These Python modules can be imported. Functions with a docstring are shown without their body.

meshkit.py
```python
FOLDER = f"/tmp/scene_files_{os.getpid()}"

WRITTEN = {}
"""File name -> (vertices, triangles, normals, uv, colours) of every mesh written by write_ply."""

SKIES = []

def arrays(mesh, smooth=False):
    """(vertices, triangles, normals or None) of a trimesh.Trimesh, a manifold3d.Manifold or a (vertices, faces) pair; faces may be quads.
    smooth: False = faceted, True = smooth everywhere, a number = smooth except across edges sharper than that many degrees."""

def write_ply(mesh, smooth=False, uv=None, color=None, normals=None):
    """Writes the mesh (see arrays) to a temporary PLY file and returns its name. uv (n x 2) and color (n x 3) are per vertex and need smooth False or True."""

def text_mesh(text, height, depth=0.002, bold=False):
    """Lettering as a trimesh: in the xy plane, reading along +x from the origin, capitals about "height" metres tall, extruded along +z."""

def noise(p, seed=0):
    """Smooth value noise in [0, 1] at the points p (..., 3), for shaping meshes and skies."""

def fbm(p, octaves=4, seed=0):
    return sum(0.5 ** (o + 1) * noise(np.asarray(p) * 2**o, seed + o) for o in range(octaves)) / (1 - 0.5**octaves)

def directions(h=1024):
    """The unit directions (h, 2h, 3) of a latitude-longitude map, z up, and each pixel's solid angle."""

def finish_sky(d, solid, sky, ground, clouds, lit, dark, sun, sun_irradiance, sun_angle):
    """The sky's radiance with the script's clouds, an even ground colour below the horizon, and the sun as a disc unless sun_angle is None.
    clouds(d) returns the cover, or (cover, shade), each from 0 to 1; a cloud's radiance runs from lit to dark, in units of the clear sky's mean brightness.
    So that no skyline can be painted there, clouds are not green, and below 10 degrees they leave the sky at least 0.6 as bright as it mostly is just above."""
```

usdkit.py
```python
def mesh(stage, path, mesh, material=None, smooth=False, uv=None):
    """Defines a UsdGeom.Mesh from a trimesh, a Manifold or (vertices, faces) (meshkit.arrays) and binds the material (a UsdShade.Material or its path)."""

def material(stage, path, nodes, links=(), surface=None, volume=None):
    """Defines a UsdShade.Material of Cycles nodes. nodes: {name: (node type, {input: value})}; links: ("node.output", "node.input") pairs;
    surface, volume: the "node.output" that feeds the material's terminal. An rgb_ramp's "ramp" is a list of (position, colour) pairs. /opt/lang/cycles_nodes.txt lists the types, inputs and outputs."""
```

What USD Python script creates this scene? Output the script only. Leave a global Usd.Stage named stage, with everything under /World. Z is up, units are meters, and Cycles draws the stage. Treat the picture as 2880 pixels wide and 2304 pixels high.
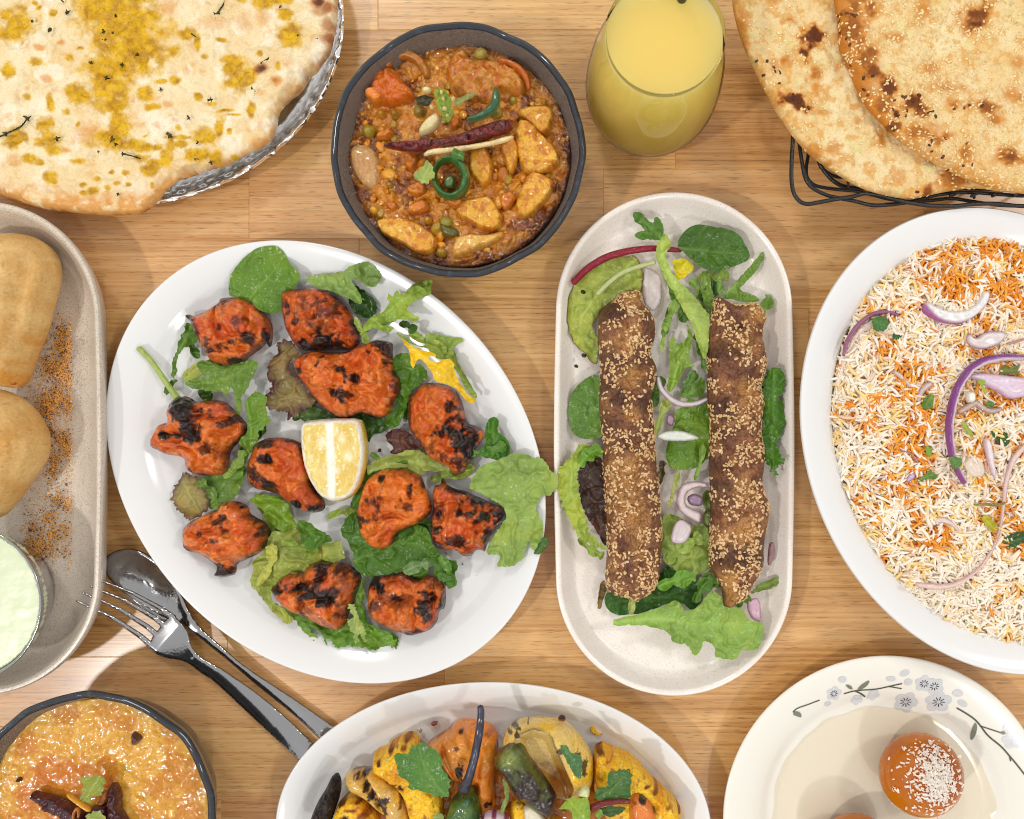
import math, numpy as np, shapely, trimesh, usdkit
from scipy.spatial import Delaunay, cKDTree
from scipy import sparse
from pxr import Usd, UsdGeom, UsdLux, UsdShade, Sdf, Gf, Vt
from meshkit import fbm, noise

stage = Usd.Stage.CreateInMemory()
UsdGeom.SetStageUpAxis(stage, UsdGeom.Tokens.z)
UsdGeom.SetStageMetersPerUnit(stage, 1.0)
UsdGeom.Xform.Define(stage, "/World")

# ---------------------------------------------------------------- camera, lamps, exposure
H = 0.56                        # lens height over the table top
W_PX, H_PX = 2880.0, 2304.0     # the photograph's own pixel grid, used to survey the table
FOC = 4208.0 * H                # focal length in those pixels
NX, NY = 1590.0, 1200.0         # the point straight below the lens
cam = UsdGeom.Camera.Define(stage, "/World/camera")
cam.AddTranslateOp().Set(Gf.Vec3d(0, 0, H))
cam.CreateHorizontalApertureAttr(36.0)
cam.CreateVerticalApertureAttr(36.0 * H_PX / W_PX)
cam.CreateFocalLengthAttr(FOC / W_PX * 36.0)
cam.CreateHorizontalApertureOffsetAttr((W_PX / 2 - NX) / W_PX * 36.0)
cam.CreateVerticalApertureOffsetAttr((NY - H_PX / 2) / W_PX * 36.0)
cam.CreateClippingRangeAttr(Gf.Vec2f(0.02, 50))
cam.CreateFStopAttr(0.0)
cam.CreateExposureAttr(0.2)


def lamp(name, xyz, radius, intensity, color):
    l = UsdLux.SphereLight.Define(stage, "/World/" + name)
    l.AddTranslateOp().Set(Gf.Vec3d(*xyz))
    l.CreateRadiusAttr(radius)
    l.CreateIntensityAttr(intensity)
    l.CreateColorAttr(Gf.Vec3f(*color))
    l.CreateNormalizeAttr(True)


dome = UsdLux.DomeLight.Define(stage, "/World/room_light")
dome.CreateIntensityAttr(0.19)
dome.CreateColorAttr(Gf.Vec3f(1.0, 0.985, 0.965))
lamp("ceiling_lamp", (-1.12, -0.66, 1.62), 0.05, 12.5, (1, 0.975, 0.94))
lamp("ceiling_lamp_001", (-0.55, 1.35, 1.70), 0.13, 8.4, (1, 0.975, 0.94))
lamp("ceiling_lamp_002", (1.35, 0.55, 1.70), 0.14, 9.0, (1, 0.975, 0.94))
lamp("ceiling_lamp_003", (0.65, -1.30, 1.75), 0.07, 6.6, (1, 0.975, 0.94))

# ---------------------------------------------------------------- helpers
def S(r, g, b, k=1.0):
    c = np.array([r, g, b], float) / 255
    return np.where(c <= 0.04045, c / 12.92, ((c + 0.055) / 1.055) ** 2.4) * k


def cv(ox, oy, s):
    return lambda pts: np.asarray(pts, float) / s + [ox, oy]


T1, T2, T3, T4 = cv(0, 0, 2.156), cv(880, 0, 2.156), cv(1600, 0, 3.593), cv(2030, 0, 2.536)
C1, C2, C3, C4 = cv(280, 660, 2.537), cv(900, 660, 2.537), cv(280, 1300, 2.537), cv(900, 1300, 2.537)
K1, K2, R1, R2 = cv(1540, 520, 2.396), cv(1540, 1240, 2.331), cv(2230, 560, 2.465), cv(2230, 1240, 2.614)
L1, L2, B2, B4 = cv(0, 560, 3.195), cv(0, 1080, 3.195), cv(0, 1880, 3.369), cv(2000, 1820, 2.45)
B5, B6, FK, D = cv(760, 1960, 3.369), cv(1360, 1960, 3.369), cv(240, 1500, 2.536), cv(0, 0, 0.74861)


def un(p, z, zref=None):
    """Surveyed points (n x 2) at height zref -> world points, with heights z."""
    p = np.asarray(p, float)
    zr = z if zref is None else zref
    k = (H - zr) / FOC
    x, y = (p[:, 0] - NX) * k, -(p[:, 1] - NY) * k
    return np.stack([x, y, np.broadcast_to(z, x.shape)], 1)


def px_of(v, zref):
    k = FOC / (H - zref)
    return np.stack([v[:, 0] * k + NX, NY - v[:, 1] * k], 1)


def lerp(a, b, t):
    t = np.clip(np.asarray(t, float), 0, 1)
    t = t[..., None]
    return np.asarray(a) * (1 - t) + np.asarray(b) * t


def step(x, a, b):
    t = np.clip((x - a) / (b - a), 0, 1)
    return t * t * (3 - 2 * t)


def nz(p, scale, seed=0, octv=3):
    q = np.zeros((len(p), 3)); q[:, :2] = p / scale; q[:, 2] = seed * 7.31
    return fbm(q, octv, seed)


def chaikin(p, n=2, closed=True):
    p = np.asarray(p, float)
    for _ in range(n):
        q = np.roll(p, -1, 0) if closed else p[1:]
        a = p if closed else p[:-1]
        r = np.empty((2 * len(a), p.shape[1])); r[0::2] = .78 * a + .22 * q; r[1::2] = .22 * a + .78 * q
        p = r if closed else np.vstack([p[:1], r, p[-1:]])
    return p


def region(poly, h):
    """Triangulates a polygon (surveyed points): points, triangles, boundary mask, distance to the edge."""
    g = poly if isinstance(poly, shapely.Geometry) else shapely.Polygon(poly)
    g = g.buffer(0)
    if g.geom_type != "Polygon":
        g = max(g.geoms, key=lambda q: q.area)
    rings = [g.exterior, *g.interiors]
    b = []
    for r in rings:
        n = max(6, int(r.length / h)); s = np.arange(n) / n * r.length
        b.append(shapely.get_coordinates(shapely.line_interpolate_point(r, s)))
    b = np.vstack(b)
    x0, y0, x1, y1 = g.bounds
    ys = np.arange(y0, y1, h * .866)
    gx = [np.stack([np.arange(x0 + (i % 2) * h / 2, x1, h), np.full(len(np.arange(x0 + (i % 2) * h / 2, x1, h)), y)], 1) for i, y in enumerate(ys)]
    q = np.vstack(gx) if gx else np.zeros((0, 2))
    if len(q):
        q = q + np.random.default_rng(5).uniform(-.18, .18, q.shape) * h
        q = q[shapely.contains_xy(g, q[:, 0], q[:, 1])]
    if len(q):
        d = shapely.distance(shapely.points(q), g.boundary)
        q, d = q[d > .55 * h], d[d > .55 * h]
    else:
        d = np.zeros(0)
    pts = np.vstack([b, q]) + np.random.default_rng(3).uniform(-1e-4, 1e-4, (len(b) + len(q), 2))
    tri = Delaunay(pts).simplices
    c = pts[tri].mean(1)
    tri = tri[shapely.contains_xy(g, c[:, 0], c[:, 1])]
    a = pts[tri]
    area = (a[:, 1, 0] - a[:, 0, 0]) * (a[:, 2, 1] - a[:, 0, 1]) - (a[:, 1, 1] - a[:, 0, 1]) * (a[:, 2, 0] - a[:, 0, 0])
    tri = tri[np.abs(area) > 1e-6]; area = area[np.abs(area) > 1e-6]
    tri[area > 0] = tri[area > 0][:, ::-1]          # y runs down in the survey, so this faces up in the world
    isb = np.zeros(len(pts), bool); isb[:len(b)] = True
    return pts, tri, isb, np.r_[np.zeros(len(b)), d]


def lap(tri, n):
    e = np.vstack([tri[:, [0, 1]], tri[:, [1, 2]], tri[:, [2, 0]]])
    a = sparse.coo_matrix((np.ones(2 * len(e)), (np.r_[e[:, 0], e[:, 1]], np.r_[e[:, 1], e[:, 0]])), (n, n)).tocsr()
    a.data[:] = 1
    return sparse.diags(1 / np.maximum(np.asarray(a.sum(1)).ravel(), 1)) @ a


def relax(z, tri, times, hold=None):
    A = lap(tri, len(z))
    for _ in range(times):
        y = .5 * z + .5 * (A @ z)
        z = np.where(hold, z, y) if hold is not None else y
    return z


def closed(pts, tri, isb, top, bot, zref, cols=None):
    """A closed solid from a triangulated outline with its upper and lower heights; the edge points are shared."""
    n = len(pts)
    idx = np.full(n, -1); idx[isb] = np.where(isb)[0]
    idx[~isb] = n + np.arange((~isb).sum())
    v = np.vstack([un(pts, top, zref), un(pts[~isb], bot[~isb], zref)])
    f = np.vstack([tri, idx[tri][:, ::-1]])
    c = None if cols is None else np.vstack([cols, cols[~isb]])
    return v, f, c


def twosided(pts, tri, isb, top, bot, zref, cols=None):
    """As closed(), for thin sheets: the edge points are doubled, so that each face keeps its own normals up to the edge."""
    n = len(pts)
    v = np.vstack([un(pts, top, zref), un(pts, np.where(isb, top - .00005, bot), zref)])
    return v, np.vstack([tri, tri[:, ::-1] + n]), (None if cols is None else np.vstack([cols, cols]))


USED = {}


def fresh(parent, name):
    k = (parent, name); i = USED.get(k, -1) + 1; USED[k] = i
    return f"{parent}/{name}" + (f"_{i:03d}" if i else "")


def tag(prim, label=None, cat=None, group=None, kind=None):
    for k, t in (("label", label), ("category", cat), ("group", group), ("kind", kind)):
        if t:
            prim.SetCustomDataByKey(k, t)
    return prim


def mesh(parent, name, v, f, mat, col=None, smooth=True, origin=None, label=None, cat=None, group=None, kind=None):
    """One Mesh prim. parent: '/World' (a thing of its own, placed at its base) or a thing made by thing()."""
    v = np.asarray(v, float)
    if isinstance(parent, str):
        path, o = fresh(parent, name), np.array([*((v[:, :2].min(0) + v[:, :2].max(0)) / 2), v[:, 2].min()])
    else:
        path, o = fresh(str(parent[0].GetPath()), name), parent[1]
    m = usdkit.mesh(stage, path, (v - o, f), mat, smooth=(smooth if col is None else (True if smooth else False)))
    if isinstance(parent, str):
        m.AddTranslateOp().Set(Gf.Vec3d(*o))
    if col is not None:
        UsdGeom.PrimvarsAPI(m).CreatePrimvar("col", Sdf.ValueTypeNames.Color3fArray, "vertex").Set(Vt.Vec3fArray.FromNumpy(np.clip(col, 0, 1).astype(np.float32)))
    tag(m.GetPrim(), label, cat, group, kind)
    return m.GetPrim(), o


def thing(name, o, label, cat, group=None, kind=None):
    x = UsdGeom.Xform.Define(stage, fresh("/World", name))
    x.AddTranslateOp().Set(Gf.Vec3d(*map(float, o)))
    tag(x.GetPrim(), label, cat, group, kind)
    return x.GetPrim(), np.asarray(o, float)


def blob(name, label, cat, poly, zc, up, down, R, col, mat, h=5, bumps=(), soft=2, ch=2, parent="/World", group=None, ex=.5, zadd=None, top_z=None, kind=None):
    """A rounded lump seen from above: outline at height zc, bulging up and down by these amounts within R of the edge."""
    P = chaikin(poly, ch) if ch and not isinstance(poly, shapely.Geometry) else poly
    pts, tri, isb, d = region(P, h)
    t = np.clip(d / R, 0, 1)
    prof = np.maximum(1 - (1 - t) ** 2, 0) ** ex
    top = zc + up * prof
    for a, sc, sd in bumps:
        top = top + a * 3.4 * (nz(pts, sc, sd, 2) - .5) * np.clip(d / (R * .5), 0, 1)
    if zadd is not None:
        top = top + zadd(pts, d)
    top = relax(top, tri, soft, isb)
    bot = np.maximum(zc - down * prof, .0005)
    c = col(pts, d, t)
    v, f, c = closed(pts, tri, isb, top, bot, zc, c)
    r = mesh(parent, name, v, f, mat, c, True, label=label, cat=cat, group=group, kind=kind)
    return dict(prim=r[0], o=r[1], pts=pts, tri=tri, top=top, zref=zc, d=d, thing=r)


def midline(P, mid):
    if mid is None:
        c = P - P.mean(0); u = np.linalg.svd(c, full_matrices=False)[2][0]
        s = c @ u; return np.array([P.mean(0) + u * s.min() * .95, P.mean(0) + u * s.max() * .95])
    return chaikin(mid, 2, False)


def along(p, line):
    L = shapely.LineString(line); q = shapely.points(p)
    s = shapely.line_locate_point(L, q); c = shapely.get_coordinates(shapely.line_interpolate_point(L, s))
    tgt = shapely.get_coordinates(shapely.line_interpolate_point(L, np.minimum(s + 2, L.length))) - shapely.get_coordinates(shapely.line_interpolate_point(L, np.maximum(s - 2, 0)))
    w = (p[:, 0] - c[:, 0]) * tgt[:, 1] - (p[:, 1] - c[:, 1]) * tgt[:, 0]
    return s, np.hypot(*(p - c).T) * np.sign(w), L.length


def jagged(P, amp, wl, seed):
    """A frilled copy of an outline."""
    g = shapely.Polygon(P).buffer(0)
    if g.geom_type != "Polygon":
        g = max(g.geoms, key=lambda q: q.area)
    n = max(20, int(g.exterior.length / 2.6)); s = np.arange(n) / n * g.exterior.length
    p = shapely.get_coordinates(shapely.line_interpolate_point(g.exterior, s))
    t = np.roll(p, -1, 0) - np.roll(p, 1, 0); t /= np.maximum(np.linalg.norm(t, axis=1, keepdims=True), 1e-9); nn = np.stack([t[:, 1], -t[:, 0]], 1)
    k = (fbm(np.c_[p / wl, np.full(n, seed * 3.7)], 2, seed) - .5) * 2.6 + .5 * np.sin(s / wl * 4.1 + 2.5 * np.sin(s / wl * .9))
    return p + nn * (amp * k)[:, None]


def leaf(name, label, cat, poly, z, color, mid=None, wave=.0030, curl=.0050, floor=None, edge=None, edge_w=14, vein=.35, veins=34, h=4, ch=1, seed=1, parent="/World", group=None, mat=None, slope=None, rib=4, jag=1.4, wl=11, olive=1.0, crinkle=1.0):
    P = chaikin(poly, ch)
    if jag:
        P = jagged(P, jag, wl, seed)
    pts, tri, isb, d = region(P, h)
    ml = midline(np.asarray(P), mid)
    s, w, Ln = along(pts, ml)
    aw = np.abs(w)
    fr = ((s - aw * .75) / veins + .12 * nz(pts, 40, seed + 12, 2)) % 1.0
    ridge = np.exp(-((np.minimum(fr, 1 - fr) * veins) / 5.0) ** 2) * np.clip(aw / 10, 0, 1)
    zt = z + wave * 2 * (nz(pts, 55, seed, 2) - .5) + curl * np.exp(-d / 16) * 2 * (nz(pts, 52, seed + 9, 2) - .42) + .0022 * crinkle * (nz(pts, 19, seed + 14, 2) - .5) + .0026 * crinkle * np.maximum(.10 - np.abs(nz(pts, 42, seed + 15, 2) - .5), 0) / .10
    zt = zt - .0010 * np.exp(-(aw / 6) ** 2) - .0005 * ridge
    if slope is not None:
        zt = zt + slope(pts, s / Ln)
    if floor is not None:
        zt = np.maximum(zt, floor(pts) + .0009)
    zt = relax(zt, tri, 1)
    bt = zt - .0004
    n1, n2, n3 = nz(pts, 60, seed + 3, 3), nz(pts, 12, seed + 4, 2), nz(pts, 5, seed + 6, 2)
    base = np.asarray(color) * np.array([1.24, 1.02, .82]) ** olive
    c = base * (.46 + .62 * n1 + .34 * n2 + .14 * n3)[:, None]
    c = lerp(c, base * [1.5, 1.12, .8], step(n1, .52, .72) * .45)
    vn = np.exp(-((np.minimum(fr, 1 - fr) * veins) / 2.2) ** 2) * np.clip(aw / 8, 0, 1) * np.clip(1.2 - aw / 80, .2, 1) * .5
    vn = np.maximum(vn, np.exp(-(aw / rib) ** 2) * np.clip(1.25 - s / Ln, .25, 1))
    light = base * 1.3 + np.array([.10, .11, .035])
    c = lerp(c, light, vein * 1.7 * vn)
    if edge is not None:
        c = lerp(c, edge, np.exp(-d / edge_w) * (.35 + 1.3 * nz(pts, 30, seed + 5, 2)))
    v, f, c = twosided(pts, tri, isb, zt, bt, z, c)
    return mesh(parent, name, v, f, mat or M["leaf"], c, True, label=label, cat=cat, group=group)


def tube(pts3, rad, n=8, ch=2):
    p = chaikin(np.asarray(pts3, float), ch, False) if ch else np.asarray(pts3, float)
    r = np.asarray(rad, float)
    r = np.full(len(p), float(r)) if r.ndim == 0 else np.interp(np.linspace(0, 1, len(p)), np.linspace(0, 1, len(r)), r)
    t = np.gradient(p, axis=0); t /= np.maximum(np.linalg.norm(t, axis=1, keepdims=True), 1e-12)
    up = np.array([0, 0, 1.0]); a = np.cross(t, up)
    bad = np.linalg.norm(a, axis=1) < 1e-3; a[bad] = [1, 0, 0]
    a /= np.linalg.norm(a, axis=1, keepdims=True); b = np.cross(a, t)
    th = np.arange(n) / n * 2 * np.pi
    v = p[:, None] + r[:, None, None] * (np.cos(th)[None, :, None] * a[:, None] + np.sin(th)[None, :, None] * b[:, None])
    m, v = len(p), v.reshape(-1, 3)
    i, j = np.meshgrid(np.arange(m - 1), np.arange(n), indexing="ij")
    A, B, C, E = (i * n + j).ravel(), (i * n + (j + 1) % n).ravel(), ((i + 1) * n + (j + 1) % n).ravel(), ((i + 1) * n + j).ravel()
    f = np.vstack([np.stack([A, B, C], 1), np.stack([A, C, E], 1)])
    v = np.vstack([v, p[:1] - t[:1] * r[0] * .5, p[-1:] + t[-1:] * r[-1] * .5])
    jj = np.arange(n)
    f = np.vstack([f, np.stack([np.full(n, m * n), (jj + 1) % n, jj], 1), np.stack([np.full(n, m * n + 1), (m - 1) * n + jj, (m - 1) * n + (jj + 1) % n], 1)])
    return v, f


def px3(p, z):
    """Surveyed points with a height each -> world points, every one at its own height."""
    p = np.asarray(p, float); z = np.broadcast_to(np.asarray(z, float), (len(p),))
    k = (H - z) / FOC
    return np.stack([(p[:, 0] - NX) * k, -(p[:, 1] - NY) * k, z], 1)


def scatter(pos, nrm, ang, tv, tf, scl):
    """Copies of a small template (tv, tf) on points with normals: one joined mesh."""
    nrm = nrm / np.linalg.norm(nrm, axis=1, keepdims=True)
    ref = np.where(np.abs(nrm[:, 2:3]) < .99, [[0, 0, 1.0]], [[1.0, 0, 0]])
    a = np.cross(ref, nrm); a /= np.linalg.norm(a, axis=1, keepdims=True); b = np.cross(nrm, a)
    u = np.cos(ang)[:, None] * a + np.sin(ang)[:, None] * b; w = np.cross(nrm, u)
    v = pos[:, None] + scl[:, None, None] * (tv[None, :, :1] * u[:, None] + tv[None, :, 1:2] * w[:, None] + tv[None, :, 2:] * nrm[:, None])
    f = tf[None] + (np.arange(len(pos)) * len(tv))[:, None, None]
    return v.reshape(-1, 3), f.reshape(-1, 3)


def surf(B, k, rng, keep=None):
    """k random points with normals on the top of a blob."""
    v = un(B["pts"], B["top"], B["zref"]); t = B["tri"]
    a, b, c = v[t[:, 0]], v[t[:, 1]], v[t[:, 2]]
    n = np.cross(b - a, c - a); ar = np.linalg.norm(n, axis=1)
    i = rng.choice(len(t), k, p=ar / ar.sum()); r = rng.random((k, 2)); fl = r.sum(1) > 1; r[fl] = 1 - r[fl]
    p = a[i] + r[:, :1] * (b - a)[i] + r[:, 1:] * (c - a)[i]
    n = n[i] / ar[i][:, None]; n[n[:, 2] < 0] *= -1
    px = B["pts"][t[i, 0]]
    if keep is not None:
        g = keep(px); return p[g], n[g], px[g]
    return p, n, px


def ellipsoid(a, b, c, sub=0):
    m = trimesh.creation.icosphere(sub); return np.array(m.vertices) * [a, b, c], np.array(m.faces)


def ell(cx, cy, a, b, t=0.0, n=220):
    th = np.arange(n) / n * 2 * np.pi
    x, y = a * np.cos(th), b * np.sin(th)
    return np.stack([cx + x * math.cos(t) - y * math.sin(t), cy + x * math.sin(t) + y * math.cos(t)], 1)


def cov_ell(cx, cy, sxx, sxy, syy, n=240):
    w, V = np.linalg.eigh(np.array([[sxx, sxy], [sxy, syy]]))
    return ell(cx, cy, math.sqrt(w[1]), math.sqrt(w[0]), math.atan2(V[1, 1], V[0, 1]), n)


def stadium(cx, y0, y1, r, n=260):
    g = shapely.LineString([(cx, y0), (cx, y1)]).buffer(r, quad_segs=48)
    s = np.arange(n) / n * g.exterior.length
    p = shapely.get_coordinates(shapely.line_interpolate_point(g.exterior, s))
    q = p + np.where((np.abs(p[:, 1] - (y0 + y1) / 2) < (y1 - y0) / 2)[:, None], (np.sign(p[:, :1] - cx) * 6 * np.cos((p[:, 1:] - (y0 + y1) / 2) / (y1 - y0) * np.pi)) * [[1, 0]], 0)
    return q


def normals_in(o):
    t = np.roll(o, -1, 0) - np.roll(o, 1, 0); t /= np.linalg.norm(t, axis=1, keepdims=True)
    n = np.stack([-t[:, 1], t[:, 0]], 1)
    return n if (n * (o.mean(0) - o)).sum() > 0 else -n


def dish(parent, name, outline, prof, zref, mat, wob=None, label=None, cat=None, rows=None, colf=None):
    """A dish from its rim outline and a profile of (inset from the outline, height), from the foot over the rim to the floor. Returns the floor's height function."""
    n_in, c0 = normals_in(outline), outline.mean(0)
    prof = np.array(prof, float)
    if rows:
        s = np.r_[0, np.cumsum(np.hypot(np.diff(prof[:, 0]) / 4208, np.diff(prof[:, 1])) + 1e-6)]
        from scipy.interpolate import PchipInterpolator as PI
        u = np.unique(np.r_[np.linspace(0, s[-1], rows), s]); prof = np.stack([PI(s, prof[:, 0])(u), PI(s, prof[:, 1])(u)], 1)
    rings = [(outline + n_in * i, z) for i, z in prof]
    last, first = rings[-1], rings[0]
    rings += [(c0 + (last[0] - c0) * k, last[1]) for k in (.75, .5, .25)]
    rings = [(c0 + (first[0] - c0) * k, first[1]) for k in (.3, .7)] + rings
    m, n = len(rings), len(outline)
    V = []
    for ri, (p, z) in enumerate(rings):
        zz = np.full(n, z)
        if wob is not None:
            p, zz = wob(p, zz, ri, np.arange(n) / n * 2 * np.pi)
        V.append(un(p, zz, zref))
    V = np.vstack(V + [un(c0[None], first[1], zref), un(c0[None], last[1], zref)])
    i, j = np.meshgrid(np.arange(m - 1), np.arange(n), indexing="ij")
    A, B, C, E = (i * n + j).ravel(), (i * n + (j + 1) % n).ravel(), ((i + 1) * n + (j + 1) % n).ravel(), ((i + 1) * n + j).ravel()
    F = np.vstack([np.stack([A, B, C], 1), np.stack([A, C, E], 1)])
    jj = np.arange(n); kk = (jj + 1) % n
    F = np.vstack([F, np.stack([np.full(n, m * n), kk, jj], 1), np.stack([np.full(n, m * n + 1), (m - 1) * n + jj, (m - 1) * n + kk], 1)])
    tm = trimesh.Trimesh(V, F, process=False)
    if tm.volume < 0:
        F = F[:, ::-1]
    col = colf(V, px_of(V, zref)) if colf else None
    r = mesh(parent, name, V, F, mat, col, True, label=label, cat=cat)
    g = shapely.Polygon(outline); shapely.prepare(g)
    top = int(np.argmax(prof[:, 1])); ins, zs = prof[top:, 0], prof[top:, 1]

    def floor(p):
        q = shapely.points(p); d = shapely.distance(q, g.exterior); inside = shapely.contains_xy(g, p[:, 0], p[:, 1])
        return np.where(inside, np.interp(d, ins, zs), zs[0])
    return floor, r


# ---------------------------------------------------------------- materials
UsdGeom.Scope.Define(stage, "/World/Looks")
M = {}


def vc(name, rough=.45, spec=.5, bump=(900, .3), bump2=None, sss=0, srad=(.004, .0015, .0008), coat=0, grain=.18, gscale=1500, coat_rough=.08):
    """Base colour from the mesh's own colours, a little grain, and fine relief."""
    n = {"a": ("attribute", {"attribute": "col"}), "g": ("geometry", {}), "k": ("noise_texture", {"scale": gscale, "detail": 3.0}),
         "m": ("map_range", {"from_min": .3, "from_max": .7, "to_min": 1 - grain, "to_max": 1 + grain}),
         "x": ("vector_math", {"math_type": "scale"}), "b": ("noise_texture", {"scale": bump[0], "detail": 1.2, "roughness": .5}),
         "u": ("bump", {"strength": 1.0, "distance": bump[1] / (.7 * bump[0])}),
         "p": ("principled_bsdf", {"roughness": rough, "specular_ior_level": spec, "coat_weight": coat, "coat_roughness": coat_rough})}
    if sss:
        n["p"][1].update(subsurface_weight=sss, subsurface_radius=srad, subsurface_scale=1.0)
    l = [("g.position", "k.vector"), ("g.position", "b.vector"), ("k.fac", "m.value"), ("a.color", "x.vector1"), ("m.result", "x.scale"), ("x.vector", "p.base_color"), ("b.fac", "u.height"), ("u.normal", "p.normal")] + ([("u.normal", "p.coat_normal")] if coat else [])
    M[name] = usdkit.material(stage, "/World/Looks/" + name, n, l, surface="p.BSDF")


def plain(name, color, rough, spec=.5, metal=0, coat=0, bump=None, **kw):
    n = {"p": ("principled_bsdf", {"base_color": tuple(color), "roughness": rough, "specular_ior_level": spec, "metallic": metal, "coat_weight": coat, **kw})}
    l = []
    if bump:
        n.update(g=("geometry", {}), b=("noise_texture", {"scale": bump[0], "detail": 3.0}), u=("bump", {"strength": bump[1], "distance": .001}))
        l = [("g.position", "b.vector"), ("b.fac", "u.height"), ("u.normal", "p.normal")]
    M[name] = usdkit.material(stage, "/World/Looks/" + name, n, l, surface="p.BSDF")


def speckle(name, base, spot, rough, s1, thr, spot2=None, bump=.1, tint=None):
    n = {"g": ("geometry", {}), "n1": ("noise_texture", {"scale": s1, "detail": 2.0, "roughness": .7}), "r1": ("rgb_ramp", {"ramp": [(thr - .05, (0, 0, 0)), (thr + .05, (1, 1, 1))]}),
         "n2": ("noise_texture", {"scale": 45.0, "detail": 3.0}), "r2": ("rgb_ramp", {"ramp": [(.35, tuple(base)), (.65, tuple(tint if tint is not None else base))]}),
         "mx": ("mix", {"color2": tuple(spot)}), "b": ("noise_texture", {"scale": s1 * .6, "detail": 2.0}), "u": ("bump", {"strength": bump, "distance": .0006}),
         "p": ("principled_bsdf", {"roughness": rough, "specular_ior_level": .5})}
    l = [("g.position", "n1.vector"), ("g.position", "n2.vector"), ("g.position", "b.vector"), ("n1.fac", "r1.fac"), ("n2.fac", "r2.fac"), ("r2.color", "mx.color1"), ("r1.color", "mx.fac"), ("mx.color", "p.base_color"), ("b.fac", "u.height"), ("u.normal", "p.normal")]
    M[name] = usdkit.material(stage, "/World/Looks/" + name, n, l, surface="p.BSDF")


vc("leaf", .40, .28, (240, 0.22), grain=.14)
vc("meat", .42, .25, (165, .40), grain=.14, gscale=1300, coat=.5, coat_rough=.035)
vc("kebab", .5, .28, (230, .5), grain=.36, gscale=1200)
vc("bread", .65, .2, (190, 0.16), grain=.09, gscale=1100)
vc("butter_bread", .46, .3, (190, 0.13), grain=.09, gscale=1100)
vc("sauce", .3, .3, (140, .40), grain=.2, gscale=1100, coat=1.0, coat_rough=.035)
vc("dal", .3, .3, (150, .17), grain=.14, gscale=900, coat=.6, coat_rough=.035)
vc("chunk", .32, .35, (110, .18), grain=.16, gscale=800, coat=0.6, coat_rough=.08)
vc("paneer", .5, .3, (230, .42), grain=.18, gscale=800)
vc("skin", .3, .4, (120, .20), grain=.18, gscale=800, coat=0.55, coat_rough=.06)
vc("onion", .28, .5, (150, 0.08), grain=.06, gscale=500, sss=.2)
vc("rice", .4, .45, (300, 0.02), grain=.05)
vc("seed", .4, .45, (500, 0.02), grain=.12, gscale=700)
vc("citrus", .22, .55, (300, 0.2), grain=.1, sss=.15)
vc("pastry", .55, .25, (170, 0.13), grain=.1, gscale=700)
vc("ball", .35, .2, (160, 0.03), grain=.06, gscale=600, coat=.5, coat_rough=.02)
vc("print", .2, .5, (100, 0), grain=.05)
n_ = {"a": ("attribute", {"attribute": "col"}), "g": ("geometry", {}), "b": ("noise_texture", {"scale": 260.0, "detail": 1.5}), "u": ("bump", {"strength": 1.0, "distance": .0014}),
      "p": ("principled_bsdf", {"roughness": .27, "specular_ior_level": .42}), "t": ("translucent_bsdf", {}), "m": ("mix_closure", {"fac": .24})}
M["leaf"] = usdkit.material(stage, "/World/Looks/salad_leaf", n_, [("g.position", "b.vector"), ("b.fac", "u.height"), ("u.normal", "p.normal"), ("a.color", "p.base_color"), ("a.color", "t.color"), ("p.BSDF", "m.closure1"), ("t.BSDF", "m.closure2")], surface="m.closure")
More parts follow.
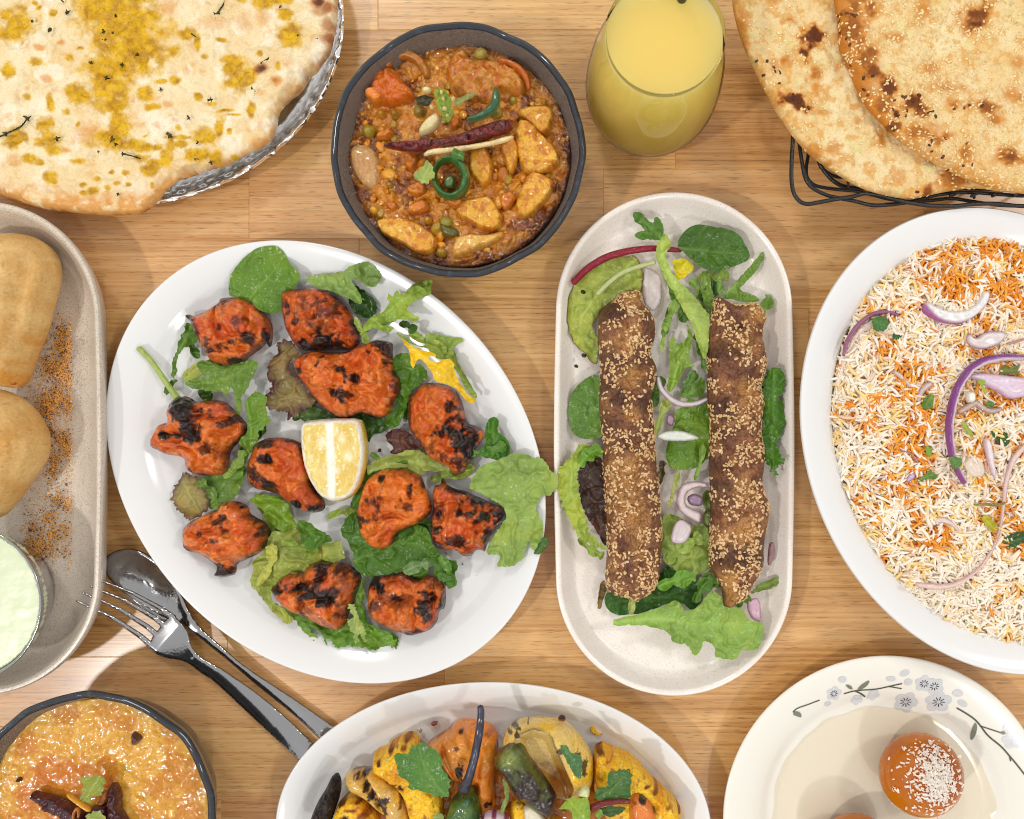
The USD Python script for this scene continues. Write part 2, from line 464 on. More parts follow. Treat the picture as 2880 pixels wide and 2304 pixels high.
plain("white_china", (.80, .80, .795), .14, .5, bump=(14, .02))
plain("cream_china", S(246, 243, 232, .92), .16, .5)
plain("steel", (.44, .44, .45), .11, metal=1.0, bump=(70, .05))
plain("foil", (.93, .93, .94), .24, metal=1.0, bump=(55, .9))
plain("black_wire", (.012, .012, .013), .3, .5, bump=(900, .3))
plain("straw_black", (.03, .034, .012), .4)
plain("yoghurt", S(220, 228, 192, .93), .3, .5, bump=(160, .25))
plain("lassi", S(250, 207, 110), .4, .25, subsurface_weight=1.0, subsurface_radius=(.007, .010, .010), subsurface_scale=1.0)
plain("foam", S(250, 236, 160), .5)
speckle("speckled_cream", S(246, 238, 230), S(228, 218, 206), .22, 900, .60, tint=S(240, 230, 220))
speckle("speckled_taupe", S(218, 206, 190), S(180, 166, 152), .26, 1100, .58, tint=S(206, 194, 178))
speckle("stoneware_inside", S(92, 82, 76), S(156, 144, 134), .42, 1700, .55, bump=.5)
speckle("stoneware_rim", S(52, 56, 62), S(66, 74, 86), .10, 160, .62, bump=.25)

# wood of the staves: (tone, shift, tint) come from each stave's own colour
wn = {"a": ("attribute", {"attribute": "col"}), "sp": ("separate_color", {}), "g": ("geometry", {}),
      "of": ("combine_xyz", {}), "mul": ("vector_math", {"math_type": "scale", "scale": 37.0}), "add": ("vector_math", {"math_type": "add"}),
      "m1": ("mapping", {"mapping_type": "point", "scale": (3.0, 34.0, 1.0)}), "n1": ("noise_texture", {"scale": 1.0, "detail": 4.0, "roughness": .55, "distortion": .35}),
      "m2": ("mapping", {"mapping_type": "point", "scale": (9.0, 560.0, 1.0)}), "n2": ("noise_texture", {"scale": 1.0, "detail": 3.0, "roughness": .6, "distortion": .2}),
      "m3": ("mapping", {"mapping_type": "point", "scale": (95.0, 1350.0, 1.0)}), "n3": ("noise_texture", {"scale": 1.0, "detail": 1.0}),
      "s1": ("math", {"math_type": "multiply_add", "value2": .50, "value3": -.10}), "s2": ("math", {"math_type": "multiply_add", "value2": .62}),
      "s3": ("math", {"math_type": "multiply_add", "value2": .42}),
      "rp": ("rgb_ramp", {"ramp": [(.28, S(136, 86, 42)), (.44, S(182, 130, 72)), (.58, S(212, 162, 100)), (.74, S(230, 186, 124))]}),
      "rq": ("rgb_ramp", {"ramp": [(.28, S(138, 84, 46)), (.44, S(180, 120, 74)), (.58, S(206, 150, 102)), (.74, S(222, 172, 124))]}),
      "mx": ("mix", {}), "pr": ("rgb_ramp", {"ramp": [(.28, (.36, .32, .28)), (.40, (1, 1, 1))]}), "mm": ("mix", {"mix_type": "multiply", "fac": .6}),
      "u": ("bump", {"strength": .22, "distance": .0006}), "p": ("principled_bsdf", {"roughness": .33, "specular_ior_level": .45, "coat_weight": .30, "coat_roughness": .17})}
wl = [("a.color", "sp.color"), ("sp.g", "of.x"), ("sp.g", "of.y"), ("sp.g", "of.z"), ("of.vector", "mul.vector1"), ("g.position", "add.vector1"), ("mul.vector", "add.vector2")]
for k in "123":
    wl += [("add.vector", f"m{k}.vector"), (f"m{k}.vector", f"n{k}.vector")]
wl += [("n1.fac", "s1.value1"), ("n2.fac", "s2.value1"), ("s1.value", "s2.value3"), ("sp.r", "s3.value1"), ("s2.value", "s3.value3"),
       ("s3.value", "rp.fac"), ("s3.value", "rq.fac"), ("rp.color", "mx.color1"), ("rq.color", "mx.color2"), ("sp.b", "mx.fac"), ("n3.fac", "pr.fac"), ("mx.color", "mm.color1"), ("pr.color", "mm.color2"),
       ("mm.color", "p.base_color"), ("n2.fac", "u.height"), ("u.normal", "p.normal")]
M["wood"] = usdkit.material(stage, "/World/Looks/wood", wn, wl, surface="p.BSDF")
plain("wood_glue", S(120, 78, 46), .6)
M["glass"] = usdkit.material(stage, "/World/Looks/glass", {"t": ("transparent_bsdf", {"color": (.992, .990, .985)}), "gl": ("glossy_bsdf", {"roughness": .02}), "f": ("fresnel", {"IOR": 1.42}), "m": ("mix_closure", {})},
                            [("f.fac", "m.fac"), ("t.BSDF", "m.closure1"), ("gl.BSDF", "m.closure2")], surface="m.closure")
M["syrup"] = usdkit.material(stage, "/World/Looks/syrup", {"t": ("transparent_bsdf", {"color": (.992, .972, .94)}), "gl": ("glossy_bsdf", {"roughness": .06}), "f": ("fresnel", {"IOR": 1.25}), "m": ("mix_closure", {})},
                             [("f.fac", "m.fac"), ("t.BSDF", "m.closure1"), ("gl.BSDF", "m.closure2")], surface="m.closure")
# ---------------------------------------------------------------- the table: glued staves
def bevel_box(x0, x1, y0, y1, z0, z1, b):
    v = []
    for z, i in ((z0, 0), (z1 - b, 0), (z1, b)):
        v += [(x0 + i, y0 + i, z), (x1 - i, y0 + i, z), (x1 - i, y1 - i, z), (x0 + i, y1 - i, z)]
    f = [(0, 2, 1), (0, 3, 2), (8, 9, 10), (8, 10, 11)]
    for k in (0, 4):
        for j in range(4):
            a, b2 = k + j, k + (j + 1) % 4
            f += [(a, b2, b2 + 4), (a, b2 + 4, a + 4)]
    return np.array(v), np.array(f)


rng = np.random.default_rng(11)
table = thing("table", (0, 0, -.04), None, None, kind="structure")
mesh(table, "core", *bevel_box(-.74, .74, -.56, .56, -.04, -.0035, .001), M["wood_glue"], smooth=False)
SW = 196 / 4208
y_of = lambda py: -(py - NY) / 4208
x_of = lambda px: (px - NX) / 4208
tones = {84: .62, 1058: .5}
row = y_of(84) + 9 * SW
forced = {0: [1063, 2450], 3: [1697, 700, 2600], 8: [520, 1950], 6: [1180], 2: [350, 1900], 4: [1010, 2500], 5: [760], 10: [1250, 2600], 7: [2100, 900], 9: [640, 2050], 11: [300, 1760]}
ri = -9
while row > -.56:
    hi, lo = min(row, .56), max(row - SW, -.56)
    if hi - lo > .004:
        r = ri + 1
        cuts = sorted(x_of(c) for c in forced.get(r, [rng.uniform(0, 2880)]))
        xs = [-.74] + ([cuts[0] - .40] if cuts[0] - .40 > -.70 else []) + cuts + ([cuts[-1] + .36] if cuts[-1] + .36 < .70 else []) + [.74]
        for a, b in zip(xs[:-1], xs[1:]):
            v, f = bevel_box(a, b, lo, hi, -.0035, -.0001 + rng.uniform(-.00008, .00008), .00035)
            c = np.tile([rng.uniform(.22, .52), rng.random(), rng.choice([.0, .12, .25, .4, .55])], (len(v), 1))
            mesh(table, "stave", v, f, M["wood"], c, smooth=False)
    row -= SW; ri += 1

# ---------------------------------------------------------------- dishes
PLATTER = [(170, .0012), (150, .003), (60, .0125), (10, .0215), (1, .0234), (0, .0240), (3, .0246), (9, .0243), (45, .0212), (80, .0172), (110, .0128), (150, .0098), (205, .0086), (235, .0085)]
platter1 = cov_ell(916.5, 1299.5, 618.5**2, 79800, 623.5**2)
fl_chicken, _ = dish("/World", "oval_platter", platter1, PLATTER, .024, M["white_china"], label="white oval platter carrying the red chicken pieces and salad", cat="plate", rows=40)
platter2 = ell(1387.7, 2334, 613, 415.5, .024)
PL2 = [(q[0] * .82, q[1]) for q in PLATTER]
fl_veg, _ = dish("/World", "oval_platter", platter2, PL2, .024, M["white_china"], label="white oval platter with yellow paneer and charred vegetables at the bottom edge", cat="plate", rows=40)

KEB = [(95, .001), (80, .0035), (40, .008), (8, .0155), (0, .0210), (0, .0222), (4, .0232), (10, .0232), (16, .0222), (24, .0190), (38, .0140), (58, .0102), (95, .0086), (150, .0080)]
kebplate = stadium(1896.5, 873, 1625, 333)
fl_keb, _ = dish("/World", "oblong_plate", kebplate, KEB, .023, M["speckled_cream"], label="cream speckled oblong plate holding the two kebabs", cat="plate", rows=44)
TRAY = [(100, .001), (85, .004), (40, .012), (8, .026), (0, .0325), (0, .0338), (4, .0350), (11, .0350), (18, .0338), (30, .0290), (52, .0200), (78, .0125), (105, .0092), (160, .0080)]
tray = stadium(-54, 899, 1622, 334)
fl_tray, _ = dish("/World", "oblong_plate", tray, TRAY, .035, M["speckled_taupe"], label="taupe speckled oblong tray with pastries and spice powder at the left edge", cat="plate", rows=44)


def bowl(cx, cy, r, label, seed):
    th = np.arange(200) / 200 * 2 * np.pi
    w = 1 + .0035 * np.sin(9 * th + seed) + .0025 * np.sin(14 * th + 2 * seed) + .0016 * np.sin(23 * th)
    o = np.stack([cx + r * w * np.cos(th), cy + r * w * np.sin(th)], 1)
    out = [(190, .0012), (175, .003), (120, .012), (60, .030), (20, .046), (4, .0535), (0, .0560), (2, .0578), (8, .0585), (14, .0580), (19, .0566)]
    inn = [(20, .0563), (23, .0545), (32, .0475), (44, .038), (58, .029), (100, .021), (160, .017), (230, .0155)]

    def wob(p, z, ri_, a):
        return p, z + (z / .058) ** 3 * (.0009 * np.sin(7 * a + seed) + .0006 * np.sin(12 * a))
    T = thing("curry_bowl", (*un(np.array([[cx, cy]]), .001, .058)[0, :2], .001), label, "bowl")
    fl, _ = dish(T, "outer_shell", o, out + [(19.5, .0560), (52, .028), (150, .010), (190, .006)], .058, M["stoneware_rim"], wob, rows=40)
    dish(T, "glazed_lining", o, [(150, .0105), (52, .0285), (19.6, .0564), (20.5, .0567)] + inn[1:], .058, M["stoneware_inside"], wob)
    g = shapely.Polygon(o)
    return T


bowl(1287, 419, 360, "dark grey stoneware bowl of potato curry beside the drink", 1.0)
bowl(249, 2303, 355, "dark grey stoneware bowl of yellow lentils at bottom left corner", 2.6)

RICE = [(150, .0015), (135, .004), (70, .022), (14, .043), (2, .0478), (0, .0490), (4, .0500), (14, .0496), (60, .0455), (92, .0412), (104, .0385), (125, .0300), (170, .0230), (260, .0200)]
ricebowl = cov_ell(2820, 1241, 570**2, 52720, 659**2)
fl_rice, _ = dish("/World", "rice_dish", ricebowl, RICE, .05, M["white_china"], label="wide white dish heaped with orange and white rice", cat="dish", rows=40)

DES = [(190, .0012), (170, .003), (70, .010), (10, .0185), (0, .0203), (3, .0212), (9, .0211), (60, .0185), (110, .0140), (135, .0105), (165, .0088), (230, .0082)]
desplate = ell(2496, 2307, 462, 462)
Tdes = thing("dessert_plate", (*un(np.array([[2496., 2307.]]), .001, .021)[0, :2], .001), "round cream plate printed with grey blossoms under the syrup ball", "plate")
fl_des, _ = dish(Tdes, "plate_body", desplate, DES, .021, M["cream_china"], rows=36)

# printed blossoms on the plate's rim: thin glazed shapes that follow the china
GREY, DARK, STEM, LEAFC = S(205, 207, 209), S(70, 70, 74), S(84, 88, 76), S(122, 128, 112)


def decal(name, poly, color, lift, parent=Tdes):
    pts, tri, isb, d = region(poly, 4)
    if len(tri) == 0:
        return
    top = fl_des(pts) + lift; c = np.tile(color, (len(pts), 1)) * (.94 + .12 * nz(pts, 9, 3, 2))[:, None]
    v, f, c = twosided(pts, tri, isb, top, top - .0001, .021, c)
    mesh(parent, name, v, f, M["print"], c)


def bar(p, w):
    return shapely.LineString(chaikin(p, 2, False)).buffer(w, cap_style="round")


for (x, y, r, full) in [(860, 335, 52, 0), (1480, 262, 60, 1), (1550, 280, 62, 1), (1385, 415, 78, 1), (1595, 400, 82, 1), (1040, 395, 42, 0), (1150, 360, 44, 0), (2080, 650, 60, 0)]:
    c = B4([(x, y)])[0]; rr = r / 2.45
    for k in range(5):
        a = k * 1.2566 + x * .01
        decal("petal", ell(c[0] + rr * .55 * math.cos(a), c[1] + rr * .55 * math.sin(a), rr * .52, rr * .46, a, 18), GREY * (1.0 if full else 1.06), .00022 + .00003 * k)
    if full or x < 900:
        for k in range(9):
            a = k * .698
            decal("stamen", shapely.LineString([(c[0] + 5 * math.cos(a), c[1] + 5 * math.sin(a)), (c[0] + rr * .5 * math.cos(a), c[1] + rr * .5 * math.sin(a))]).buffer(1.15), DARK, .0005)
for (x, y, a, b, t) in [(910, 230, 30, 24, .3), (1250, 228, 34, 20, .1), (1340, 185, 34, 24, -.4), (1372, 252, 28, 26, 0), (1708, 325, 36, 26, .1), (1748, 400, 36, 22, .6), (825, 415, 26, 20, 0), (2050, 560, 32, 36, 0)]:
    c = B4([(x, y)])[0]; decal("petal", ell(*c, a / 2.45, b / 2.45, t, 20), GREY, .0003)
for p, w in [([(760, 380), (680, 408), (600, 430), (572, 455)], 1.7), ([(935, 340), (1010, 318), (1160, 312), (1240, 290), (1330, 265)], 1.9), ([(1240, 288), (1335, 305)], 1.6), ([(1010, 320), (1060, 345), (1092, 372)], 2.2),
             ([(1718, 438), (1790, 480), (1840, 515), (1880, 560), (1930, 630), (2020, 700), (2070, 760), (2120, 820), (2180, 900)], 2.2), ([(1880, 562), (1960, 585), (2010, 600)], 1.7), ([(2070, 755), (2082, 800)], 1.7)]:
    decal("printed_stem", bar(B4(p), w), STEM, .0004)
for p in [[(572, 455), (600, 452), (632, 470), (640, 508), (600, 490), (575, 480)], [(930, 265), (975, 275), (998, 312), (960, 300)], [(1020, 315), (1050, 270), (1108, 232), (1095, 280), (1055, 312)], [(1845, 530), (1862, 570), (1860, 640), (1842, 692), (1830, 640), (1832, 580)], [(2000, 600), (2020, 582), (2042, 600), (2025, 615)]]:
    decal("printed_leaf", chaikin(B4(p), 2), LEAFC, .00045)

# ---------------------------------------------------------------- cutlery
def sheet(name, poly, zfun, thick, zref, mat, label, cat, h=4, bev=5):
    pts, tri, isb, d = region(poly, h)
    r = thick / 2 * (1 - np.sqrt(np.maximum(1 - (1 - np.clip(d / bev, 0, 1)) ** 2, 0)))
    top = zfun(pts, d) - r; top = relax(top, tri, 3, isb); bot = zfun(pts, d) - thick + r
    v, f, _ = closed(pts, tri, isb, np.where(isb, zfun(pts, d) - thick / 2, top), np.maximum(bot, .0003), zref)
    return mesh("/World", name, v, f, mat, None, True, label=label, cat=cat)


sp = FK([(135, 250), (140, 195), (165, 155), (215, 125), (290, 107), (390, 115), (480, 165), (570, 260), (640, 370), (700, 470), (745, 540), (790, 600), (835, 655), (900, 730), (1000, 830), (1100, 930), (1250, 1040), (1450, 1180), (1650, 1320), (1850, 1470), (1960, 1560), (1900, 1640), (1780, 1610), (1560, 1400), (1400, 1260), (1200, 1090), (1030, 930), (920, 830), (830, 740), (760, 690), (640, 650), (520, 610), (400, 540), (290, 460), (200, 370), (150, 310)])
sax = FK([(140, 190), (760, 625), (1850, 1560)])


def z_spoon(p, d):
    s, w, L = along(p, sax); bs = 757 / 2.536
    q = np.clip(s / bs, 0, 1)
    bowl_d = .0065 * np.clip(1 - ((q - .47) / .50) ** 2, 0, 1) * np.clip(1 - (w / 76) ** 2, 0, 1)
    base = np.interp(s / bs, [0, .5, .95, 1.12, 1.45, 2.2, 3.2], [.0118, .0108, .0125, .0128, .0085, .0045, .0038])
    rnd = np.where(s > bs, .0006 * np.clip(1 - (w / 26) ** 2, 0, 1), 0)
    return base - bowl_d + rnd


sheet("spoon", chaikin(sp, 2), z_spoon, .0016, .009, M["steel"], "shiny steel spoon tucked under the chicken platter, below the fork", "spoon")


def tine(a, b, w0, w1):
    a, b = np.array(a, float), np.array(b, float); u = (b - a) / np.hypot(*(b - a)); n = np.array([-u[1], u[0]])
    return shapely.Polygon(FK([a + n * w0, b + n * w1, b + u * 30 + n * w1, b + u * 30 - n * w1, b - n * w1, a - n * w0])).buffer(1.2)


fk = shapely.Polygon(chaikin(FK([(438, 790), (500, 862), (580, 898), (660, 912), (720, 945), (780, 1012), (880, 1092), (1080, 1292), (1300, 1512), (1480, 1672), (1600, 1800), (1760, 1720), (1600, 1570), (1400, 1370), (1200, 1190), (1000, 1040), (860, 940), (790, 882), (752, 832), (738, 760), (722, 690), (690, 640), (640, 592), (604, 575)]), 1))
for a, b in (((178, 290), (612, 590)), ((136, 340), (556, 655)), ((90, 386), (500, 720)), ((46, 442), (455, 790))):
    fk = fk.union(tine(a, b, 4.5, 19))
fax = FK([(60, 330), (560, 730), (760, 900), (1650, 1720)])


def z_fork(p, d):
    s, w, L = along(p, fax); k = s / (640 / 2.536)
    return np.interp(k, [0, .1, .45, .8, 1.05, 1.3, 1.7, 2.6, 3.5], [.0375, .034, .0215, .0165, .0172, .0150, .0085, .0050, .0042]) + np.where(k > 1.4, .0006 * np.clip(1 - (w / 24) ** 2, 0, 1), 0) - .0006 * np.clip(1 - (w / 60) ** 2, 0, 1)


sheet("fork", fk, z_fork, .0016, .016, M["steel"], "shiny steel fork with four tines lying over the spoon", "fork", h=3.5, bev=4)

# ---------------------------------------------------------------- glass of yellow drink
gc = un(np.array([[1867.5, 85.5]]), .105)[0]; gx, gy = gc[0] + .0005, gc[1] - .003
R0 = 128 * 1.3358 * (H - .105) / FOC


def lathe(prof, n=96):
    p = np.array(prof, float); th = np.arange(n) / n * 2 * np.pi
    V = np.stack([p[:, :1] * np.cos(th), p[:, :1] * np.sin(th), np.repeat(p[:, 1:], n, 1)], 2).reshape(-1, 3)
    m = len(p); i, j = np.meshgrid(np.arange(m - 1), np.arange(n), indexing="ij")
    A, B, C, E = (i * n + j).ravel(), (i * n + (j + 1) % n).ravel(), ((i + 1) * n + (j + 1) % n).ravel(), ((i + 1) * n + j).ravel()
    return V, np.vstack([np.stack([A, B, C], 1), np.stack([A, C, E], 1)])


from scipy.interpolate import PchipInterpolator as PI
ZG = [0, .004, .012, .025, .038, .055, .075, .095, .105]
RG = [.0255, .0295, .0352, .0402, .0416, .0408, .0384, R0 + .0012, R0]
rg = PI(ZG, RG)
zz = np.linspace(0.0, .105, 46)
outer = [(1e-5, .0016), (.018, .0014), (.0245, .0)] + [(float(rg(z)), z) for z in zz[1:]]
inner = [(float(rg(z)) - .0015, z) for z in zz[::-1] if z > .009] + [(float(rg(.008)) - .006, .0085), (1e-5, .0080)]
inner[0] = (float(rg(.105)) - .0013, .1052)
v, f = lathe(outer + [(float(rg(.105)) - .0005, .1058)] + inner)
mesh("/World", "drinking_glass", v + [gx, gy, .0004], f, M["glass"], label="clear rounded tumbler filled with pale yellow drink", cat="glass")
zl = np.linspace(.0095, .1005, 34)
v, f = lathe([(1e-5, .0076), (float(rg(.009)) - .0055, .0080)] + [(float(rg(z)) - .00120, z) for z in zl] + [(float(rg(.1008)) - .0020, .1008), (.02, .1003), (1e-5, .1003)])
mesh("/World", "mango_drink", v + [gx, gy, .0004], f, M["lassi"], label="opaque pale yellow mango drink inside the tumbler", cat="drink")
st = px3(T3([(1120, 70), (1190, -200), (1240, -420)]), np.array([.093, .118, .14]))
mesh("/World", "drinking_straw", *tube(st, .0028, 16), M["straw_black"], label="dark straw standing in the yellow drink at the top edge", cat="straw")

# ---------------------------------------------------------------- foil tray under the buttered flatbread
fo = ell(650 / 2.156, 110 / 2.156, 1432 / 2.156, 1148 / 2.156, 0, 900)
def wobf(p, z, ri_, a):
    pl = np.sin(a * 95 + 2.2 * np.sin(a * 13)) * .5 + np.sin(a * 58 + 3) * .5
    k = np.clip((z - .004) / .018, 0, 1)
    cr = noise(np.stack([p[:, 0] / 17, p[:, 1] / 17, z * 260], 1), 7) - .5
    return p + (p - p.mean(0)) / 600 * (1.2 * pl * k + 5.0 * cr * k)[:, None], z + (.0010 * pl + .0045 * cr) * k
dish("/World", "foil_tray", fo, [(120, .001), (105, .002), (60, .009), (8, .0185), (0, .0205), (3, .0218), (8, .0215), (14, .0200), (34, .0150), (58, .0100), (84, .0060), (130, .0045), (180, .004)], .022, M["foil"], wobf, label="crinkled aluminium foil tray under the buttered flatbread", cat="tray", rows=40)

# ---------------------------------------------------------------- wire basket
Tb = thing("bread_basket", (*un(np.array([[2700., 200.]]), .05)[0, :2], .001), "black wire basket under the seeded flatbreads", "basket")
def wire(p, z, r=.0019, nm="wire", c=2):
    q = np.asarray(p, float)
    if np.ndim(z) == 0:
        z = np.full(len(q), z)
    mesh(Tb, nm, *tube(px3(q, z), r * .64, 8, c), M["black_wire"])
rim = T4([(560, -300), (530, 200), (520, 600), (512, 900), (498, 1150), (495, 1280), (510, 1380), (555, 1440), (610, 1460), (700, 1442), (850, 1415), (930, 1405), (1020, 1375), (1150, 1395), (1300, 1440), (1450, 1465), (1640, 1475), (1800, 1455), (1950, 1452), (2156, 1475), (2400, 1460)])
wire(rim, .052, .0020)
wb = T4([(480, -300), (490, 200), (510, 600), (545, 970), (575, 1180), (595, 1280), (645, 1345), (750, 1395), (860, 1420), (940, 1432), (1080, 1470), (1250, 1455), (1380, 1435), (1500, 1395), (1640, 1375), (1800, 1372), (1960, 1385), (2156, 1400), (2400, 1390)])
wire(wb, .047, .0019)
wc = T4([(650, 600), (635, 980), (615, 1120), (600, 1200), (605, 1270), (660, 1328), (800, 1350), (960, 1362), (1060, 1385), (1180, 1420), (1330, 1440), (1500, 1430), (1640, 1412), (1800, 1440), (2000, 1468), (2156, 1470), (2400, 1470)])
wire(wc, .040, .0018)
wd = T4([(640, 900), (690, 1160), (730, 1220), (790, 1290), (870, 1335), (980, 1345), (1150, 1340), (1400, 1330), (1800, 1345), (2300, 1350)])
wire(wd, .030, .0022)
wire(T4([(700, 1190), (780, 1250), (850, 1270), (1000, 1230), (1400, 1180)]), .018, .0018)
for k in range(9):
    x = 1180 + k * 150
    p = T4([(x, 1400), (x + 35, 1385), (x + 70, 1365)])
    wire(p, np.array([.051, .046, .030]), .0014, "cross_wire", 1)
wire(T4([(650, 1000), (800, 1250), (1400, 1340), (2000, 1345), (2600, 1300), (2700, 200), (2300, -200), (1200, -200), (700, 200), (650, 1000)]), .003, .0022, "base_ring", 3)
for k in range(5):
    p = [(900, 1280), (1300, 1335), (1800, 1340), (2200, 1325), (780, 600)][k]
    wire(T4([(p[0], p[1]), (p[0], p[1] + 40 if k < 4 else p[1]), (p[0], p[1] + 70 if k < 4 else p[1])]), np.array([.003, .025, .047]), .0014, "upright_wire", 1)
# ---------------------------------------------------------------- buttered flatbread (top left)
def spots(p, lst, conv, warp, soft):
    """Highest cover (0 to 1) of a list of (x, y, a, b) patches with ragged edges."""
    out = np.zeros(len(p))
    for q in lst:
        x, y, a, b = q[:4]; c = conv([(x, y)])[0]; s = conv([(x + a, y + b)])[0] - c
        dx, dy = (p - c).T
        dist = np.sqrt((dx / s[0]) ** 2 + (dy / s[1]) ** 2)
        m = np.abs(dist) < 2.2
        out[m] = np.maximum(out[m], step(1 - dist[m] + warp[m], -soft, soft) * (q[4] if len(q) > 4 else 1))
    return out


YEL = [(700, 90, 220, 120), (790, 200, 230, 180), (820, 330, 215, 150), (700, 430, 150, 100), (720, 30, 200, 60), (700, 560, 150, 85), (900, 590, 60, 40), (505, 590, 70, 60), (700, 650, 110, 60), (735, 770, 70, 120), (680, 850, 110, 55), (800, 890, 90, 35), (900, 915, 90, 28), (975, 915, 40, 20), (1060, 900, 28, 70), (1030, 970, 35, 50), (960, 1005, 60, 28), (890, 975, 50, 25), (930, 1045, 60, 40), (1110, 890, 60, 22), (1110, 850, 80, 14),
       (130, 160, 115, 105), (60, 110, 40, 50), (100, 465, 34, 45), (260, 400, 45, 32), (330, 650, 26, 44), (420, 690, 32, 22), (290, 770, 62, 50), (310, 860, 78, 60), (355, 930, 45, 36), (130, 860, 60, 60), (230, 980, 42, 28), (340, 1085, 40, 38), (485, 985, 46, 16), (525, 1130, 20, 18), (600, 1090, 24, 20), (590, 1170, 32, 26), (530, 1185, 22, 14), (680, 1155, 18, 14), (732, 1125, 20, 14), (690, 1052, 22, 13), (800, 1130, 20, 14), (780, 1058, 20, 14), (280, 1005, 30, 22), (200, 610, 20, 20), (495, 770, 14, 16),
       (1640, 30, 80, 52), (1740, 20, 60, 42), (1750, 120, 40, 50), (1775, 230, 78, 72), (1790, 290, 55, 40), (1450, 470, 75, 85), (1510, 490, 70, 70), (1430, 390, 55, 32), (1420, 520, 52, 40), (1160, 230, 56, 36), (1230, 290, 22, 44), (1275, 380, 26, 18), (1090, 510, 32, 28), (1075, 330, 52, 40), (1540, 690, 26, 46), (1345, 800, 30, 70), (1270, 850, 80, 50), (1225, 955, 72, 45), (1330, 970, 40, 35), (1440, 970, 36, 22), (950, 670, 46, 20), (1220, 600, 20, 24), (1490, 30, 30, 22), (1600, 350, 20, 22), (1718, 440, 14, 24), (1370, 275, 30, 16), (1300, 640, 40, 14), (1380, 690, 50, 10), (1450, 715, 50, 8), (455, 375, 22, 18), (530, 320, 20, 10), (350, 100, 26, 22), (235, 40, 20, 16), (265, 70, 16, 16), (1105, 790, 20, 18), (1410, 810, 16, 20), (900, 840, 14, 10), (945, 1140, 12, 18), (1000, 520, 40, 14)]
TOAST = [(1040, 70, 60, 50, .7), (560, 820, 75, 55, .8), (1330, 170, 60, 40, .5), (270, 310, 35, 20, 1), (405, 285, 30, 22, 1), (320, 500, 22, 20, .8), (1045, 655, 30, 20, .8), (600, 130, 40, 26, 1), (1620, 130, 50, 40, .6), (1500, 150, 40, 60, .5), (860, 770, 40, 20, .5), (120, 980, 40, 30, .6), (1700, 525, 32, 27, 1.2), (1150, 450, 20, 20, .5), (1250, 450, 20, 14, .5), (830, 480, 60, 22, .5), (1600, 590, 36, 20, .6), (430, 925, 26, 14, .9), (140, 1010, 40, 20, .7), (750, 520, 60, 18, .5), (640, 480, 20, 30, .7), (1580, 880, 50, 24, .7), (1590, 40, 30, 24, .5)]
CHAR = [(1945, 35, 42, 42, 1), (1990, 60, 40, 34, .7), (1615, 448, 42, 30, 1), (2000, 175, 34, 40, .55), (2005, 250, 42, 36, .7), (1700, 525, 16, 13, .5), (1950, 95, 40, 30, .4)]
naan_poly = T1([(2040, -180), (2046, 20), (2044, 100), (2036, 180), (2010, 320), (1950, 400), (1925, 440), (1880, 470), (1830, 560), (1740, 625), (1690, 690), (1682, 770), (1655, 840), (1600, 892), (1480, 945), (1380, 1005), (1250, 1038), (1130, 1065), (1050, 1112), (985, 1175), (935, 1248), (860, 1298), (700, 1310), (560, 1302), (400, 1285), (230, 1268), (130, 1240), (50, 1212), (0, 1180), (-240, 1150), (-240, -180)])


def naan1(p, d, t):
    w = (nz(p, 26, 2, 4) - .5) * 2.2 + (nz(p, 8, 5, 2) - .5) * .55
    base = lerp(S(238, 222, 184), S(230, 202, 148), 1.8 * nz(p, 60, 3, 3) - .4)
    base = lerp(base, S(243, 231, 204), step(nz(p, 45, 9, 3), .53, .68) * .8)
    to = spots(p, TOAST, T1, w * .7, .55)
    to = np.maximum(to, step(nz(p, 24, 14, 4), .56, .72) * .5)
    by = p[:, 1] * 2.156
    bx = p[:, 0] * 2.156
    low = np.exp(-d / 24) * step(by, 900, 1180) + np.exp(-d / 11) * .8 + np.exp(-d / 60) * step(by, 1060, 1230) * 1.25 * step(-bx, -950, -780)
    base = lerp(base, S(216, 150, 70), np.clip(to + low * np.clip(.2 + 2.6 * (nz(p, 16, 6, 4) - .3), 0, 1.6), 0, 1) * .88)
    y = spots(p, YEL, T1, w * .85, .42)
    yc = lerp(S(222, 174, 6), S(176, 124, 2), 2.6 * nz(p, 16, 4, 3) - .85)
    yc = lerp(yc, S(236, 196, 30), step(nz(p, 9, 21, 2), .58, .8) * .5)
    base = lerp(base, lerp(base * [1, .88, .5], S(240, 215, 120), .3), step(spots(p, YEL, T1, w + .25, .4), 0, 1) * .45)
    base = lerp(base, yc, y * (.92 + .08 * step(nz(p, 11, 41, 3), .36, .5)))
    grit = step(nz(p, 2.6, 31, 2), .66, .76) * y * .6
    base = lerp(base, S(120, 84, 10), grit)
    c = spots(p, CHAR, T1, w * .6, .6)
    base = lerp(base, S(176, 104, 46), np.clip(c * 1.6, 0, 1) * .9)
    base = lerp(base, S(74, 40, 26), step(c, .55, 1.0) * .9)
    base = lerp(base, S(150, 92, 40), np.exp(-d / 3.5) * step(nz(p, 26, 8, 2), .45, .65) * .8)
    return base


def naan1z(p, d):
    fold = -.004 * np.exp(-((d - 0) / 14) ** 2) * step(nz(p, 90, 3, 2), .5, .7)
    return .004 * np.exp(-(((p - T1([(1700, 470)])[0]) / [120, 95]) ** 2).sum(1)) + fold


blob("buttered_flatbread", "large flatbread splashed with yellow garlic butter on the foil tray", "flatbread", naan_poly, .0235, .0055, .0045, 24, naan1, M["butter_bread"], h=2.7, bumps=[(.0028, 120, 1), (.0017, 40, 2), (.0008, 12, 3)], soft=1, zadd=naan1z, ch=1)
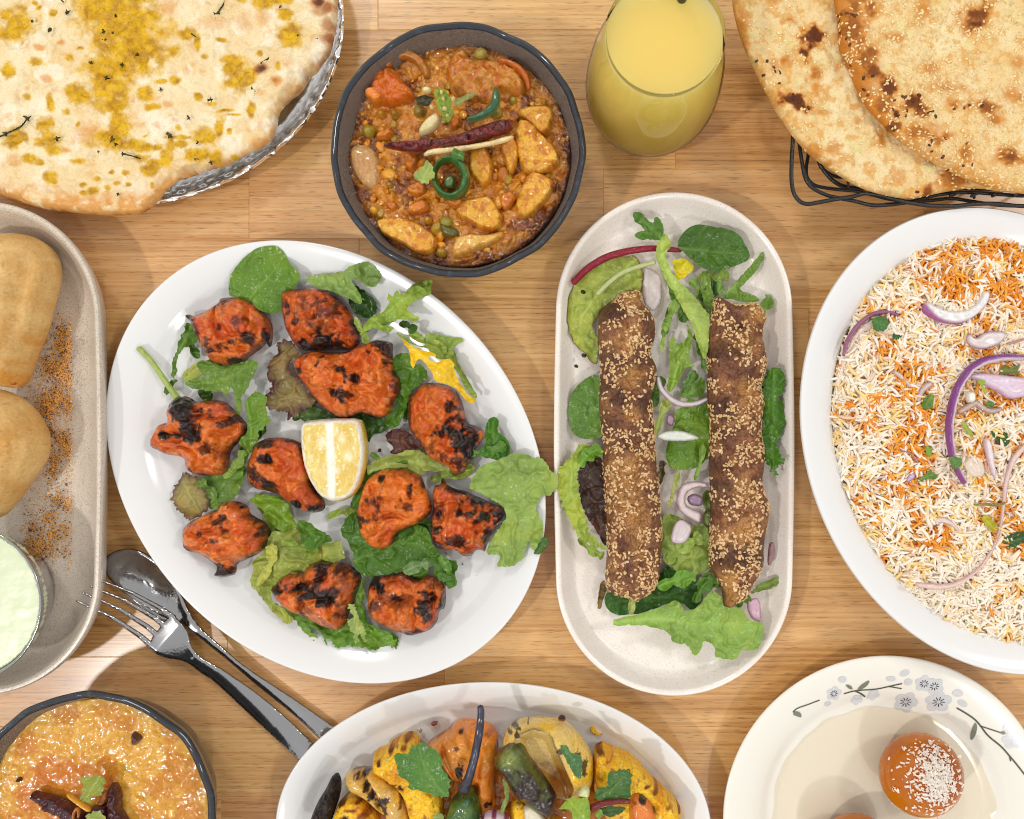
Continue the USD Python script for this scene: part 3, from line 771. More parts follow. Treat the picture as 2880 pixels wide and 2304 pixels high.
# dried herb sprigs
HERB = [(300, 185, 16), (410, 75, 13), (550, 380, 11), (740, 395, 14), (35, 812, 15), (345, 842, 16), (680, 842, 17), (1030, 822, 22), (745, 935, 15), (1185, 965, 16), (1280, 985, 11), (1278, 605, 13), (975, 545, 10), (835, 332, 10), (1230, 255, 14), (645, 475, 14), (700, 875, 12), (1660, 330, 15), (1925, 237, 11), (195, 130, 12), (630, 195, 16), (690, 205, 18), (640, 245, 16), (700, 95, 12), (1145, 715, 10), (595, 920, 8), (715, 1178, 8), (1745, 302, 15), (1200, 862, 9), (165, 720, 22), (1530, 540, 16), (1805, 215, 10), (1700, 40, 8), (1310, 90, 24), (375, 5, 9)]
hr = np.random.default_rng(4)
HT = ['herb flake on the flatbread, left of the big butter pool, upper one of two', 'herb flake on the flatbread, in the plain bread near the top left', "herb flake on the flatbread, just left of the butter pool's waist", 'herb flake on the flatbread, in the middle of the butter pool', 'herb flake on the flatbread, at the left picture edge, by the curved stalk', 'herb flake on the flatbread, on the lower left butter patch', "herb flake on the flatbread, on the butter pool's foot, upper one", 'herb flake on the flatbread, crumpled and green, beside the V-shaped butter streak', 'herb flake on the flatbread, with a short tail, left above the V-shaped butter streak', 'herb flake on the flatbread, on the butter patch near the foil rim, left one', 'herb flake on the flatbread, on the butter patch near the foil rim, right one', 'herb flake on the flatbread, right of the V streak, well above the foil rim', "herb flake on the flatbread, small, below the butter pool's right side", 'herb flake on the flatbread, in the butter pool, right above its middle', 'herb flake on the flatbread, forked, in the small butter patch right of the big pool', "herb flake on the flatbread, at the left edge of the butter pool's lower half", "herb flake on the flatbread, on the butter pool's foot, lower one", 'herb flake on the flatbread, long and thin, beside the charred bubble', 'herb flake on the flatbread, in the bare corner by the top right burnt rim', 'herb flake on the flatbread, on the round butter patch at the top left', 'herb flake on the flatbread, in the butter pool, left one of a close pair', 'herb flake on the flatbread, in the butter pool, right one of a close pair', 'herb flake on the flatbread, in the butter pool, below the close pair', 'herb flake on the flatbread, at the top of the butter pool', "herb flake on the flatbread, tiny, in the plain bread right of the butter pool's waist", "herb flake on the flatbread, tiny, under the butter pool's foot", 'herb flake on the flatbread, tiny, among the drops near the lower bread edge', 'herb flake on the flatbread, above the charred bubble, in the butter', 'herb flake on the flatbread, tiny, at the upper end of the right butter patch', 'herb flake on the flatbread, with a thin curved stalk near the left picture edge', 'herb flake on the flatbread, dark and Y-shaped, below the charred bubble', 'herb flake on the flatbread, in the butter patch at the upper right', 'herb flake on the flatbread, tiny, on the top right butter patch', 'herb flake on the flatbread, the largest sprig, at the top edge', 'herb flake on the flatbread, tiny, at the very top, left of the butter pool']
for i, (x, y, r) in enumerate(HERB):
    c = T1([(x, y)])[0]; rr = r / 2.156 * 1.12
    n = 9; a = np.arange(n) / n * 6.283 + hr.random() * 6
    rad = rr * np.where(np.arange(n) % 2 == 0, 1.2, .38) * hr.uniform(.4, 1.3, n)
    P = c + np.stack([np.cos(a) * rad, np.sin(a) * rad], 1)
    g = shapely.Polygon(P).buffer(.6)
    tails = {29: [(165, 720), (130, 770), (60, 800), (0, 830)], 30: [(1530, 540), (1560, 480), (1545, 585)], 33: [(1370, 5), (1320, 80), (1298, 150), (1312, 225)], 8: [(745, 935), (800, 945), (850, 962)], 14: [(1230, 255), (1160, 205)], 17: [(1660, 330), (1620, 370), (1570, 392), (1660, 335)]}
    if i in tails:
        g = g.union(bar(T1(tails[i]), 2.0))
    col = lerp(S(92, 88, 30), S(62, 60, 26), hr.random())
    blob("dried_herb", HT[i], "herb", g, .0305, .0014, .0012, 4, lambda p, d, t: np.tile(col, (len(p), 1)) * (.6 + .9 * nz(p, 7, i, 2))[:, None], M["leaf"], h=2.4, soft=0, ch=0, group="dried herb flakes on the buttered flatbread")

# ---------------------------------------------------------------- seeded flatbreads (top right)
lowp = T4([(66, -200), (70, 0), (85, 100), (120, 240), (180, 400), (240, 520), (300, 640), (350, 730), (390, 810), (440, 880), (500, 970), (580, 1060), (650, 1130), (760, 1200), (860, 1270), (980, 1340), (1130, 1388), (1280, 1418), (1420, 1408), (1520, 1385), (1700, 1350), (1850, 1345), (2000, 1370), (2350, 1390), (2350, -200)])
upp = T4([(790, -200), (800, 0), (828, 180), (832, 340), (862, 400), (910, 500), (960, 640), (1030, 760), (1100, 840), (1170, 910), (1260, 990), (1300, 1030), (1440, 1120), (1560, 1190), (1750, 1285), (1900, 1335), (2156, 1385), (2380, 1395), (2380, -200)])


def seedbread(lst, crust, sd):
    def f(p, d, t):
        w = (nz(p, 26, sd + 2, 4) - .5) * 2.6 + (nz(p, 8, sd + 3, 2) - .5) * .8
        base = lerp(S(236, 218, 172), S(228, 192, 128), 1.9 * nz(p, 60, sd, 3) - .45)
        base = lerp(base, S(216, 160, 78), step(nz(p, 18, sd + 5, 4), .50, .68) * .75)
        base = lerp(base, S(226, 214, 150), step(nz(p, 34, sd + 8, 2), .62, .8) * .6)
        base = lerp(base, S(216, 148, 56), np.clip(np.exp(-d / crust[0]) * (.25 + 1.25 * nz(p, 34, sd + 11, 3)) * crust[1], 0, 1))
        if sd == 70:
            bd = np.exp(-(d / 44) ** 2) * step(-p[:, 0], -2560, -2420) * (.55 + .9 * nz(p, 18, 77, 3))
            base = lerp(base, S(192, 116, 40), np.clip(bd * 1.1, 0, 1) * .92)
        b = spots(p, lst, T4, w, .8)
        base = lerp(base, S(204, 130, 46), np.clip(b * 1.7, 0, 1) * .9)
        base = lerp(base, S(128, 66, 26), step(b, .45, .95) * .9)
        base = lerp(base, S(74, 36, 22), step(b, .82, 1.15) * .75)
        return base * (1 - .10 * step(nz(p, 4, sd + 12, 2), .5, .7))[:, None]
    return f


LS = [(622, 290, 70, 85, 1.25), (500, 740, 85, 60, 1.25), (475, 165, 44, 34, .75), (450, 430, 46, 50, .65), (645, 550, 44, 40, .7), (660, 640, 26, 50, .55), (360, 30, 40, 40, .5), (1120, 1000, 26, 40, .6), (1450, 1365, 30, 40, .9), (780, 1090, 40, 40, .5), (760, 1175, 30, 20, .5), (800, 510, 30, 40, .5), (1640, 1290, 110, 60, .7), (950, 890, 30, 40, .5), (700, 830, 60, 22, .4), (340, 480, 50, 60, .5), (150, 200, 36, 120, .5), (1240, 1280, 40, 40, .4), (640, 1080, 50, 40, .5)]
US = [(1775, 150, 95, 95, 1.0), (1775, 205, 50, 42, 1.3), (940, 0, 60, 22, 1.35), (940, 90, 130, 150, .80), (915, 260, 110, 130, .80), (1000, 430, 90, 110, .82), (960, 350, 60, 200, .7), (1050, 560, 60, 60, .95), (1160, 650, 60, 45, 1.05), (1330, 760, 80, 60, 1.05), (1400, 790, 50, 50, 1.0), (1235, 830, 34, 30, 1.25), (1130, 780, 80, 70, .8), (1220, 890, 60, 50, .9), (1850, 800, 100, 60, .85), (1620, 770, 60, 40, .75), (1980, 1150, 90, 60, .95), (1500, 1000, 90, 50, .72), (1380, 960, 120, 60, .7), (1700, 1120, 80, 50, .7), (1900, 880, 70, 40, .65), (1560, 650, 120, 40, .5), (1400, 100, 60, 70, .5), (1200, 300, 70, 30, .55), (1480, 510, 60, 60, .5), (2080, 480, 60, 60, .5), (2050, 700, 80, 50, .55)]
BL = blob("seeded_flatbread", "pale seeded flatbread, the lower one, overhanging the wire basket on the left", "flatbread", lowp, .0545, .0045, .0035, 20, seedbread(LS, (16, .7), 40), M["bread"], h=2.8, bumps=[(.0020, 100, 31), (.0013, 34, 32), (.0005, 11, 33)], soft=1, ch=1)
BU = blob("seeded_flatbread", "browned seeded flatbread lying on top of the paler one", "flatbread", upp, .0640, .0050, .0045, 22, seedbread(US, (28, .95), 70), M["bread"], h=2.8, bumps=[(.0024, 110, 41), (.0014, 34, 42), (.0005, 11, 43)], soft=1, ch=1)
sv, sf = ellipsoid(.00175, .00105, .00045, 1)
sv0, sf0 = ellipsoid(1, .58, .30, 0)


def seeds(B, k, rng, size, c0, c1, name, keep=None, sink=.0000, tip=None):
    p, n, px = surf(B, k, rng, keep)
    m = len(p)
    v, f = scatter(p + n * sink, n + rng.normal(0, .18, n.shape), rng.uniform(0, 6.28, m), sv0, sf0, rng.uniform(.75, 1.15, m) * size)
    c = np.repeat(lerp(c0, c1, rng.random(m)), len(sv0), 0)
    mesh(B["thing"], name, v, f, M["seed"], c, True, kind="stuff")


sr = np.random.default_rng(8)
seeds(BL, 1300, sr, .00122, S(242, 222, 172), S(228, 192, 128), "sesame_seeds", lambda q: (nz(q, 60, 50, 2) > .43) & (spots(q, LS, T4, np.zeros(len(q)), .8) < sr.uniform(.2, 1.3, len(q))), .0001)
seeds(BU, 2500, sr, .00122, S(242, 220, 168), S(226, 188, 122), "sesame_seeds", lambda q: (nz(q, 70, 51, 2) > .36) & (spots(q, US, T4, np.zeros(len(q)), .8) < sr.uniform(.2, 1.5, len(q))), .0001)
EDGE = T4([(860, 120), (900, 300), (960, 480), (1050, 640), (1120, 720), (1260, 760), (1330, 720), (1240, 860), (1500, 900), (1640, 850), (1780, 820), (1700, 1130), (1480, 1030), (1590, 1150)])
seeds(BU, 5200, sr, .0015, S(110, 58, 26), S(70, 36, 18), "cumin_seeds", lambda q: (np.min(np.hypot(*(q[:, None] - EDGE[None]).transpose(2, 0, 1)), 1) < 34) & (sr.random(len(q)) < .075), .0001)
ED2 = T4([(250, 370), (280, 480), (330, 520), (400, 600), (500, 760), (560, 810), (1300, 1260), (1350, 1390)])
seeds(BL, 5000, sr, .0016, S(86, 50, 22), S(54, 30, 14), "cumin_seeds", lambda q: (np.min(np.hypot(*(q[:, None] - ED2[None]).transpose(2, 0, 1)), 1) < 26) & (sr.random(len(q)) < .075), .0001)

# ---------------------------------------------------------------- chicken platter
CHK = []


def chicken(label, poly, z, up, R, seed, dark, chars, conv, red=.5, folds=()):
    def col(p, d, t):
        n1, n2, n3, n4 = nz(p, 58, seed, 3), nz(p, 24, seed + 1, 3), nz(p, 8, seed + 2, 3), nz(p, 3.2, seed + 3, 2)
        th = seed * .7; pr = np.stack([p[:, 0] * np.cos(th) + p[:, 1] * np.sin(th), -p[:, 0] * np.sin(th) + p[:, 1] * np.cos(th)], 1)
        nf = nz(pr * [.28, 1.3], 8, seed + 11, 3)
        c = lerp(S(200, 78, 22), S(230, 120, 36), np.clip((n1 - .5) * 2.6 + .5 + (.5 - red), 0, 1))
        c = lerp(c, S(240, 150, 62), step(n2, .55, .74) * .6)
        c = lerp(c, S(166, 62, 28), step(-n2, -.47, -.30) * .4)
        c = lerp(c, S(134, 58, 26), step(n1 * .6 + n2 * .5 + n3 * .25, .76 - dark * .22, .90 - dark * .2) * .85)
        c = lerp(c, S(172, 70, 32), step(nf, .55, .72) * .25)
        c = lerp(c, S(246, 160, 88), step(-nf, -.42, -.30) * .35)
        c = lerp(c, S(150, 66, 30), step(n3, .60, .72) * .22)
        c = lerp(c, S(70, 30, 16), step(n4, .70, .80) * .5)
        e = np.exp(-d / 9.0) * (nz(p, 34, seed + 5, 2) * 2.4 - .55 + dark * .8 + (n3 - .5) * 1.5)
        ch = spots(p, chars, conv, (n2 - .5) * 3.4 + (n3 - .5) * 1.8, .42) if chars else 0
        c = lerp(c, S(92, 34, 18), np.clip(e * 1.3 + np.clip(np.asarray(ch) * 1.7, 0, 1) * .85, 0, 1))
        return lerp(c, S(30, 22, 20), np.clip(step(e, .62, 1.05) + step(ch, .55, .95), 0, 1) * .96)

    def za(p, d):
        z2 = np.zeros(len(p)); k = np.clip(d / 22, 0, 1)
        for q in folds:
            ln = chaikin(conv(q[0]), 2, False); s, w, L = along(p, ln)
            z2 += q[1] * np.exp(-(w / q[2]) ** 2) * np.clip(np.minimum(s, L - s) / 20 + .3, 0, 1)
        th = seed * .7; pr = np.stack([p[:, 0] * np.cos(th) + p[:, 1] * np.sin(th), -p[:, 0] * np.sin(th) + p[:, 1] * np.cos(th)], 1)
        z2 += .0014 * (nz(pr * [.28, 1.3], 8, seed + 11, 3) - .5)
        r = np.abs(nz(p, 46, seed + 20, 2) - .5) * 2
        return z2 * k - .0042 * np.exp(-(r / .12) ** 2) * k
    b = blob("chicken_piece", label, "chicken", poly, z, up, .009, R, col, M["meat"], h=3.2, bumps=[(.0042, 52, seed + 7), (.0022, 21, seed + 8), (.0005, 8, seed + 9)], soft=1, zadd=za, ch=1)
    CHK.append(b)
    return b


chicken("charred red chicken piece with a burnt tip, upper left of the platter", C1([(612, 575), (640, 568), (672, 582), (715, 572), (790, 540), (860, 490), (870, 455), (910, 450), (960, 448), (1010, 455), (1050, 470), (1100, 480), (1150, 520), (1185, 570), (1215, 605), (1235, 650), (1238, 730), (1225, 802), (1205, 805), (1198, 765), (1170, 800), (1110, 845), (1060, 880), (1050, 912), (1000, 928), (930, 938), (870, 930), (810, 915), (780, 870), (740, 800), (700, 730), (680, 680), (665, 630), (640, 612)]),
        .019, .016, 70, 100, .15, [(640, 590, 40, 34), (985, 775, 40, 36), (850, 830, 50, 50, .8), (980, 910, 60, 30), (1218, 760, 20, 60), (1100, 735, 40, 36, .9), (880, 470, 50, 30, .8), (710, 680, 50, 50, .7), (905, 680, 20, 24, .8), (1040, 640, 30, 60, .6)], C1, .55, [([(1130, 520), (1190, 640), (1160, 760), (1000, 840)], -.003, 12)])
chicken("dark red chicken piece between the spinach leaf and the large piece", D([(593, 628), (600, 613), (630, 608), (668, 607), (700, 615), (725, 640), (745, 670), (757, 700), (760, 722), (742, 738), (705, 735), (665, 742), (640, 738), (622, 728), (605, 700), (597, 670)]),
        .019, .016, 80, 120, .55, [(690, 722, 34, 18), (650, 730, 22, 12), (612, 660, 9, 14, .8), (632, 680, 8, 8, .8), (752, 690, 10, 26, .7), (680, 640, 20, 9, .6), (705, 662, 20, 16, .6)], D, .6)
chicken("largest chicken piece, speckled, in the middle of the platter", np.vstack([C1([(1380, 905), (1440, 855), (1520, 832)]), C2([(0, 838), (120, 842), (200, 835), (260, 800), (350, 770), (400, 750), (470, 758), (525, 775), (520, 830), (520, 900), (530, 960), (560, 1020), (585, 1080), (570, 1130), (530, 1190), (500, 1280), (450, 1305), (400, 1310), (350, 1280), (300, 1275), (200, 1305), (120, 1300), (60, 1262)]), C1([(1560, 1200), (1480, 1090), (1405, 985)])]),
        .021, .017, 85, 140, .1, [(460, 780, 80, 40), (500, 850, 30, 60, .8), (170, 970, 30, 24), (270, 1030, 50, 28, .9), (190, 1150, 80, 40, .85), (370, 850, 20, 14, .8), (25, 945, 20, 20), (550, 1100, 40, 50, .6), (-130, 980, 24, 20, .9), (-60, 880, 16, 12, .8), (60, 880, 14, 12, .8)], C2, .4, [([(260, 830), (330, 1000), (250, 1120), (240, 1290)], -.004, 14), ([(430, 1020), (400, 1180)], .003, 30)])
chicken("red chicken piece below the yellow leaf, with a black burnt patch", C2([(625, 1170), (680, 1130), (720, 1070), (780, 1055), (860, 1060), (930, 1080), (985, 1130), (1020, 1200), (1035, 1280), (1060, 1350), (1110, 1360), (1165, 1390), (1185, 1440), (1150, 1480), (1115, 1520), (1120, 1570), (1090, 1610), (1050, 1620), (1040, 1690), (1000, 1715), (950, 1710), (920, 1660), (830, 1620), (770, 1580), (740, 1530), (700, 1470), (640, 1400), (620, 1300), (630, 1230)]),
        .019, .017, 80, 160, .12, [(985, 1390, 95, 60), (1030, 1470, 60, 70), (1085, 1580, 40, 50), (930, 1235, 40, 34, .8), (980, 1610, 60, 40, .7), (900, 1580, 60, 30, .6), (650, 1320, 30, 90, .5)], C2, .62, [([(800, 1070), (820, 1200)], -.003, 10), ([(740, 1540), (900, 1560), (1060, 1500)], -.002, 12)])
chicken("folded chicken piece with a black charred ridge at the left of the platter", C1([(490, 1270), (510, 1210), (560, 1160), (620, 1150), (660, 1170), (690, 1195), (760, 1185), (850, 1180), (910, 1200), (960, 1250), (1010, 1300), (1050, 1350), (1050, 1410), (1010, 1460), (960, 1510), (930, 1560), (920, 1650), (890, 1710), (830, 1722), (720, 1720), (640, 1690), (620, 1650), (620, 1600), (560, 1580), (480, 1570), (420, 1540), (380, 1520), (372, 1470), (400, 1420), (440, 1350), (480, 1340), (505, 1345), (500, 1300)]),
        .020, .014, 60, 180, .2, [(610, 1190, 75, 50), (660, 1270, 80, 70), (700, 1380, 60, 50), (590, 1430, 110, 30), (700, 1450, 60, 40), (960, 1350, 80, 34, .8), (400, 1530, 34, 24), (850, 1290, 30, 30, .7), (800, 1530, 50, 24, .7), (620, 1690, 60, 30)], C1, .35, [([(600, 1190), (640, 1300), (700, 1420)], .006, 24), ([(480, 1450), (620, 1430), (740, 1460)], -.004, 10), ([(740, 1220), (770, 1400)], -.005, 9)])
chicken("chicken piece tucked against the lemon wedge's left side", np.vstack([C1([(1062, 1640), (1090, 1560), (1130, 1480), (1200, 1450), (1290, 1445), (1370, 1455), (1450, 1490)]), C3([(1480, 0), (1510, 80), (1530, 150), (1560, 210), (1600, 260), (1617, 320), (1580, 356), (1510, 362), (1430, 340), (1340, 280), (1290, 232), (1200, 205), (1120, 195), (1070, 150), (1055, 90)])]),
        .018, .014, 70, 200, .42, [(1240, 1590, 50, 26), (1380, 1470, 60, 26, .9), (1200, 1490, 80, 24, .8), (1550, 1940, 70, 36), (1440, 1920, 60, 26), (1250, 1780, 60, 40, .9), (1120, 1720, 50, 60, .8)], C1, .45)
chicken("smooth bright orange chicken piece right of the lemon wedge", C4([(265, 370), (280, 290), (310, 180), (350, 110), (430, 60), (520, 40), (610, 40), (680, 70), (730, 110), (760, 200), (795, 290), (800, 350), (760, 400), (690, 440), (620, 470), (560, 510), (530, 540), (520, 590), (460, 620), (380, 615), (330, 570), (290, 500), (275, 430)]),
        .022, .018, 95, 220, -.25, [(435, 300, 56, 66, .78), (330, 400, 60, 22, .85), (660, 205, 16, 36, .9), (650, 300, 40, 30, .6), (465, 110, 24, 22, .95), (290, 440, 30, 30, .7), (600, 45, 90, 12, .8), (520, 380, 40, 14, .5)], C4, .3, [([(330, 180), (500, 200), (700, 240)], -.0018, 12), ([(700, 250), (800, 220)], -.003, 8)])
chicken("small dark burnt chicken piece beside the big pale lettuce leaf", C4([(795, 400), (810, 300), (800, 220), (820, 165), (862, 160), (865, 115), (890, 115), (905, 160), (960, 190), (1030, 200), (1100, 235), (1180, 270), (1240, 300), (1290, 310), (1325, 350), (1320, 400), (1280, 440), (1240, 490), (1200, 560), (1180, 645), (1150, 625), (1110, 630), (1090, 665), (1050, 675), (1010, 665), (970, 625), (900, 625), (840, 620), (800, 560), (795, 480)]),
        .020, .013, 60, 240, .62, [(855, 420, 34, 60), (1060, 355, 110, 26, .95), (1290, 370, 50, 70), (1180, 390, 50, 40, .9), (875, 135, 24, 24), (1160, 280, 100, 26, .9), (980, 560, 60, 40, .8), (1220, 530, 40, 80, .8), (820, 560, 40, 60, .8)], C4, .6, [([(940, 330), (1060, 350), (1200, 370)], .004, 14), ([(980, 520), (1010, 600)], -.004, 12)])
chicken("chicken piece with a burnt black nub, lower left of the platter", C3([(600, 540), (610, 470), (650, 420), (720, 390), (780, 360), (850, 350), (880, 290), (930, 275), (1000, 280), (1060, 310), (1075, 370), (1130, 400), (1190, 430), (1215, 480), (1200, 560), (1185, 610), (1140, 650), (1060, 690), (980, 722), (975, 800), (920, 815), (870, 820), (815, 806), (850, 760), (845, 730), (790, 690), (730, 650), (650, 640), (605, 600)]),
        .019, .016, 75, 260, .1, [(900, 780, 90, 50), (920, 400, 60, 50, .85), (870, 545, 26, 26, .95), (1040, 290, 60, 40), (650, 620, 60, 30, .95), (770, 490, 30, 30, .8), (1190, 480, 36, 60, .8), (820, 560, 30, 20, .7), (1010, 720, 40, 30, .6)], C3, .4, [([(860, 360), (840, 460)], -.003, 12)])
chicken("striped grilled chicken piece at the bottom, left of two", np.vstack([C3([(1225, 890), (1260, 870), (1300, 820), (1350, 795), (1430, 800), (1460, 790), (1490, 740), (1560, 705), (1640, 698)]), C4([(0, 698), (80, 710), (190, 720), (260, 760), (300, 810), (290, 870), (260, 940), (240, 1010), (210, 1070), (190, 1150), (150, 1195), (90, 1190), (0, 1160)]), C3([(1480, 1100), (1380, 1070), (1320, 1030), (1270, 970)])]),
        .020, .016, 75, 280, .3, [(1290, 880, 90, 60), (1450, 890, 120, 26), (1560, 930, 90, 40), (1610, 800, 40, 80, .85), (1700, 880, 40, 50, .8), (1510, 1080, 34, 22, .95), (1640, 950, 60, 40, .9), (1850, 760, 90, 40, .8), (1760, 1030, 50, 60, .6)], C3, .5, [([(1300, 860), (1450, 890), (1600, 930)], -.004, 12)])
chicken("grilled chicken piece with two black blotches at the bottom, right of two", C4([(345, 900), (360, 850), (380, 810), (440, 805), (520, 810), (590, 780), (640, 800), (700, 830), (780, 800), (870, 840), (895, 870), (900, 950), (895, 1040), (850, 1060), (840, 1130), (800, 1190), (740, 1215), (650, 1240), (590, 1220), (540, 1200), (470, 1170), (400, 1140), (350, 1080), (340, 1000)]),
        .020, .015, 75, 300, .32, [(430, 860, 80, 55), (760, 970, 60, 70), (770, 1070, 30, 60, .95), (550, 950, 40, 26, .8), (880, 1020, 30, 60), (660, 1210, 60, 30, .8), (660, 820, 60, 30, .7), (400, 1000, 30, 40, .6)], C4, .35, [([(400, 900), (430, 1000), (480, 1140)], -.003, 11), ([(800, 880), (850, 1040)], -.004, 10)])

# lemon wedge
LEM = D([(636, 888), (660, 884), (700, 881), (760, 880), (768, 900), (774, 940), (772, 980), (762, 1020), (745, 1045), (720, 1056), (700, 1057), (675, 1045), (655, 1015), (640, 975), (635, 930)])


def lemon(p, d, t):
    q = p * .74861
    cx = 700 + (q[:, 1] - 880) * .03
    c = lerp(S(238, 214, 132), S(226, 190, 92), 2 * nz(p * [1, .4], 16, 3, 3) - .5)
    c = lerp(c, S(246, 238, 208), step(nz(p * [1, .3], 7, 8, 2), .58, .72) * .7)
    for x, y, r in ((685, 930, 9), (740, 960, 8), (715, 990, 7), (726, 925, 6)):
        c = lerp(c, S(246, 236, 204), np.exp(-(((q - [x, y]) / [r, r * 1.2]) ** 2).sum(1)))
    c = lerp(c, S(246, 243, 228), step(np.abs(q[:, 0] - cx), 11, 5))
    c = lerp(c, S(246, 241, 222), step(d, 17, 11))
    c = lerp(c, S(232, 192, 58), step(d, 5.5, 3.0) * step(q[:, 1], 884, 889))
    return c


blob("lemon_wedge", "pale cut lemon wedge with a white pith line, centre of the chicken platter", "lemon", LEM, .022, .010, .014, 30, lemon, M["citrus"], h=3, soft=2, bumps=[(.0010, 14, 4)], zadd=lambda p, d: -.003 * np.clip(d / 40, 0, 1), ch=1)

# salad leaves on the chicken platter
G1, G2, G3, GP = S(98, 146, 46), S(60, 110, 34), S(40, 82, 26), S(150, 184, 92)
PUR = S(86, 46, 50)
cl = lambda name, label, poly, z, color, **k: leaf(name, label, "salad leaf", poly, z, color, floor=fl_chicken, **k)
cl("spinach_leaf", "large smooth spinach leaf at the top of the chicken platter", C1([(915, 410), (935, 310), (990, 220), (1060, 150), (1130, 100), (1200, 85), (1270, 85), (1310, 110), (1340, 170), (1380, 230), (1430, 270), (1450, 310), (1410, 350), (1370, 390), (1320, 420), (1310, 490), (1290, 540), (1220, 565), (1160, 550), (1050, 470), (980, 450), (920, 435)]), .022, S(96, 146, 52), mid=C1([(1055, 475), (1140, 370), (1240, 260), (1310, 150)]), seed=1, ch=2, veins=40, jag=.8, wl=26, crinkle=.4)
cl("lettuce_leaf", "dark folded leaf under the pale one beside the second chicken piece", C2([(200, 330), (300, 390), (400, 470), (412, 540), (370, 590), (300, 598), (250, 565), (200, 480)]), .016, G3, seed=2, jag=2.6, wl=13)
cl("rocket_leaf", "pale green curled leaf at the top right of the chicken platter", C2([(-123, 290), (0, 285), (80, 268), (170, 265), (210, 245), (260, 215), (340, 200), (385, 215), (430, 270), (437, 330), (400, 380), (340, 376), (300, 345), (260, 325), (225, 320), (250, 370), (290, 430), (305, 480), (290, 502), (230, 470), (160, 440), (90, 410), (0, 392), (-80, 350)]), .024, S(128, 170, 96), mid=C2([(300, 490), (230, 400), (80, 330), (-100, 295)]), seed=3, curl=.005, jag=2.0, wl=12)
cl("mizuna_leaf", "light jagged mizuna leaf reaching over the platter's upper right rim", C2([(275, 705), (340, 620), (440, 555), (470, 520), (500, 490), (475, 448), (490, 445), (480, 415), (503, 428), (522, 455), (540, 420), (570, 403), (582, 450), (640, 400), (680, 350), (720, 330), (760, 325), (802, 316), (795, 370), (792, 425), (740, 450), (690, 470), (650, 500), (620, 540), (680, 580), (722, 602), (690, 622), (640, 615), (560, 602), (480, 622), (430, 650), (545, 662), (500, 702), (450, 692), (380, 662), (330, 692), (290, 728)]), .030, S(140, 180, 78), mid=C2([(265, 722), (450, 560), (640, 440), (785, 335)]), seed=4, h=3.6, veins=26)
cl("mizuna_leaf", "long pale serrated leaf behind the yellow leaf", C2([(540, 690), (620, 730), (690, 790), (760, 800), (750, 710), (790, 698), (860, 720), (900, 730), (1022, 738), (1022, 772), (940, 800), (960, 860), (1000, 940), (1050, 1020), (1080, 1080), (1132, 1160), (1100, 1172), (1040, 1100), (980, 980), (900, 880), (840, 820), (740, 812), (650, 780), (570, 732)]), .021, S(140, 178, 86), mid=C2([(560, 700), (760, 790), (900, 830), (1110, 1160)]), seed=5)
cl("yellow_leaf", "bright yellow frilled leaf beside the fourth chicken piece", C2([(570, 720), (620, 770), (700, 820), (750, 835), (832, 850), (830, 876), (780, 870), (768, 885), (800, 910), (850, 915), (880, 888), (932, 888), (957, 920), (960, 980), (1000, 1060), (1050, 1140), (1080, 1160), (1112, 1168), (1100, 1202), (1060, 1206), (1020, 1150), (960, 1090), (880, 1060), (820, 1050), (800, 980), (750, 910), (700, 880), (682, 920), (670, 972), (648, 910), (640, 830), (600, 780)]), .031, S(226, 206, 40), mid=C2([(570, 720), (760, 890), (900, 980), (1080, 1180)]), seed=6, vein=.25, curl=.005)
cl("lettuce_leaf", "mid green leaf right of the largest chicken piece", C2([(520, 870), (600, 840), (650, 870), (670, 930), (720, 920), (780, 1000), (740, 1060), (680, 1100), (640, 1150), (620, 1200), (600, 1290), (560, 1370), (500, 1390), (460, 1330), (480, 1270), (540, 1230), (590, 1120), (560, 1010), (520, 950)]), .018, S(84, 136, 44), seed=7, curl=.004, jag=2.6, wl=13)
cl("spinach_leaf", "dark green leaf between the lemon and the purple lettuce", C2([(300, 1280), (400, 1310), (470, 1310), (502, 1380), (440, 1420), (380, 1420), (350, 1500), (318, 1400)]), .014, G3, seed=8, jag=.8, wl=26, crinkle=.4)
cl("lettuce_leaf", "small purple frilly lettuce leaf right of the lemon", C2([(470, 1420), (540, 1380), (620, 1390), (680, 1450), (740, 1500), (720, 1530), (640, 1530), (600, 1570), (530, 1572), (500, 1560), (522, 1520), (480, 1470)]), .017, S(96, 62, 56), seed=9, edge=PUR, curl=.006, jag=2.6, wl=13)
cl("lettuce_leaf", "light green ribbed leaf above the bright orange chicken piece", C2([(335, 1645), (450, 1590), (540, 1570), (620, 1540), (690, 1530), (740, 1560), (790, 1600), (860, 1640), (932, 1670), (920, 1692), (820, 1682), (750, 1682), (735, 1722), (680, 1702), (600, 1662), (500, 1662), (400, 1682), (350, 1725)]), .018, S(140, 172, 96), mid=C2([(350, 1690), (600, 1600), (900, 1680)]), seed=10, curl=.004, jag=2.6, wl=13)
cl("rocket_leaf", "dark green rocket leaf at the right rim of the chicken platter", C2([(1170, 1400), (1210, 1310), (1250, 1293), (1282, 1340), (1268, 1400), (1310, 1440), (1352, 1478), (1358, 1550), (1320, 1612), (1270, 1612), (1200, 1590), (1130, 1572), (1190, 1500)]), .024, S(66, 124, 40), mid=C2([(1230, 1600), (1240, 1450), (1250, 1310)]), seed=11, curl=.005, jag=2.0, wl=12)
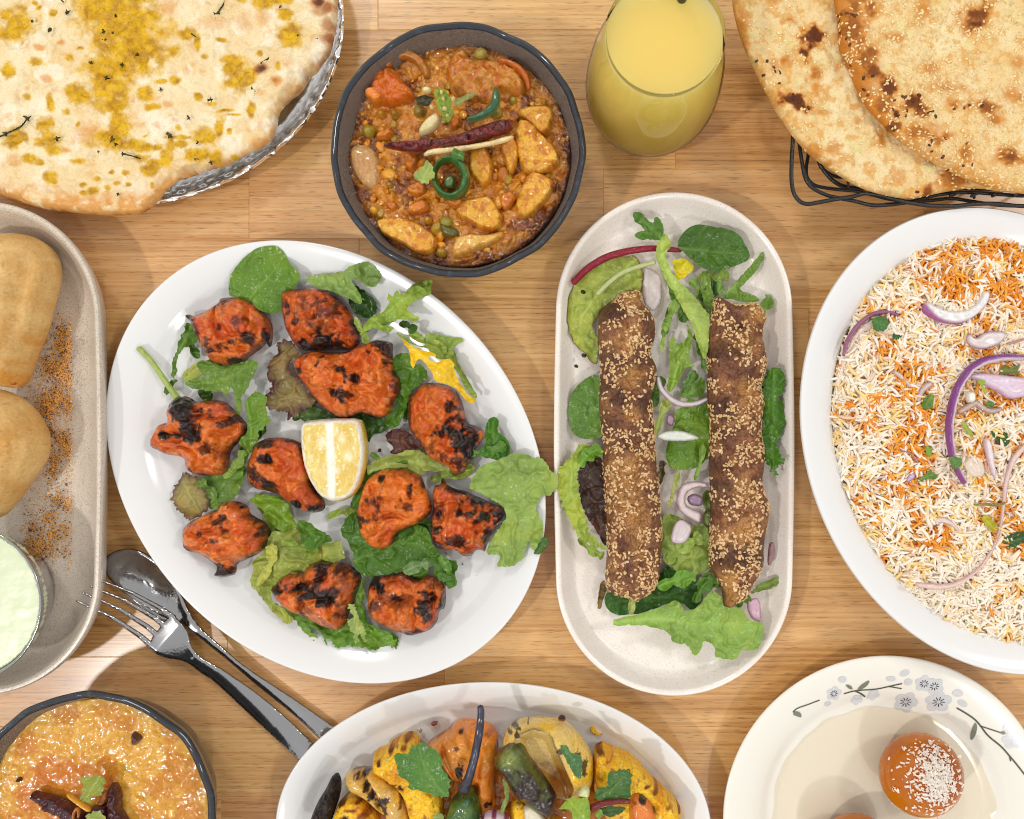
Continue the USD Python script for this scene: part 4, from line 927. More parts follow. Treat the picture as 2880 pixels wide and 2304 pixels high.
cl("lettuce_leaf", "big pale veined lettuce leaf hanging over the platter's right rim", C4([(1060, 180), (1110, 80), (1150, 20), (1230, -5), (1300, -30), (1400, -72), (1450, -60), (1500, -50), (1522, -20), (1562, -42), (1620, 5), (1640, 60), (1702, 98), (1695, 180), (1642, 240), (1572, 242), (1530, 330), (1582, 400), (1602, 480), (1560, 590), (1520, 642), (1490, 540), (1470, 600), (1440, 700), (1370, 746), (1250, 742), (1290, 690), (1280, 662), (1210, 662), (1180, 640), (1250, 500), (1320, 420), (1330, 350), (1280, 290), (1200, 250), (1120, 210)]), .026, S(138, 178, 96), mid=C4([(1130, 190), (1280, 290), (1420, 430), (1560, 560)]), seed=12, veins=52, curl=.006, vein=.25, jag=2.6, wl=13)
cl("rocket_leaf", "small dark leaf tip poking out under the big pale lettuce leaf", C4([(1520, 642), (1560, 570), (1612, 518), (1632, 540), (1612, 610), (1602, 642), (1540, 662)]), .025, S(62, 108, 40), seed=13, jag=2.0, wl=12)
cl("lettuce_leaf", "deep green leaf with a pale stem under the orange chicken piece", C4([(145, 470), (190, 400), (250, 340), (280, 430), (310, 540), (380, 610), (460, 620), (530, 560), (560, 510), (640, 470), (720, 440), (790, 500), (800, 560), (840, 640), (860, 660), (910, 700), (972, 698), (987, 740), (960, 800), (962, 870), (920, 902), (900, 842), (840, 842), (808, 790), (820, 740), (782, 740), (778, 790), (730, 836), (690, 832), (650, 790), (600, 782), (480, 802), (400, 812), (310, 822), (240, 732), (240, 630), (200, 570), (150, 540)]), .021, S(72, 122, 42), mid=C4([(250, 700), (420, 640), (620, 560), (760, 620), (940, 780)]), seed=14, veins=44, curl=.005, jag=2.6, wl=13)
cl("lettuce_leaf", "bright green leaf right of the piece with the burnt nub", C3([(1080, 260), (1130, 240), (1200, 228), (1280, 240), (1340, 290), (1390, 370), (1412, 460), (1380, 492), (1300, 492), (1240, 440), (1180, 370), (1130, 310)]), .018, S(108, 152, 44), seed=15, curl=.004, jag=2.6, wl=13)
cl("lettuce_leaf", "dark green leaf lying over the pale one below the lemon", C3([(1410, 410), (1490, 420), (1550, 480), (1620, 500), (1662, 560), (1600, 582), (1520, 640), (1470, 600), (1440, 500)]), .024, S(72, 122, 32), seed=16, jag=2.6, wl=13)
cl("lettuce_leaf", "wide pale butter lettuce leaf in the lower left of the platter", C3([(1180, 620), (1220, 500), (1300, 490), (1390, 470), (1450, 500), (1490, 600), (1480, 680), (1600, 580), (1725, 555), (1745, 620), (1760, 690), (1640, 720), (1560, 700), (1490, 740), (1450, 790), (1350, 795), (1290, 830), (1230, 890), (1230, 960), (1300, 1030), (1370, 1080), (1400, 1120), (1350, 1160), (1270, 1080), (1190, 1000), (1170, 960), (1080, 850), (1110, 780), (1100, 690), (1150, 660)]), .017, S(150, 176, 88), mid=C3([(1320, 1100), (1230, 860), (1320, 640), (1420, 500)]), seed=17, curl=.005, veins=48, jag=2.6, wl=13)
cl("frisee_leaf", "fringe of fine green leaf below the two bottom chicken pieces", np.vstack([C3([(1350, 1080), (1440, 1100), (1500, 1150), (1545, 1240), (1565, 1288), (1520, 1265), (1480, 1250), (1440, 1170)]), C4([(10, 1180), (30, 1240), (50, 1302), (72, 1240), (100, 1302), (160, 1312), (240, 1300), (260, 1312), (300, 1300), (390, 1332), (470, 1330), (547, 1337), (557, 1270), (520, 1220), (430, 1180), (360, 1140), (330, 1060), (280, 1020), (240, 1120), (150, 1150), (60, 1120), (0, 1100)]), C3([(1500, 1060)])]), .016, S(92, 146, 48), seed=18, curl=.006, h=4, jag=5, wl=9)
cl("frisee_leaf", "pale finger-like leaf strands between the two bottom chicken pieces", C4([(198, 1030), (220, 1008), (252, 1040), (270, 1100), (312, 1160), (332, 1220), (332, 1292), (308, 1292), (300, 1220), (272, 1220), (282, 1280), (250, 1302), (240, 1222), (210, 1182), (188, 1140), (190, 1118), (232, 1130), (220, 1080)]), .030, S(144, 176, 104), seed=19, curl=.003, h=3.5, jag=5, wl=9)
cl("rocket_leaf", "narrow green leaf left of the first chicken piece", C1([(620, 650), (660, 630), (692, 690), (712, 760), (670, 790), (610, 830), (570, 890), (552, 960), (540, 1022), (518, 1032), (518, 960), (550, 890), (590, 770), (620, 700)]), .018, S(84, 132, 50), mid=C1([(660, 640), (600, 820), (528, 1020)]), seed=20, jag=2.0, wl=12)
cl("rocket_leaf", "lobed green leaf with a fold below the first chicken piece", C1([(690, 920), (720, 893), (790, 910), (880, 940), (960, 930), (1040, 905), (1110, 893), (1132, 920), (1115, 980), (1080, 1050), (1050, 1110), (1020, 1170), (1002, 1290), (980, 1282), (975, 1190), (950, 1070), (900, 1162), (880, 1122), (820, 1122), (760, 1112), (700, 1102), (640, 1092), (592, 1048), (640, 1045), (680, 1020), (740, 1010), (770, 1015), (720, 980)]), .022, S(100, 144, 58), mid=C1([(600, 1055), (800, 1060), (960, 1010), (1100, 910)]), seed=21, curl=.005, veins=40, jag=2.0, wl=12)
cl("spinach_leaf", "small dark leaf beneath the lobed leaf on the left", C1([(690, 1100), (815, 1120), (802, 1192), (740, 1182)]), .012, S(56, 96, 34), seed=22, jag=.8, wl=26, crinkle=.4)
cl("rocket_leaf", "long rocket leaf with wavy lobes running down past the lemon's left side", C1([(1030, 1170), (1090, 1140), (1120, 1118), (1192, 1148), (1190, 1230), (1202, 1310), (1255, 1332), (1190, 1352), (1160, 1402), (1130, 1395), (1145, 1450), (1082, 1520), (1050, 1620), (1030, 1745), (960, 1745), (1000, 1620), (1040, 1540), (978, 1480), (1050, 1430), (1065, 1350), (1030, 1250)]), .024, S(96, 144, 52), mid=C1([(1040, 1180), (1075, 1320), (1080, 1450), (1000, 1720)]), seed=23, curl=.004, jag=2.0, wl=12)
cl("lettuce_leaf", "frilly purple-edged lettuce leaf left of the largest chicken piece", C1([(1250, 780), (1290, 768), (1360, 740), (1400, 800), (1440, 840), (1380, 900), (1370, 960), (1420, 1010), (1480, 1080), (1542, 1190), (1520, 1232), (1450, 1252), (1400, 1292), (1340, 1332), (1350, 1270), (1290, 1262), (1200, 1240), (1168, 1180), (1202, 1120), (1232, 1060), (1188, 1050), (1202, 980), (1218, 920), (1242, 880), (1272, 830)]), .020, S(146, 142, 92), mid=C1([(1500, 1220), (1400, 1080), (1300, 900), (1270, 780)]), seed=24, edge=PUR, edge_w=22, curl=.007, veins=30, jag=5, wl=9)
cl("spinach_leaf", "dark leaf sliver right above the lemon wedge", C1([(1440, 1260), (1500, 1218), (1600, 1250), (1720, 1310), (1560, 1322), (1450, 1342)]), .015, S(52, 92, 30), seed=25, jag=.8, wl=26, crinkle=.4)
cl("lettuce_leaf", "curly olive lettuce leaf with dark red edge at the left of the platter", C3([(525, 170), (570, 110), (610, 60), (640, 90), (700, 120), (760, 200), (790, 300), (802, 340), (760, 362), (720, 392), (660, 412), (640, 370), (600, 342), (540, 322), (515, 250)]), .018, S(150, 152, 98), seed=26, edge=S(100, 60, 60), edge_w=9, curl=.008, wave=.004, veins=22, jag=6, wl=9)
cl("rocket_leaf", "green leaf squeezed between the folded piece and the burnt-nub piece", C3([(700, 120), (800, 90), (900, 80), (950, 20), (1022, -5), (1052, 60), (1040, 150), (1002, 220), (940, 270), (870, 292), (820, 342), (778, 320), (790, 250), (760, 180)]), .017, S(92, 136, 60), mid=C3([(810, 330), (860, 180), (1010, 20)]), seed=27, jag=2.0, wl=12)
cl("rocket_leaf", "tiny dark leaf beside the loose pale stalk", C1([(458, 1120), (500, 1040), (572, 1033), (540, 1070), (520, 1132), (490, 1152)]), .014, S(72, 112, 46), seed=28, jag=2.0, wl=12)
def spine_leaf(conv, pts, width, lobes, seed, base=.22):
    """Outline of a lobed salad leaf along a spine."""
    p = chaikin(conv(pts), 3, False); t = np.gradient(p, axis=0); t /= np.linalg.norm(t, axis=1, keepdims=True); n = np.stack([-t[:, 1], t[:, 0]], 1)
    s = np.linspace(0, 1, len(p)); rg_ = np.random.default_rng(seed)
    def side(ph):
        return width * (base + (1 - base) * np.abs(np.sin(np.pi * lobes * s ** 1.2 + ph)) ** .6) * np.clip((1 - s) * 6, .15, 1) * np.interp(s, [0, .25, .6, 1], [.18, .6, 1, .75])
    return np.vstack([p + n * side(rg_.uniform(0, .8))[:, None], (p - n * side(rg_.uniform(0, .8))[:, None])[::-1]])


def extra(fn, conv, rows, z, sd):
    for i, (lb, pts, w, lob, col, dz) in enumerate(rows):
        P = spine_leaf(conv, pts, w, lob, sd + i)
        fn("rocket_leaf", lb, P, z + dz, col, mid=conv(pts), seed=sd + i, jag=1.2, wl=9, ch=0, veins=24, h=3.4, rib=3)


extra(cl, C2, [("slim rocket leaf crossing under the mizuna leaf's pale stem", [(250, 590), (300, 680), (340, 780)], 12, 2, S(150, 184, 100), .013), ("dark rocket leaf curled beside the mizuna leaf's lower lobe", [(560, 630), (640, 650), (690, 700)], 16, 2, S(62, 108, 44), .012), ("rocket leaf sprig under the right edge of the largest chicken piece", [(520, 1120), (590, 1220), (640, 1320)], 22, 2.5, S(64, 116, 36), .004), ("green rocket leaf running below the light ribbed leaf", [(360, 1560), (480, 1640), (640, 1650)], 18, 3, S(92, 138, 56), .004), ("rocket leaf peeking out right of the black-patched chicken piece", [(1060, 1560), (1180, 1560), (1330, 1500)], 20, 3, S(84, 136, 50), .014), ("pale rocket leaf behind the yellow leaf's frilled top", [(640, 700), (760, 760), (900, 860), (960, 900)], 24, 3, S(150, 186, 92), .008)], .012, 150)
extra(cl, C1, [("rocket leaf behind the burnt-tipped chicken piece on its left", [(700, 880), (640, 760), (640, 640)], 20, 2.5, S(76, 126, 46), .003), ("thin leaf joining the lobed leaf to the folded chicken piece", [(760, 1190), (800, 1100), (840, 1020)], 18, 2, S(66, 112, 44), .002), ("rocket leaf lying across the long wavy leaf, lower end", [(880, 1740), (980, 1640), (1030, 1540)], 18, 3, S(112, 150, 66), .016), ("dull rocket leaf showing right of the frilly purple-edged leaf", [(1380, 1330), (1450, 1210), (1560, 1180)], 22, 2.5, S(74, 112, 44), .003)], .012, 170)
extra(cl, D, [("pale lettuce piece between the first and the folded chicken pieces", [(385, 800), (420, 775), (470, 770)], 26, 1.5, S(150, 178, 96), .001), ("dark lettuce piece under the lower edge of the largest chicken piece", [(640, 890), (700, 872), (790, 884)], 22, 2.5, S(58, 106, 38), .001), ("green lettuce piece between the lemon and the orange chicken piece", [(740, 1070), (768, 1030), (790, 975)], 20, 2, S(84, 138, 50), .002), ("lettuce shred right of the chicken piece under the lemon wedge", [(690, 1090), (720, 1075), (760, 1085)], 16, 2, S(122, 162, 74), .001), ("wide lettuce piece behind the burnt-nub chicken piece", [(540, 1040), (565, 1090), (570, 1150)], 24, 2, S(130, 164, 70), .001), ("green lettuce tips right of the second chicken piece", [(760, 700), (790, 680), (830, 670)], 20, 2.5, S(98, 148, 62), .002), ("light lettuce piece above the small burnt chicken piece", [(905, 1010), (950, 1000), (1000, 985)], 20, 2, S(148, 184, 98), .001), ("dark lettuce piece between the folded and the lemon-side chicken pieces", [(505, 960), (530, 925), (560, 890)], 22, 2, S(66, 112, 42), .001)], .0115, 310)
extra(cl, C3, [("rocket leaf in front of the curly olive lettuce", [(840, 340), (800, 230), (720, 130)], 22, 3, S(102, 144, 70), .010), ("thin green leaf strip under the pale butter lettuce's lower edge", [(1240, 1010), (1400, 1120), (1550, 1270)], 14, 4, S(100, 150, 52), .006), ("folded green leaf in the middle of the pale butter lettuce", [(1300, 560), (1420, 620), (1560, 640)], 24, 2, S(122, 156, 66), .014), ("light leaf ridge left of the striped grilled piece", [(1130, 880), (1220, 740), (1230, 580)], 18, 2, S(160, 184, 100), .012)], .010, 190)
extra(cl, C4, [("dark rocket leaf between the orange piece and the small burnt piece", [(560, 520), (680, 480), (790, 440)], 26, 2, S(54, 98, 36), .010), ("small shiny leaf lobe above the black-blotched bottom piece", [(600, 780), (690, 740), (770, 720)], 24, 1.5, S(110, 150, 104), .018), ("rocket leaf tip below the deep green leaf's right end", [(860, 660), (930, 780), (930, 900)], 20, 2, S(80, 134, 50), .012), ("green leaf strip between the two bottom pieces, upper part", [(300, 820), (290, 940), (270, 1060)], 16, 3, S(98, 146, 56), .008), ("bright frilly strip under the right bottom piece", [(330, 1180), (440, 1240), (540, 1300)], 20, 4, S(110, 164, 60), .006)], .010, 210)
v, f = tube(px3(C1([(278, 808), (370, 900), (470, 1050), (555, 1168)]), np.array([.0235, .019, .0155, .016])), np.array([.0020, .0017, .0019, .0024]), 10)
mesh("/World", "leaf_stalk", v, f, M["leaf"], np.tile(S(186, 204, 112), (len(v), 1)), label="loose pale green stalk on the left rim of the chicken platter", cat="stalk")
for i, (x, y, r, c, lb) in enumerate([(425, 1540, 13, S(40, 26, 20), "small dark burnt crumb right of the lemon"), (655, 2060 - 0, 0, 0, ""), (1015, 728, 9, S(60, 46, 36), ""), (1120, 808, 5, S(90, 78, 60), "")]):
    if r and lb:
        q = C2([(x, y)])[0]
        blob("crumb", lb, "crumb", ell(*q, r / 2.5, r / 2.1, .4, 14), .011, .002, .001, 4, lambda p, d, t: np.tile(c, (len(p), 1)), M["meat"], h=2, ch=0)
blob("crumb", "single red spice crumb on the platter rim below the burnt-nub piece", "crumb", ell(*C3([(660, 782)])[0], 7, 5.5, .3, 14), .0165, .002, .001, 4, lambda p, d, t: np.tile(S(196, 70, 24), (len(p), 1)), M["meat"], h=2, ch=0)
cr = np.random.default_rng(17)
for k in range(9):
    q = C4([[(900, 650), (1018, 728), (1120, 808), (1000, 1025), (1010, 1018), (1005, 1045), (740, 1285), (715, 1290), (770, 1282)][k]])[0]
    blob("crumb", "tiny charred crumb on the lower right of the chicken platter", "crumb", ell(*q, cr.uniform(1.8, 3), cr.uniform(1.8, 2.6), 0, 8), .0095, .0008, .0006, 2, lambda p, d, t: np.tile(S(70, 56, 44), (len(p), 1)), M["meat"], h=1.6, ch=0, soft=0, group="tiny charred crumbs on the chicken platter")
# ---------------------------------------------------------------- kebab plate
def kebab(label, poly, axis, seed, darks, golds):
    ax = chaikin(axis, 2, False)

    def col(p, d, t):
        n1, n2, n3 = nz(p, 52, seed, 3), nz(p, 20, seed + 1, 3), nz(p, 6, seed + 2, 2)
        c = lerp(S(114, 72, 50), S(156, 106, 72), np.clip((n2 - .5) * 2.4 + .5, 0, 1))
        c = lerp(c, S(96, 62, 56), step(n1, .52, .66) * .55)
        c = lerp(c, S(184, 132, 82), step(-n1, -.46, -.34) * .6)
        w = (n2 - .5) * 1.6
        c = lerp(c, S(190, 138, 74), spots(p, golds, K1, w, .6) * .8)
        c = lerp(c, S(64, 42, 38), spots(p, darks, K1, w * 1.6, .5) * .75)
        c = lerp(c, S(70, 42, 30), step(n3, .62, .72) * .5)
        return lerp(c, S(110, 72, 44), np.exp(-d / 8) * .5)

    def za(p, d):
        s, w, L = along(p, ax)
        return .0018 * np.sin(s / 27 + 1.2 * np.sin(s / 71) + seed) * np.clip(d / 30, 0, 1)
    return blob("kebab", label, "kebab", poly, .021, .0165, .012, 76, col, M["kebab"], h=3, bumps=[(.0024, 40, seed + 7), (.0017, 15, seed + 8), (.0010, 6, seed + 9)], soft=1, zadd=za, ch=1)


k1 = np.vstack([K1([(345, 900), (360, 850), (400, 810), (450, 790), (468, 750), (520, 720), (560, 726), (600, 713), (625, 730), (640, 800), (690, 850), (720, 910), (727, 1000), (717, 1060), (690, 1110), (700, 1160), (737, 1230), (730, 1300), (700, 1400), (706, 1500), (716, 1600)]), K2([(706, 10), (712, 150), (737, 330), (742, 500), (752, 620), (742, 760), (730, 870), (715, 950), (680, 990), (620, 1030), (590, 1055), (520, 1025), (440, 1010), (390, 970), (375, 880), (386, 780), (390, 690), (385, 560), (375, 400), (366, 250), (360, 100)]), K1([(372, 1690), (358, 1600), (343, 1450), (357, 1300), (348, 1150), (338, 1000)])])
KB1 = kebab("left seekh kebab, dark brown and dusted with sesame, on the oblong plate", k1, np.vstack([K1([(540, 720), (530, 1200)]), K2([(550, 200), (570, 1050)])]), 330, [(430, 870, 90, 80), (660, 880, 50, 60, .7), (420, 1190, 90, 90, .8), (640, 1180, 90, 70, .8), (400, 1330, 60, 90, .9), (640, 1480, 70, 60, .9), (480, 1450, 60, 60), (420, 1640, 60, 70, .8), (600, 1690, 90, 50, .6), (560, 1740, 160, 60, .5)], [(560, 760, 90, 40), (560, 1300, 90, 70, .8), (520, 1080, 60, 50, .6), (560, 1540, 70, 50, .7), (540, 1000, 60, 50, .5), (520, 2040, 120, 200, .7), (600, 2250, 80, 260, .6)])
k2 = np.vstack([K1([(1120, 768), (1152, 757), (1200, 782), (1260, 812), (1330, 800), (1402, 797), (1442, 840), (1472, 890), (1452, 950), (1442, 1030), (1462, 1110), (1477, 1200), (1452, 1290), (1432, 1380), (1457, 1450), (1442, 1560), (1432, 1690)]), K2([(1412, 0), (1422, 140), (1402, 260), (1422, 350), (1457, 420), (1447, 500), (1422, 620), (1412, 700), (1417, 800), (1382, 880), (1332, 960), (1312, 1020), (1235, 1062), (1190, 1102), (1150, 1092), (1140, 950), (1100, 890), (1060, 830), (1058, 730), (1058, 600), (1068, 450), (1063, 300), (1058, 150)]), K1([(1090, 1700), (1087, 1550), (1073, 1400), (1078, 1250), (1068, 1100), (1083, 950), (1108, 860)])])
KB2 = kebab("right seekh kebab, golden brown with a tapered lower end, on the oblong plate", k2, np.vstack([K1([(1270, 790), (1270, 1200)]), K2([(1240, 200), (1240, 700), (1190, 1090)])]), 360, [(1180, 1140, 110, 60), (1150, 1510, 80, 70), (1260, 970, 40, 40, .9), (1130, 1660, 60, 60, .7), (1300, 1290, 60, 50, .5), (1150, 1890, 80, 60, .8), (1140, 2030, 80, 70, .9), (1240, 2480, 170, 80, 1.0), (1130, 2110, 80, 60, .8), (1370, 2490, 60, 60, .9)], [(1380, 850, 80, 80), (1280, 1090, 100, 60, .6), (1320, 1400, 80, 90, .8), (1280, 1600, 80, 60, .5), (1200, 2700, 60, 160, 1), (1290, 2330, 90, 60, .7)])
for B, sd, kk in ((KB1, 21, 2700), (KB2, 22, 2700)):
    r_ = np.random.default_rng(sd)
    seeds(B, kk, r_, .00145, S(236, 204, 154), S(206, 160, 106), "sesame_seeds", lambda q: (nz(q, 34, sd, 2) + r_.normal(0, .05, len(q))) > .485, .0002)

kl = lambda name, label, poly, z, color, **k: leaf(name, label, "salad leaf", poly, z, color, floor=fl_keb, **k)
kl("chard_leaf", "wide pale chard leaf behind the upper end of the left kebab", K1([(178, 660), (260, 590), (340, 530), (430, 490), (560, 475), (612, 490), (642, 560), (642, 720), (600, 718), (520, 722), (460, 762), (400, 812), (340, 872), (300, 960), (345, 1040), (348, 1100), (340, 1215), (290, 1200), (250, 1140), (180, 1082), (148, 1000), (128, 880), (140, 760)]), .013, S(158, 188, 96), mid=K1([(600, 500), (360, 700), (220, 900), (200, 1080)]), seed=41, veins=46, vein=.6, edge=S(120, 50, 60), edge_w=2.0, ch=2, jag=3.0, wl=26, crinkle=.8)
v, f = tube(px3(K1([(172, 660), (270, 560), (400, 482), (560, 442), (720, 425), (900, 442)]), np.array([.020, .019, .019, .019, .018, .017])), np.array([.0022, .0024, .0024, .0023, .002, .0012]), 10)
mesh("/World", "chard_stalk", v, f, M["leaf"], np.tile(S(158, 42, 62), (len(v), 1)), label="curved crimson chard stalk at the top of the oblong plate", cat="stalk")
v, f = tube(px3(K1([(335, 738), (400, 670), (500, 590), (620, 548), (725, 522)]), .021), np.array([.0018, .0017, .0016, .0015, .0013]), 10)
mesh("/World", "leaf_stalk", v, f, M["leaf"], np.tile(S(206, 216, 150), (len(v), 1)), label="thin whitish stalk lying over the wide chard leaf", cat="stalk")
kl("spinach_leaf", "dark oval leaf with a reddish midrib at the top right of the oblong plate", K1([(870, 400), (910, 320), (1000, 265), (1100, 280), (1190, 288), (1270, 335), (1330, 400), (1372, 470), (1350, 512), (1270, 542), (1150, 592), (1080, 582), (1010, 552), (940, 472), (885, 432)]), .020, S(70, 118, 46), mid=K1([(860, 425), (1050, 445), (1365, 465)]), seed=42, ch=2, jag=.8, wl=26, crinkle=.4)
kl("rocket_leaf", "three-lobed rocket leaf at the very top of the oblong plate", K1([(570, 190), (600, 178), (642, 200), (682, 250), (715, 262), (720, 215), (747, 212), (777, 260), (784, 315), (762, 372), (740, 382), (700, 360), (640, 366), (588, 356), (583, 330), (620, 316), (660, 315), (640, 290), (598, 262)]), .022, S(88, 140, 62), mid=K1([(755, 360), (700, 290), (600, 200)]), seed=43, jag=1.6, wl=12)
kl("rocket_leaf", "broad pale stalked leaf running down between the two kebabs", K1([(728, 430), (758, 345), (800, 326), (842, 390), (832, 420), (802, 450), (802, 500), (832, 590), (882, 650), (952, 710), (1002, 770), (1062, 840), (1092, 900), (1080, 1100), (1062, 1190), (1018, 1110), (990, 1010), (950, 900), (900, 820), (850, 720), (785, 640), (738, 520)]), .024, S(150, 186, 100), mid=K1([(775, 350), (770, 500), (860, 680), (1000, 900), (1060, 1180)]), seed=44, vein=.5, rib=9, jag=1.6, wl=12)
kl("yellow_leaf", "frilly lime yellow leaf at the top middle of the oblong plate", K1([(830, 510), (900, 495), (962, 520), (995, 560), (952, 602), (890, 642), (848, 642), (870, 590)]), .021, S(196, 204, 40), seed=45, curl=.007)
kl("mizuna_leaf", "thin pointed leaf above the right kebab", K1([(1150, 770), (1230, 690), (1300, 620), (1390, 520), (1455, 438), (1463, 480), (1412, 580), (1340, 652), (1280, 712), (1342, 730), (1412, 760), (1425, 790), (1350, 802), (1250, 775)]), .019, S(112, 158, 72), mid=K1([(1160, 770), (1300, 640), (1450, 460)]), seed=46)
kl("mizuna_leaf", "curled thin green leaf between the dark oval leaf and the right kebab", K1([(1138, 700), (1150, 600), (1190, 543), (1235, 552), (1180, 582), (1170, 640), (1192, 720), (1150, 742)]), .021, S(102, 150, 70), seed=47, curl=.005)
kl("rocket_leaf", "green leaf strip just left of the right kebab's upper end", K1([(1028, 590), (1080, 580), (1092, 680), (1122, 770), (1112, 880), (1060, 832), (1028, 740)]), .017, S(96, 140, 62), seed=48, jag=1.6, wl=12)
kl("rocket_leaf", "lobed rocket leaf with a white rib in the gap between the kebabs", K1([(798, 1385), (820, 1250), (830, 1150), (815, 1070), (845, 995), (862, 1070), (902, 1068), (945, 1020), (930, 930), (965, 985), (972, 1050), (952, 1130), (962, 1200), (1005, 1222), (940, 1222), (902, 1272), (872, 1342), (832, 1402)]), .018, S(128, 172, 74), mid=K1([(828, 1395), (880, 1200), (960, 1040)]), seed=49, vein=.5, jag=1.6, wl=12)
kl("rocket_leaf", "rocket leaf beside the upper onion ring between the kebabs", K1([(888, 1432), (950, 1360), (1030, 1290), (1072, 1330), (1062, 1422), (960, 1442)]), .019, S(98, 144, 66), seed=50, jag=1.6, wl=12)
kl("spinach_leaf", "round spinach leaf at the left of the left kebab's middle", K1([(145, 1600), (138, 1500), (160, 1400), (220, 1330), (300, 1278), (350, 1280), (375, 1450), (390, 1600), (390, 1690), (300, 1718), (220, 1712), (160, 1662)]), .016, S(92, 142, 62), mid=K1([(380, 1520), (250, 1520), (150, 1560)]), seed=51, ch=2, jag=.8, wl=26, crinkle=.4)
kl("spinach_leaf", "green spinach leaf between the kebabs at their middle", np.vstack([K1([(850, 1622), (920, 1560), (1000, 1490), (1100, 1470), (1115, 1600)]), K2([(1070, 0), (1065, 60), (1022, 140), (960, 182), (880, 192), (800, 182), (768, 100), (790, 10)])]), .017, S(94, 142, 48), mid=K1([(870, 1640), (960, 1700), (1060, 1740)]), seed=52, ch=2, jag=.8, wl=26, crinkle=.4)
kl("frisee_leaf", "curly bright green leaf at the right of the right kebab", np.vstack([K1([(1470, 1260), (1520, 1228), (1572, 1260), (1598, 1310), (1572, 1340), (1588, 1400), (1552, 1440), (1592, 1470), (1603, 1560), (1592, 1640), (1555, 1725)]), K2([(1500, 10), (1512, 100), (1562, 135), (1482, 160), (1502, 242), (1440, 172), (1415, 120), (1395, 0)]), K1([(1440, 1640), (1455, 1450), (1440, 1370)])]), .022, S(76, 134, 46), seed=53, curl=.009, wave=.004, veins=22, jag=5.5, wl=9)
kl("frisee_leaf", "pale curly lettuce leaf at the left rim of the oblong plate", K2([(58, 220), (100, 150), (150, 110), (190, 40), (230, 18), (330, 28), (368, 60), (340, 112), (250, 122), (195, 190), (205, 300), (218, 420), (252, 500), (262, 580), (332, 650), (385, 700), (372, 722), (260, 672), (190, 602), (130, 502), (80, 380)]), .024, S(150, 184, 84), mid=K2([(250, 60), (150, 200), (160, 420), (350, 690)]), seed=54, curl=.006, wave=.003, veins=26, jag=5.5, wl=9)
kl("lettuce_leaf", "dark purple-brown leaf tucked beside the left kebab's lower half", K2([(198, 160), (250, 118), (350, 88), (368, 200), (378, 400), (388, 560), (393, 692), (368, 682), (310, 572), (240, 472), (208, 380), (203, 270)]), .019, S(70, 54, 54), mid=K2([(280, 120), (300, 400), (380, 680)]), seed=55, vein=.15, jag=2.2, wl=13)
kl("lettuce_leaf", "large pale leaf with a white stalk across the bottom of the oblong plate", K2([(428, 1160), (560, 1140), (680, 1110), (750, 1090), (832, 1047), (872, 1058), (892, 1120), (990, 1090), (1042, 998), (1082, 978), (1132, 1010), (1152, 1090), (1230, 1080), (1282, 1110), (1312, 1180), (1402, 1190), (1424, 1222), (1402, 1302), (1362, 1362), (1290, 1372), (1252, 1392), (1230, 1442), (1150, 1432), (1090, 1412), (1100, 1350), (1060, 1312), (1020, 1300), (1000, 1372), (960, 1424), (920, 1332), (818, 1322), (808, 1270), (750, 1232), (680, 1214), (560, 1208), (428, 1212)]), .027, S(132, 178, 92), mid=K2([(430, 1185), (740, 1160), (1000, 1195), (1390, 1215)]), seed=56, vein=.5, rib=9, veins=54, jag=2.2, wl=13)
kl("lettuce_leaf", "veined pale green leaf between the kebabs' lower halves", K2([(748, 470), (830, 480), (960, 560), (1040, 540), (1075, 700), (1075, 832), (1000, 872), (960, 892), (830, 902), (840, 832), (760, 802), (738, 640)]), .018, S(132, 166, 84), mid=K2([(980, 870), (900, 640), (860, 490)]), seed=57, veins=46, jag=2.2, wl=13)
kl("spinach_leaf", "dark crumpled leaves peeking out under the left kebab's lower end", K2([(368, 1040), (390, 985), (520, 1000), (600, 1030), (680, 960), (740, 880), (800, 900), (950, 890), (1000, 960), (1032, 1050), (950, 1122), (880, 1052), (760, 1082), (620, 1132), (480, 1152), (395, 1112)]), .015, S(56, 108, 48), seed=58, curl=.006, jag=.8, wl=26, crinkle=.4)
kl("lettuce_leaf", "small light leaf at the tapered end of the right kebab, left side", K2([(1000, 860), (1085, 860), (1140, 900), (1155, 965), (1030, 962)]), .017, S(110, 150, 78), seed=59, jag=2.2, wl=13)
kl("lettuce_leaf", "green leaf tip at the tapered end of the right kebab, right side", K2([(1310, 1000), (1400, 920), (1502, 878), (1524, 942), (1400, 982)]), .016, S(110, 144, 70), seed=60, jag=2.2, wl=13)
kl("rocket_leaf", "narrow olive leaf below the left kebab's lower left corner", K2([(323, 1098), (338, 960), (370, 898), (392, 960), (362, 1052), (345, 1104)]), .015, S(108, 96, 62), seed=61, jag=1.6, wl=12)
for i, (x, y, lb) in enumerate([(240, 722, "dark herb flake on the wide chard leaf"), (245, 1150, "dark herb flake at the lower edge of the wide chard leaf"), (190, 1222, "dark herb flake on the bare plate left of the left kebab")]):
    blob("herb_flake", lb, "herb", ell(*K1([(x, y)])[0], 8, 6, .4, 9), .0185 if i < 2 else .0095, .0015, .001, 4, lambda p, d, t: np.tile(S(60, 56, 26), (len(p), 1)), M["leaf"], h=2, ch=0)


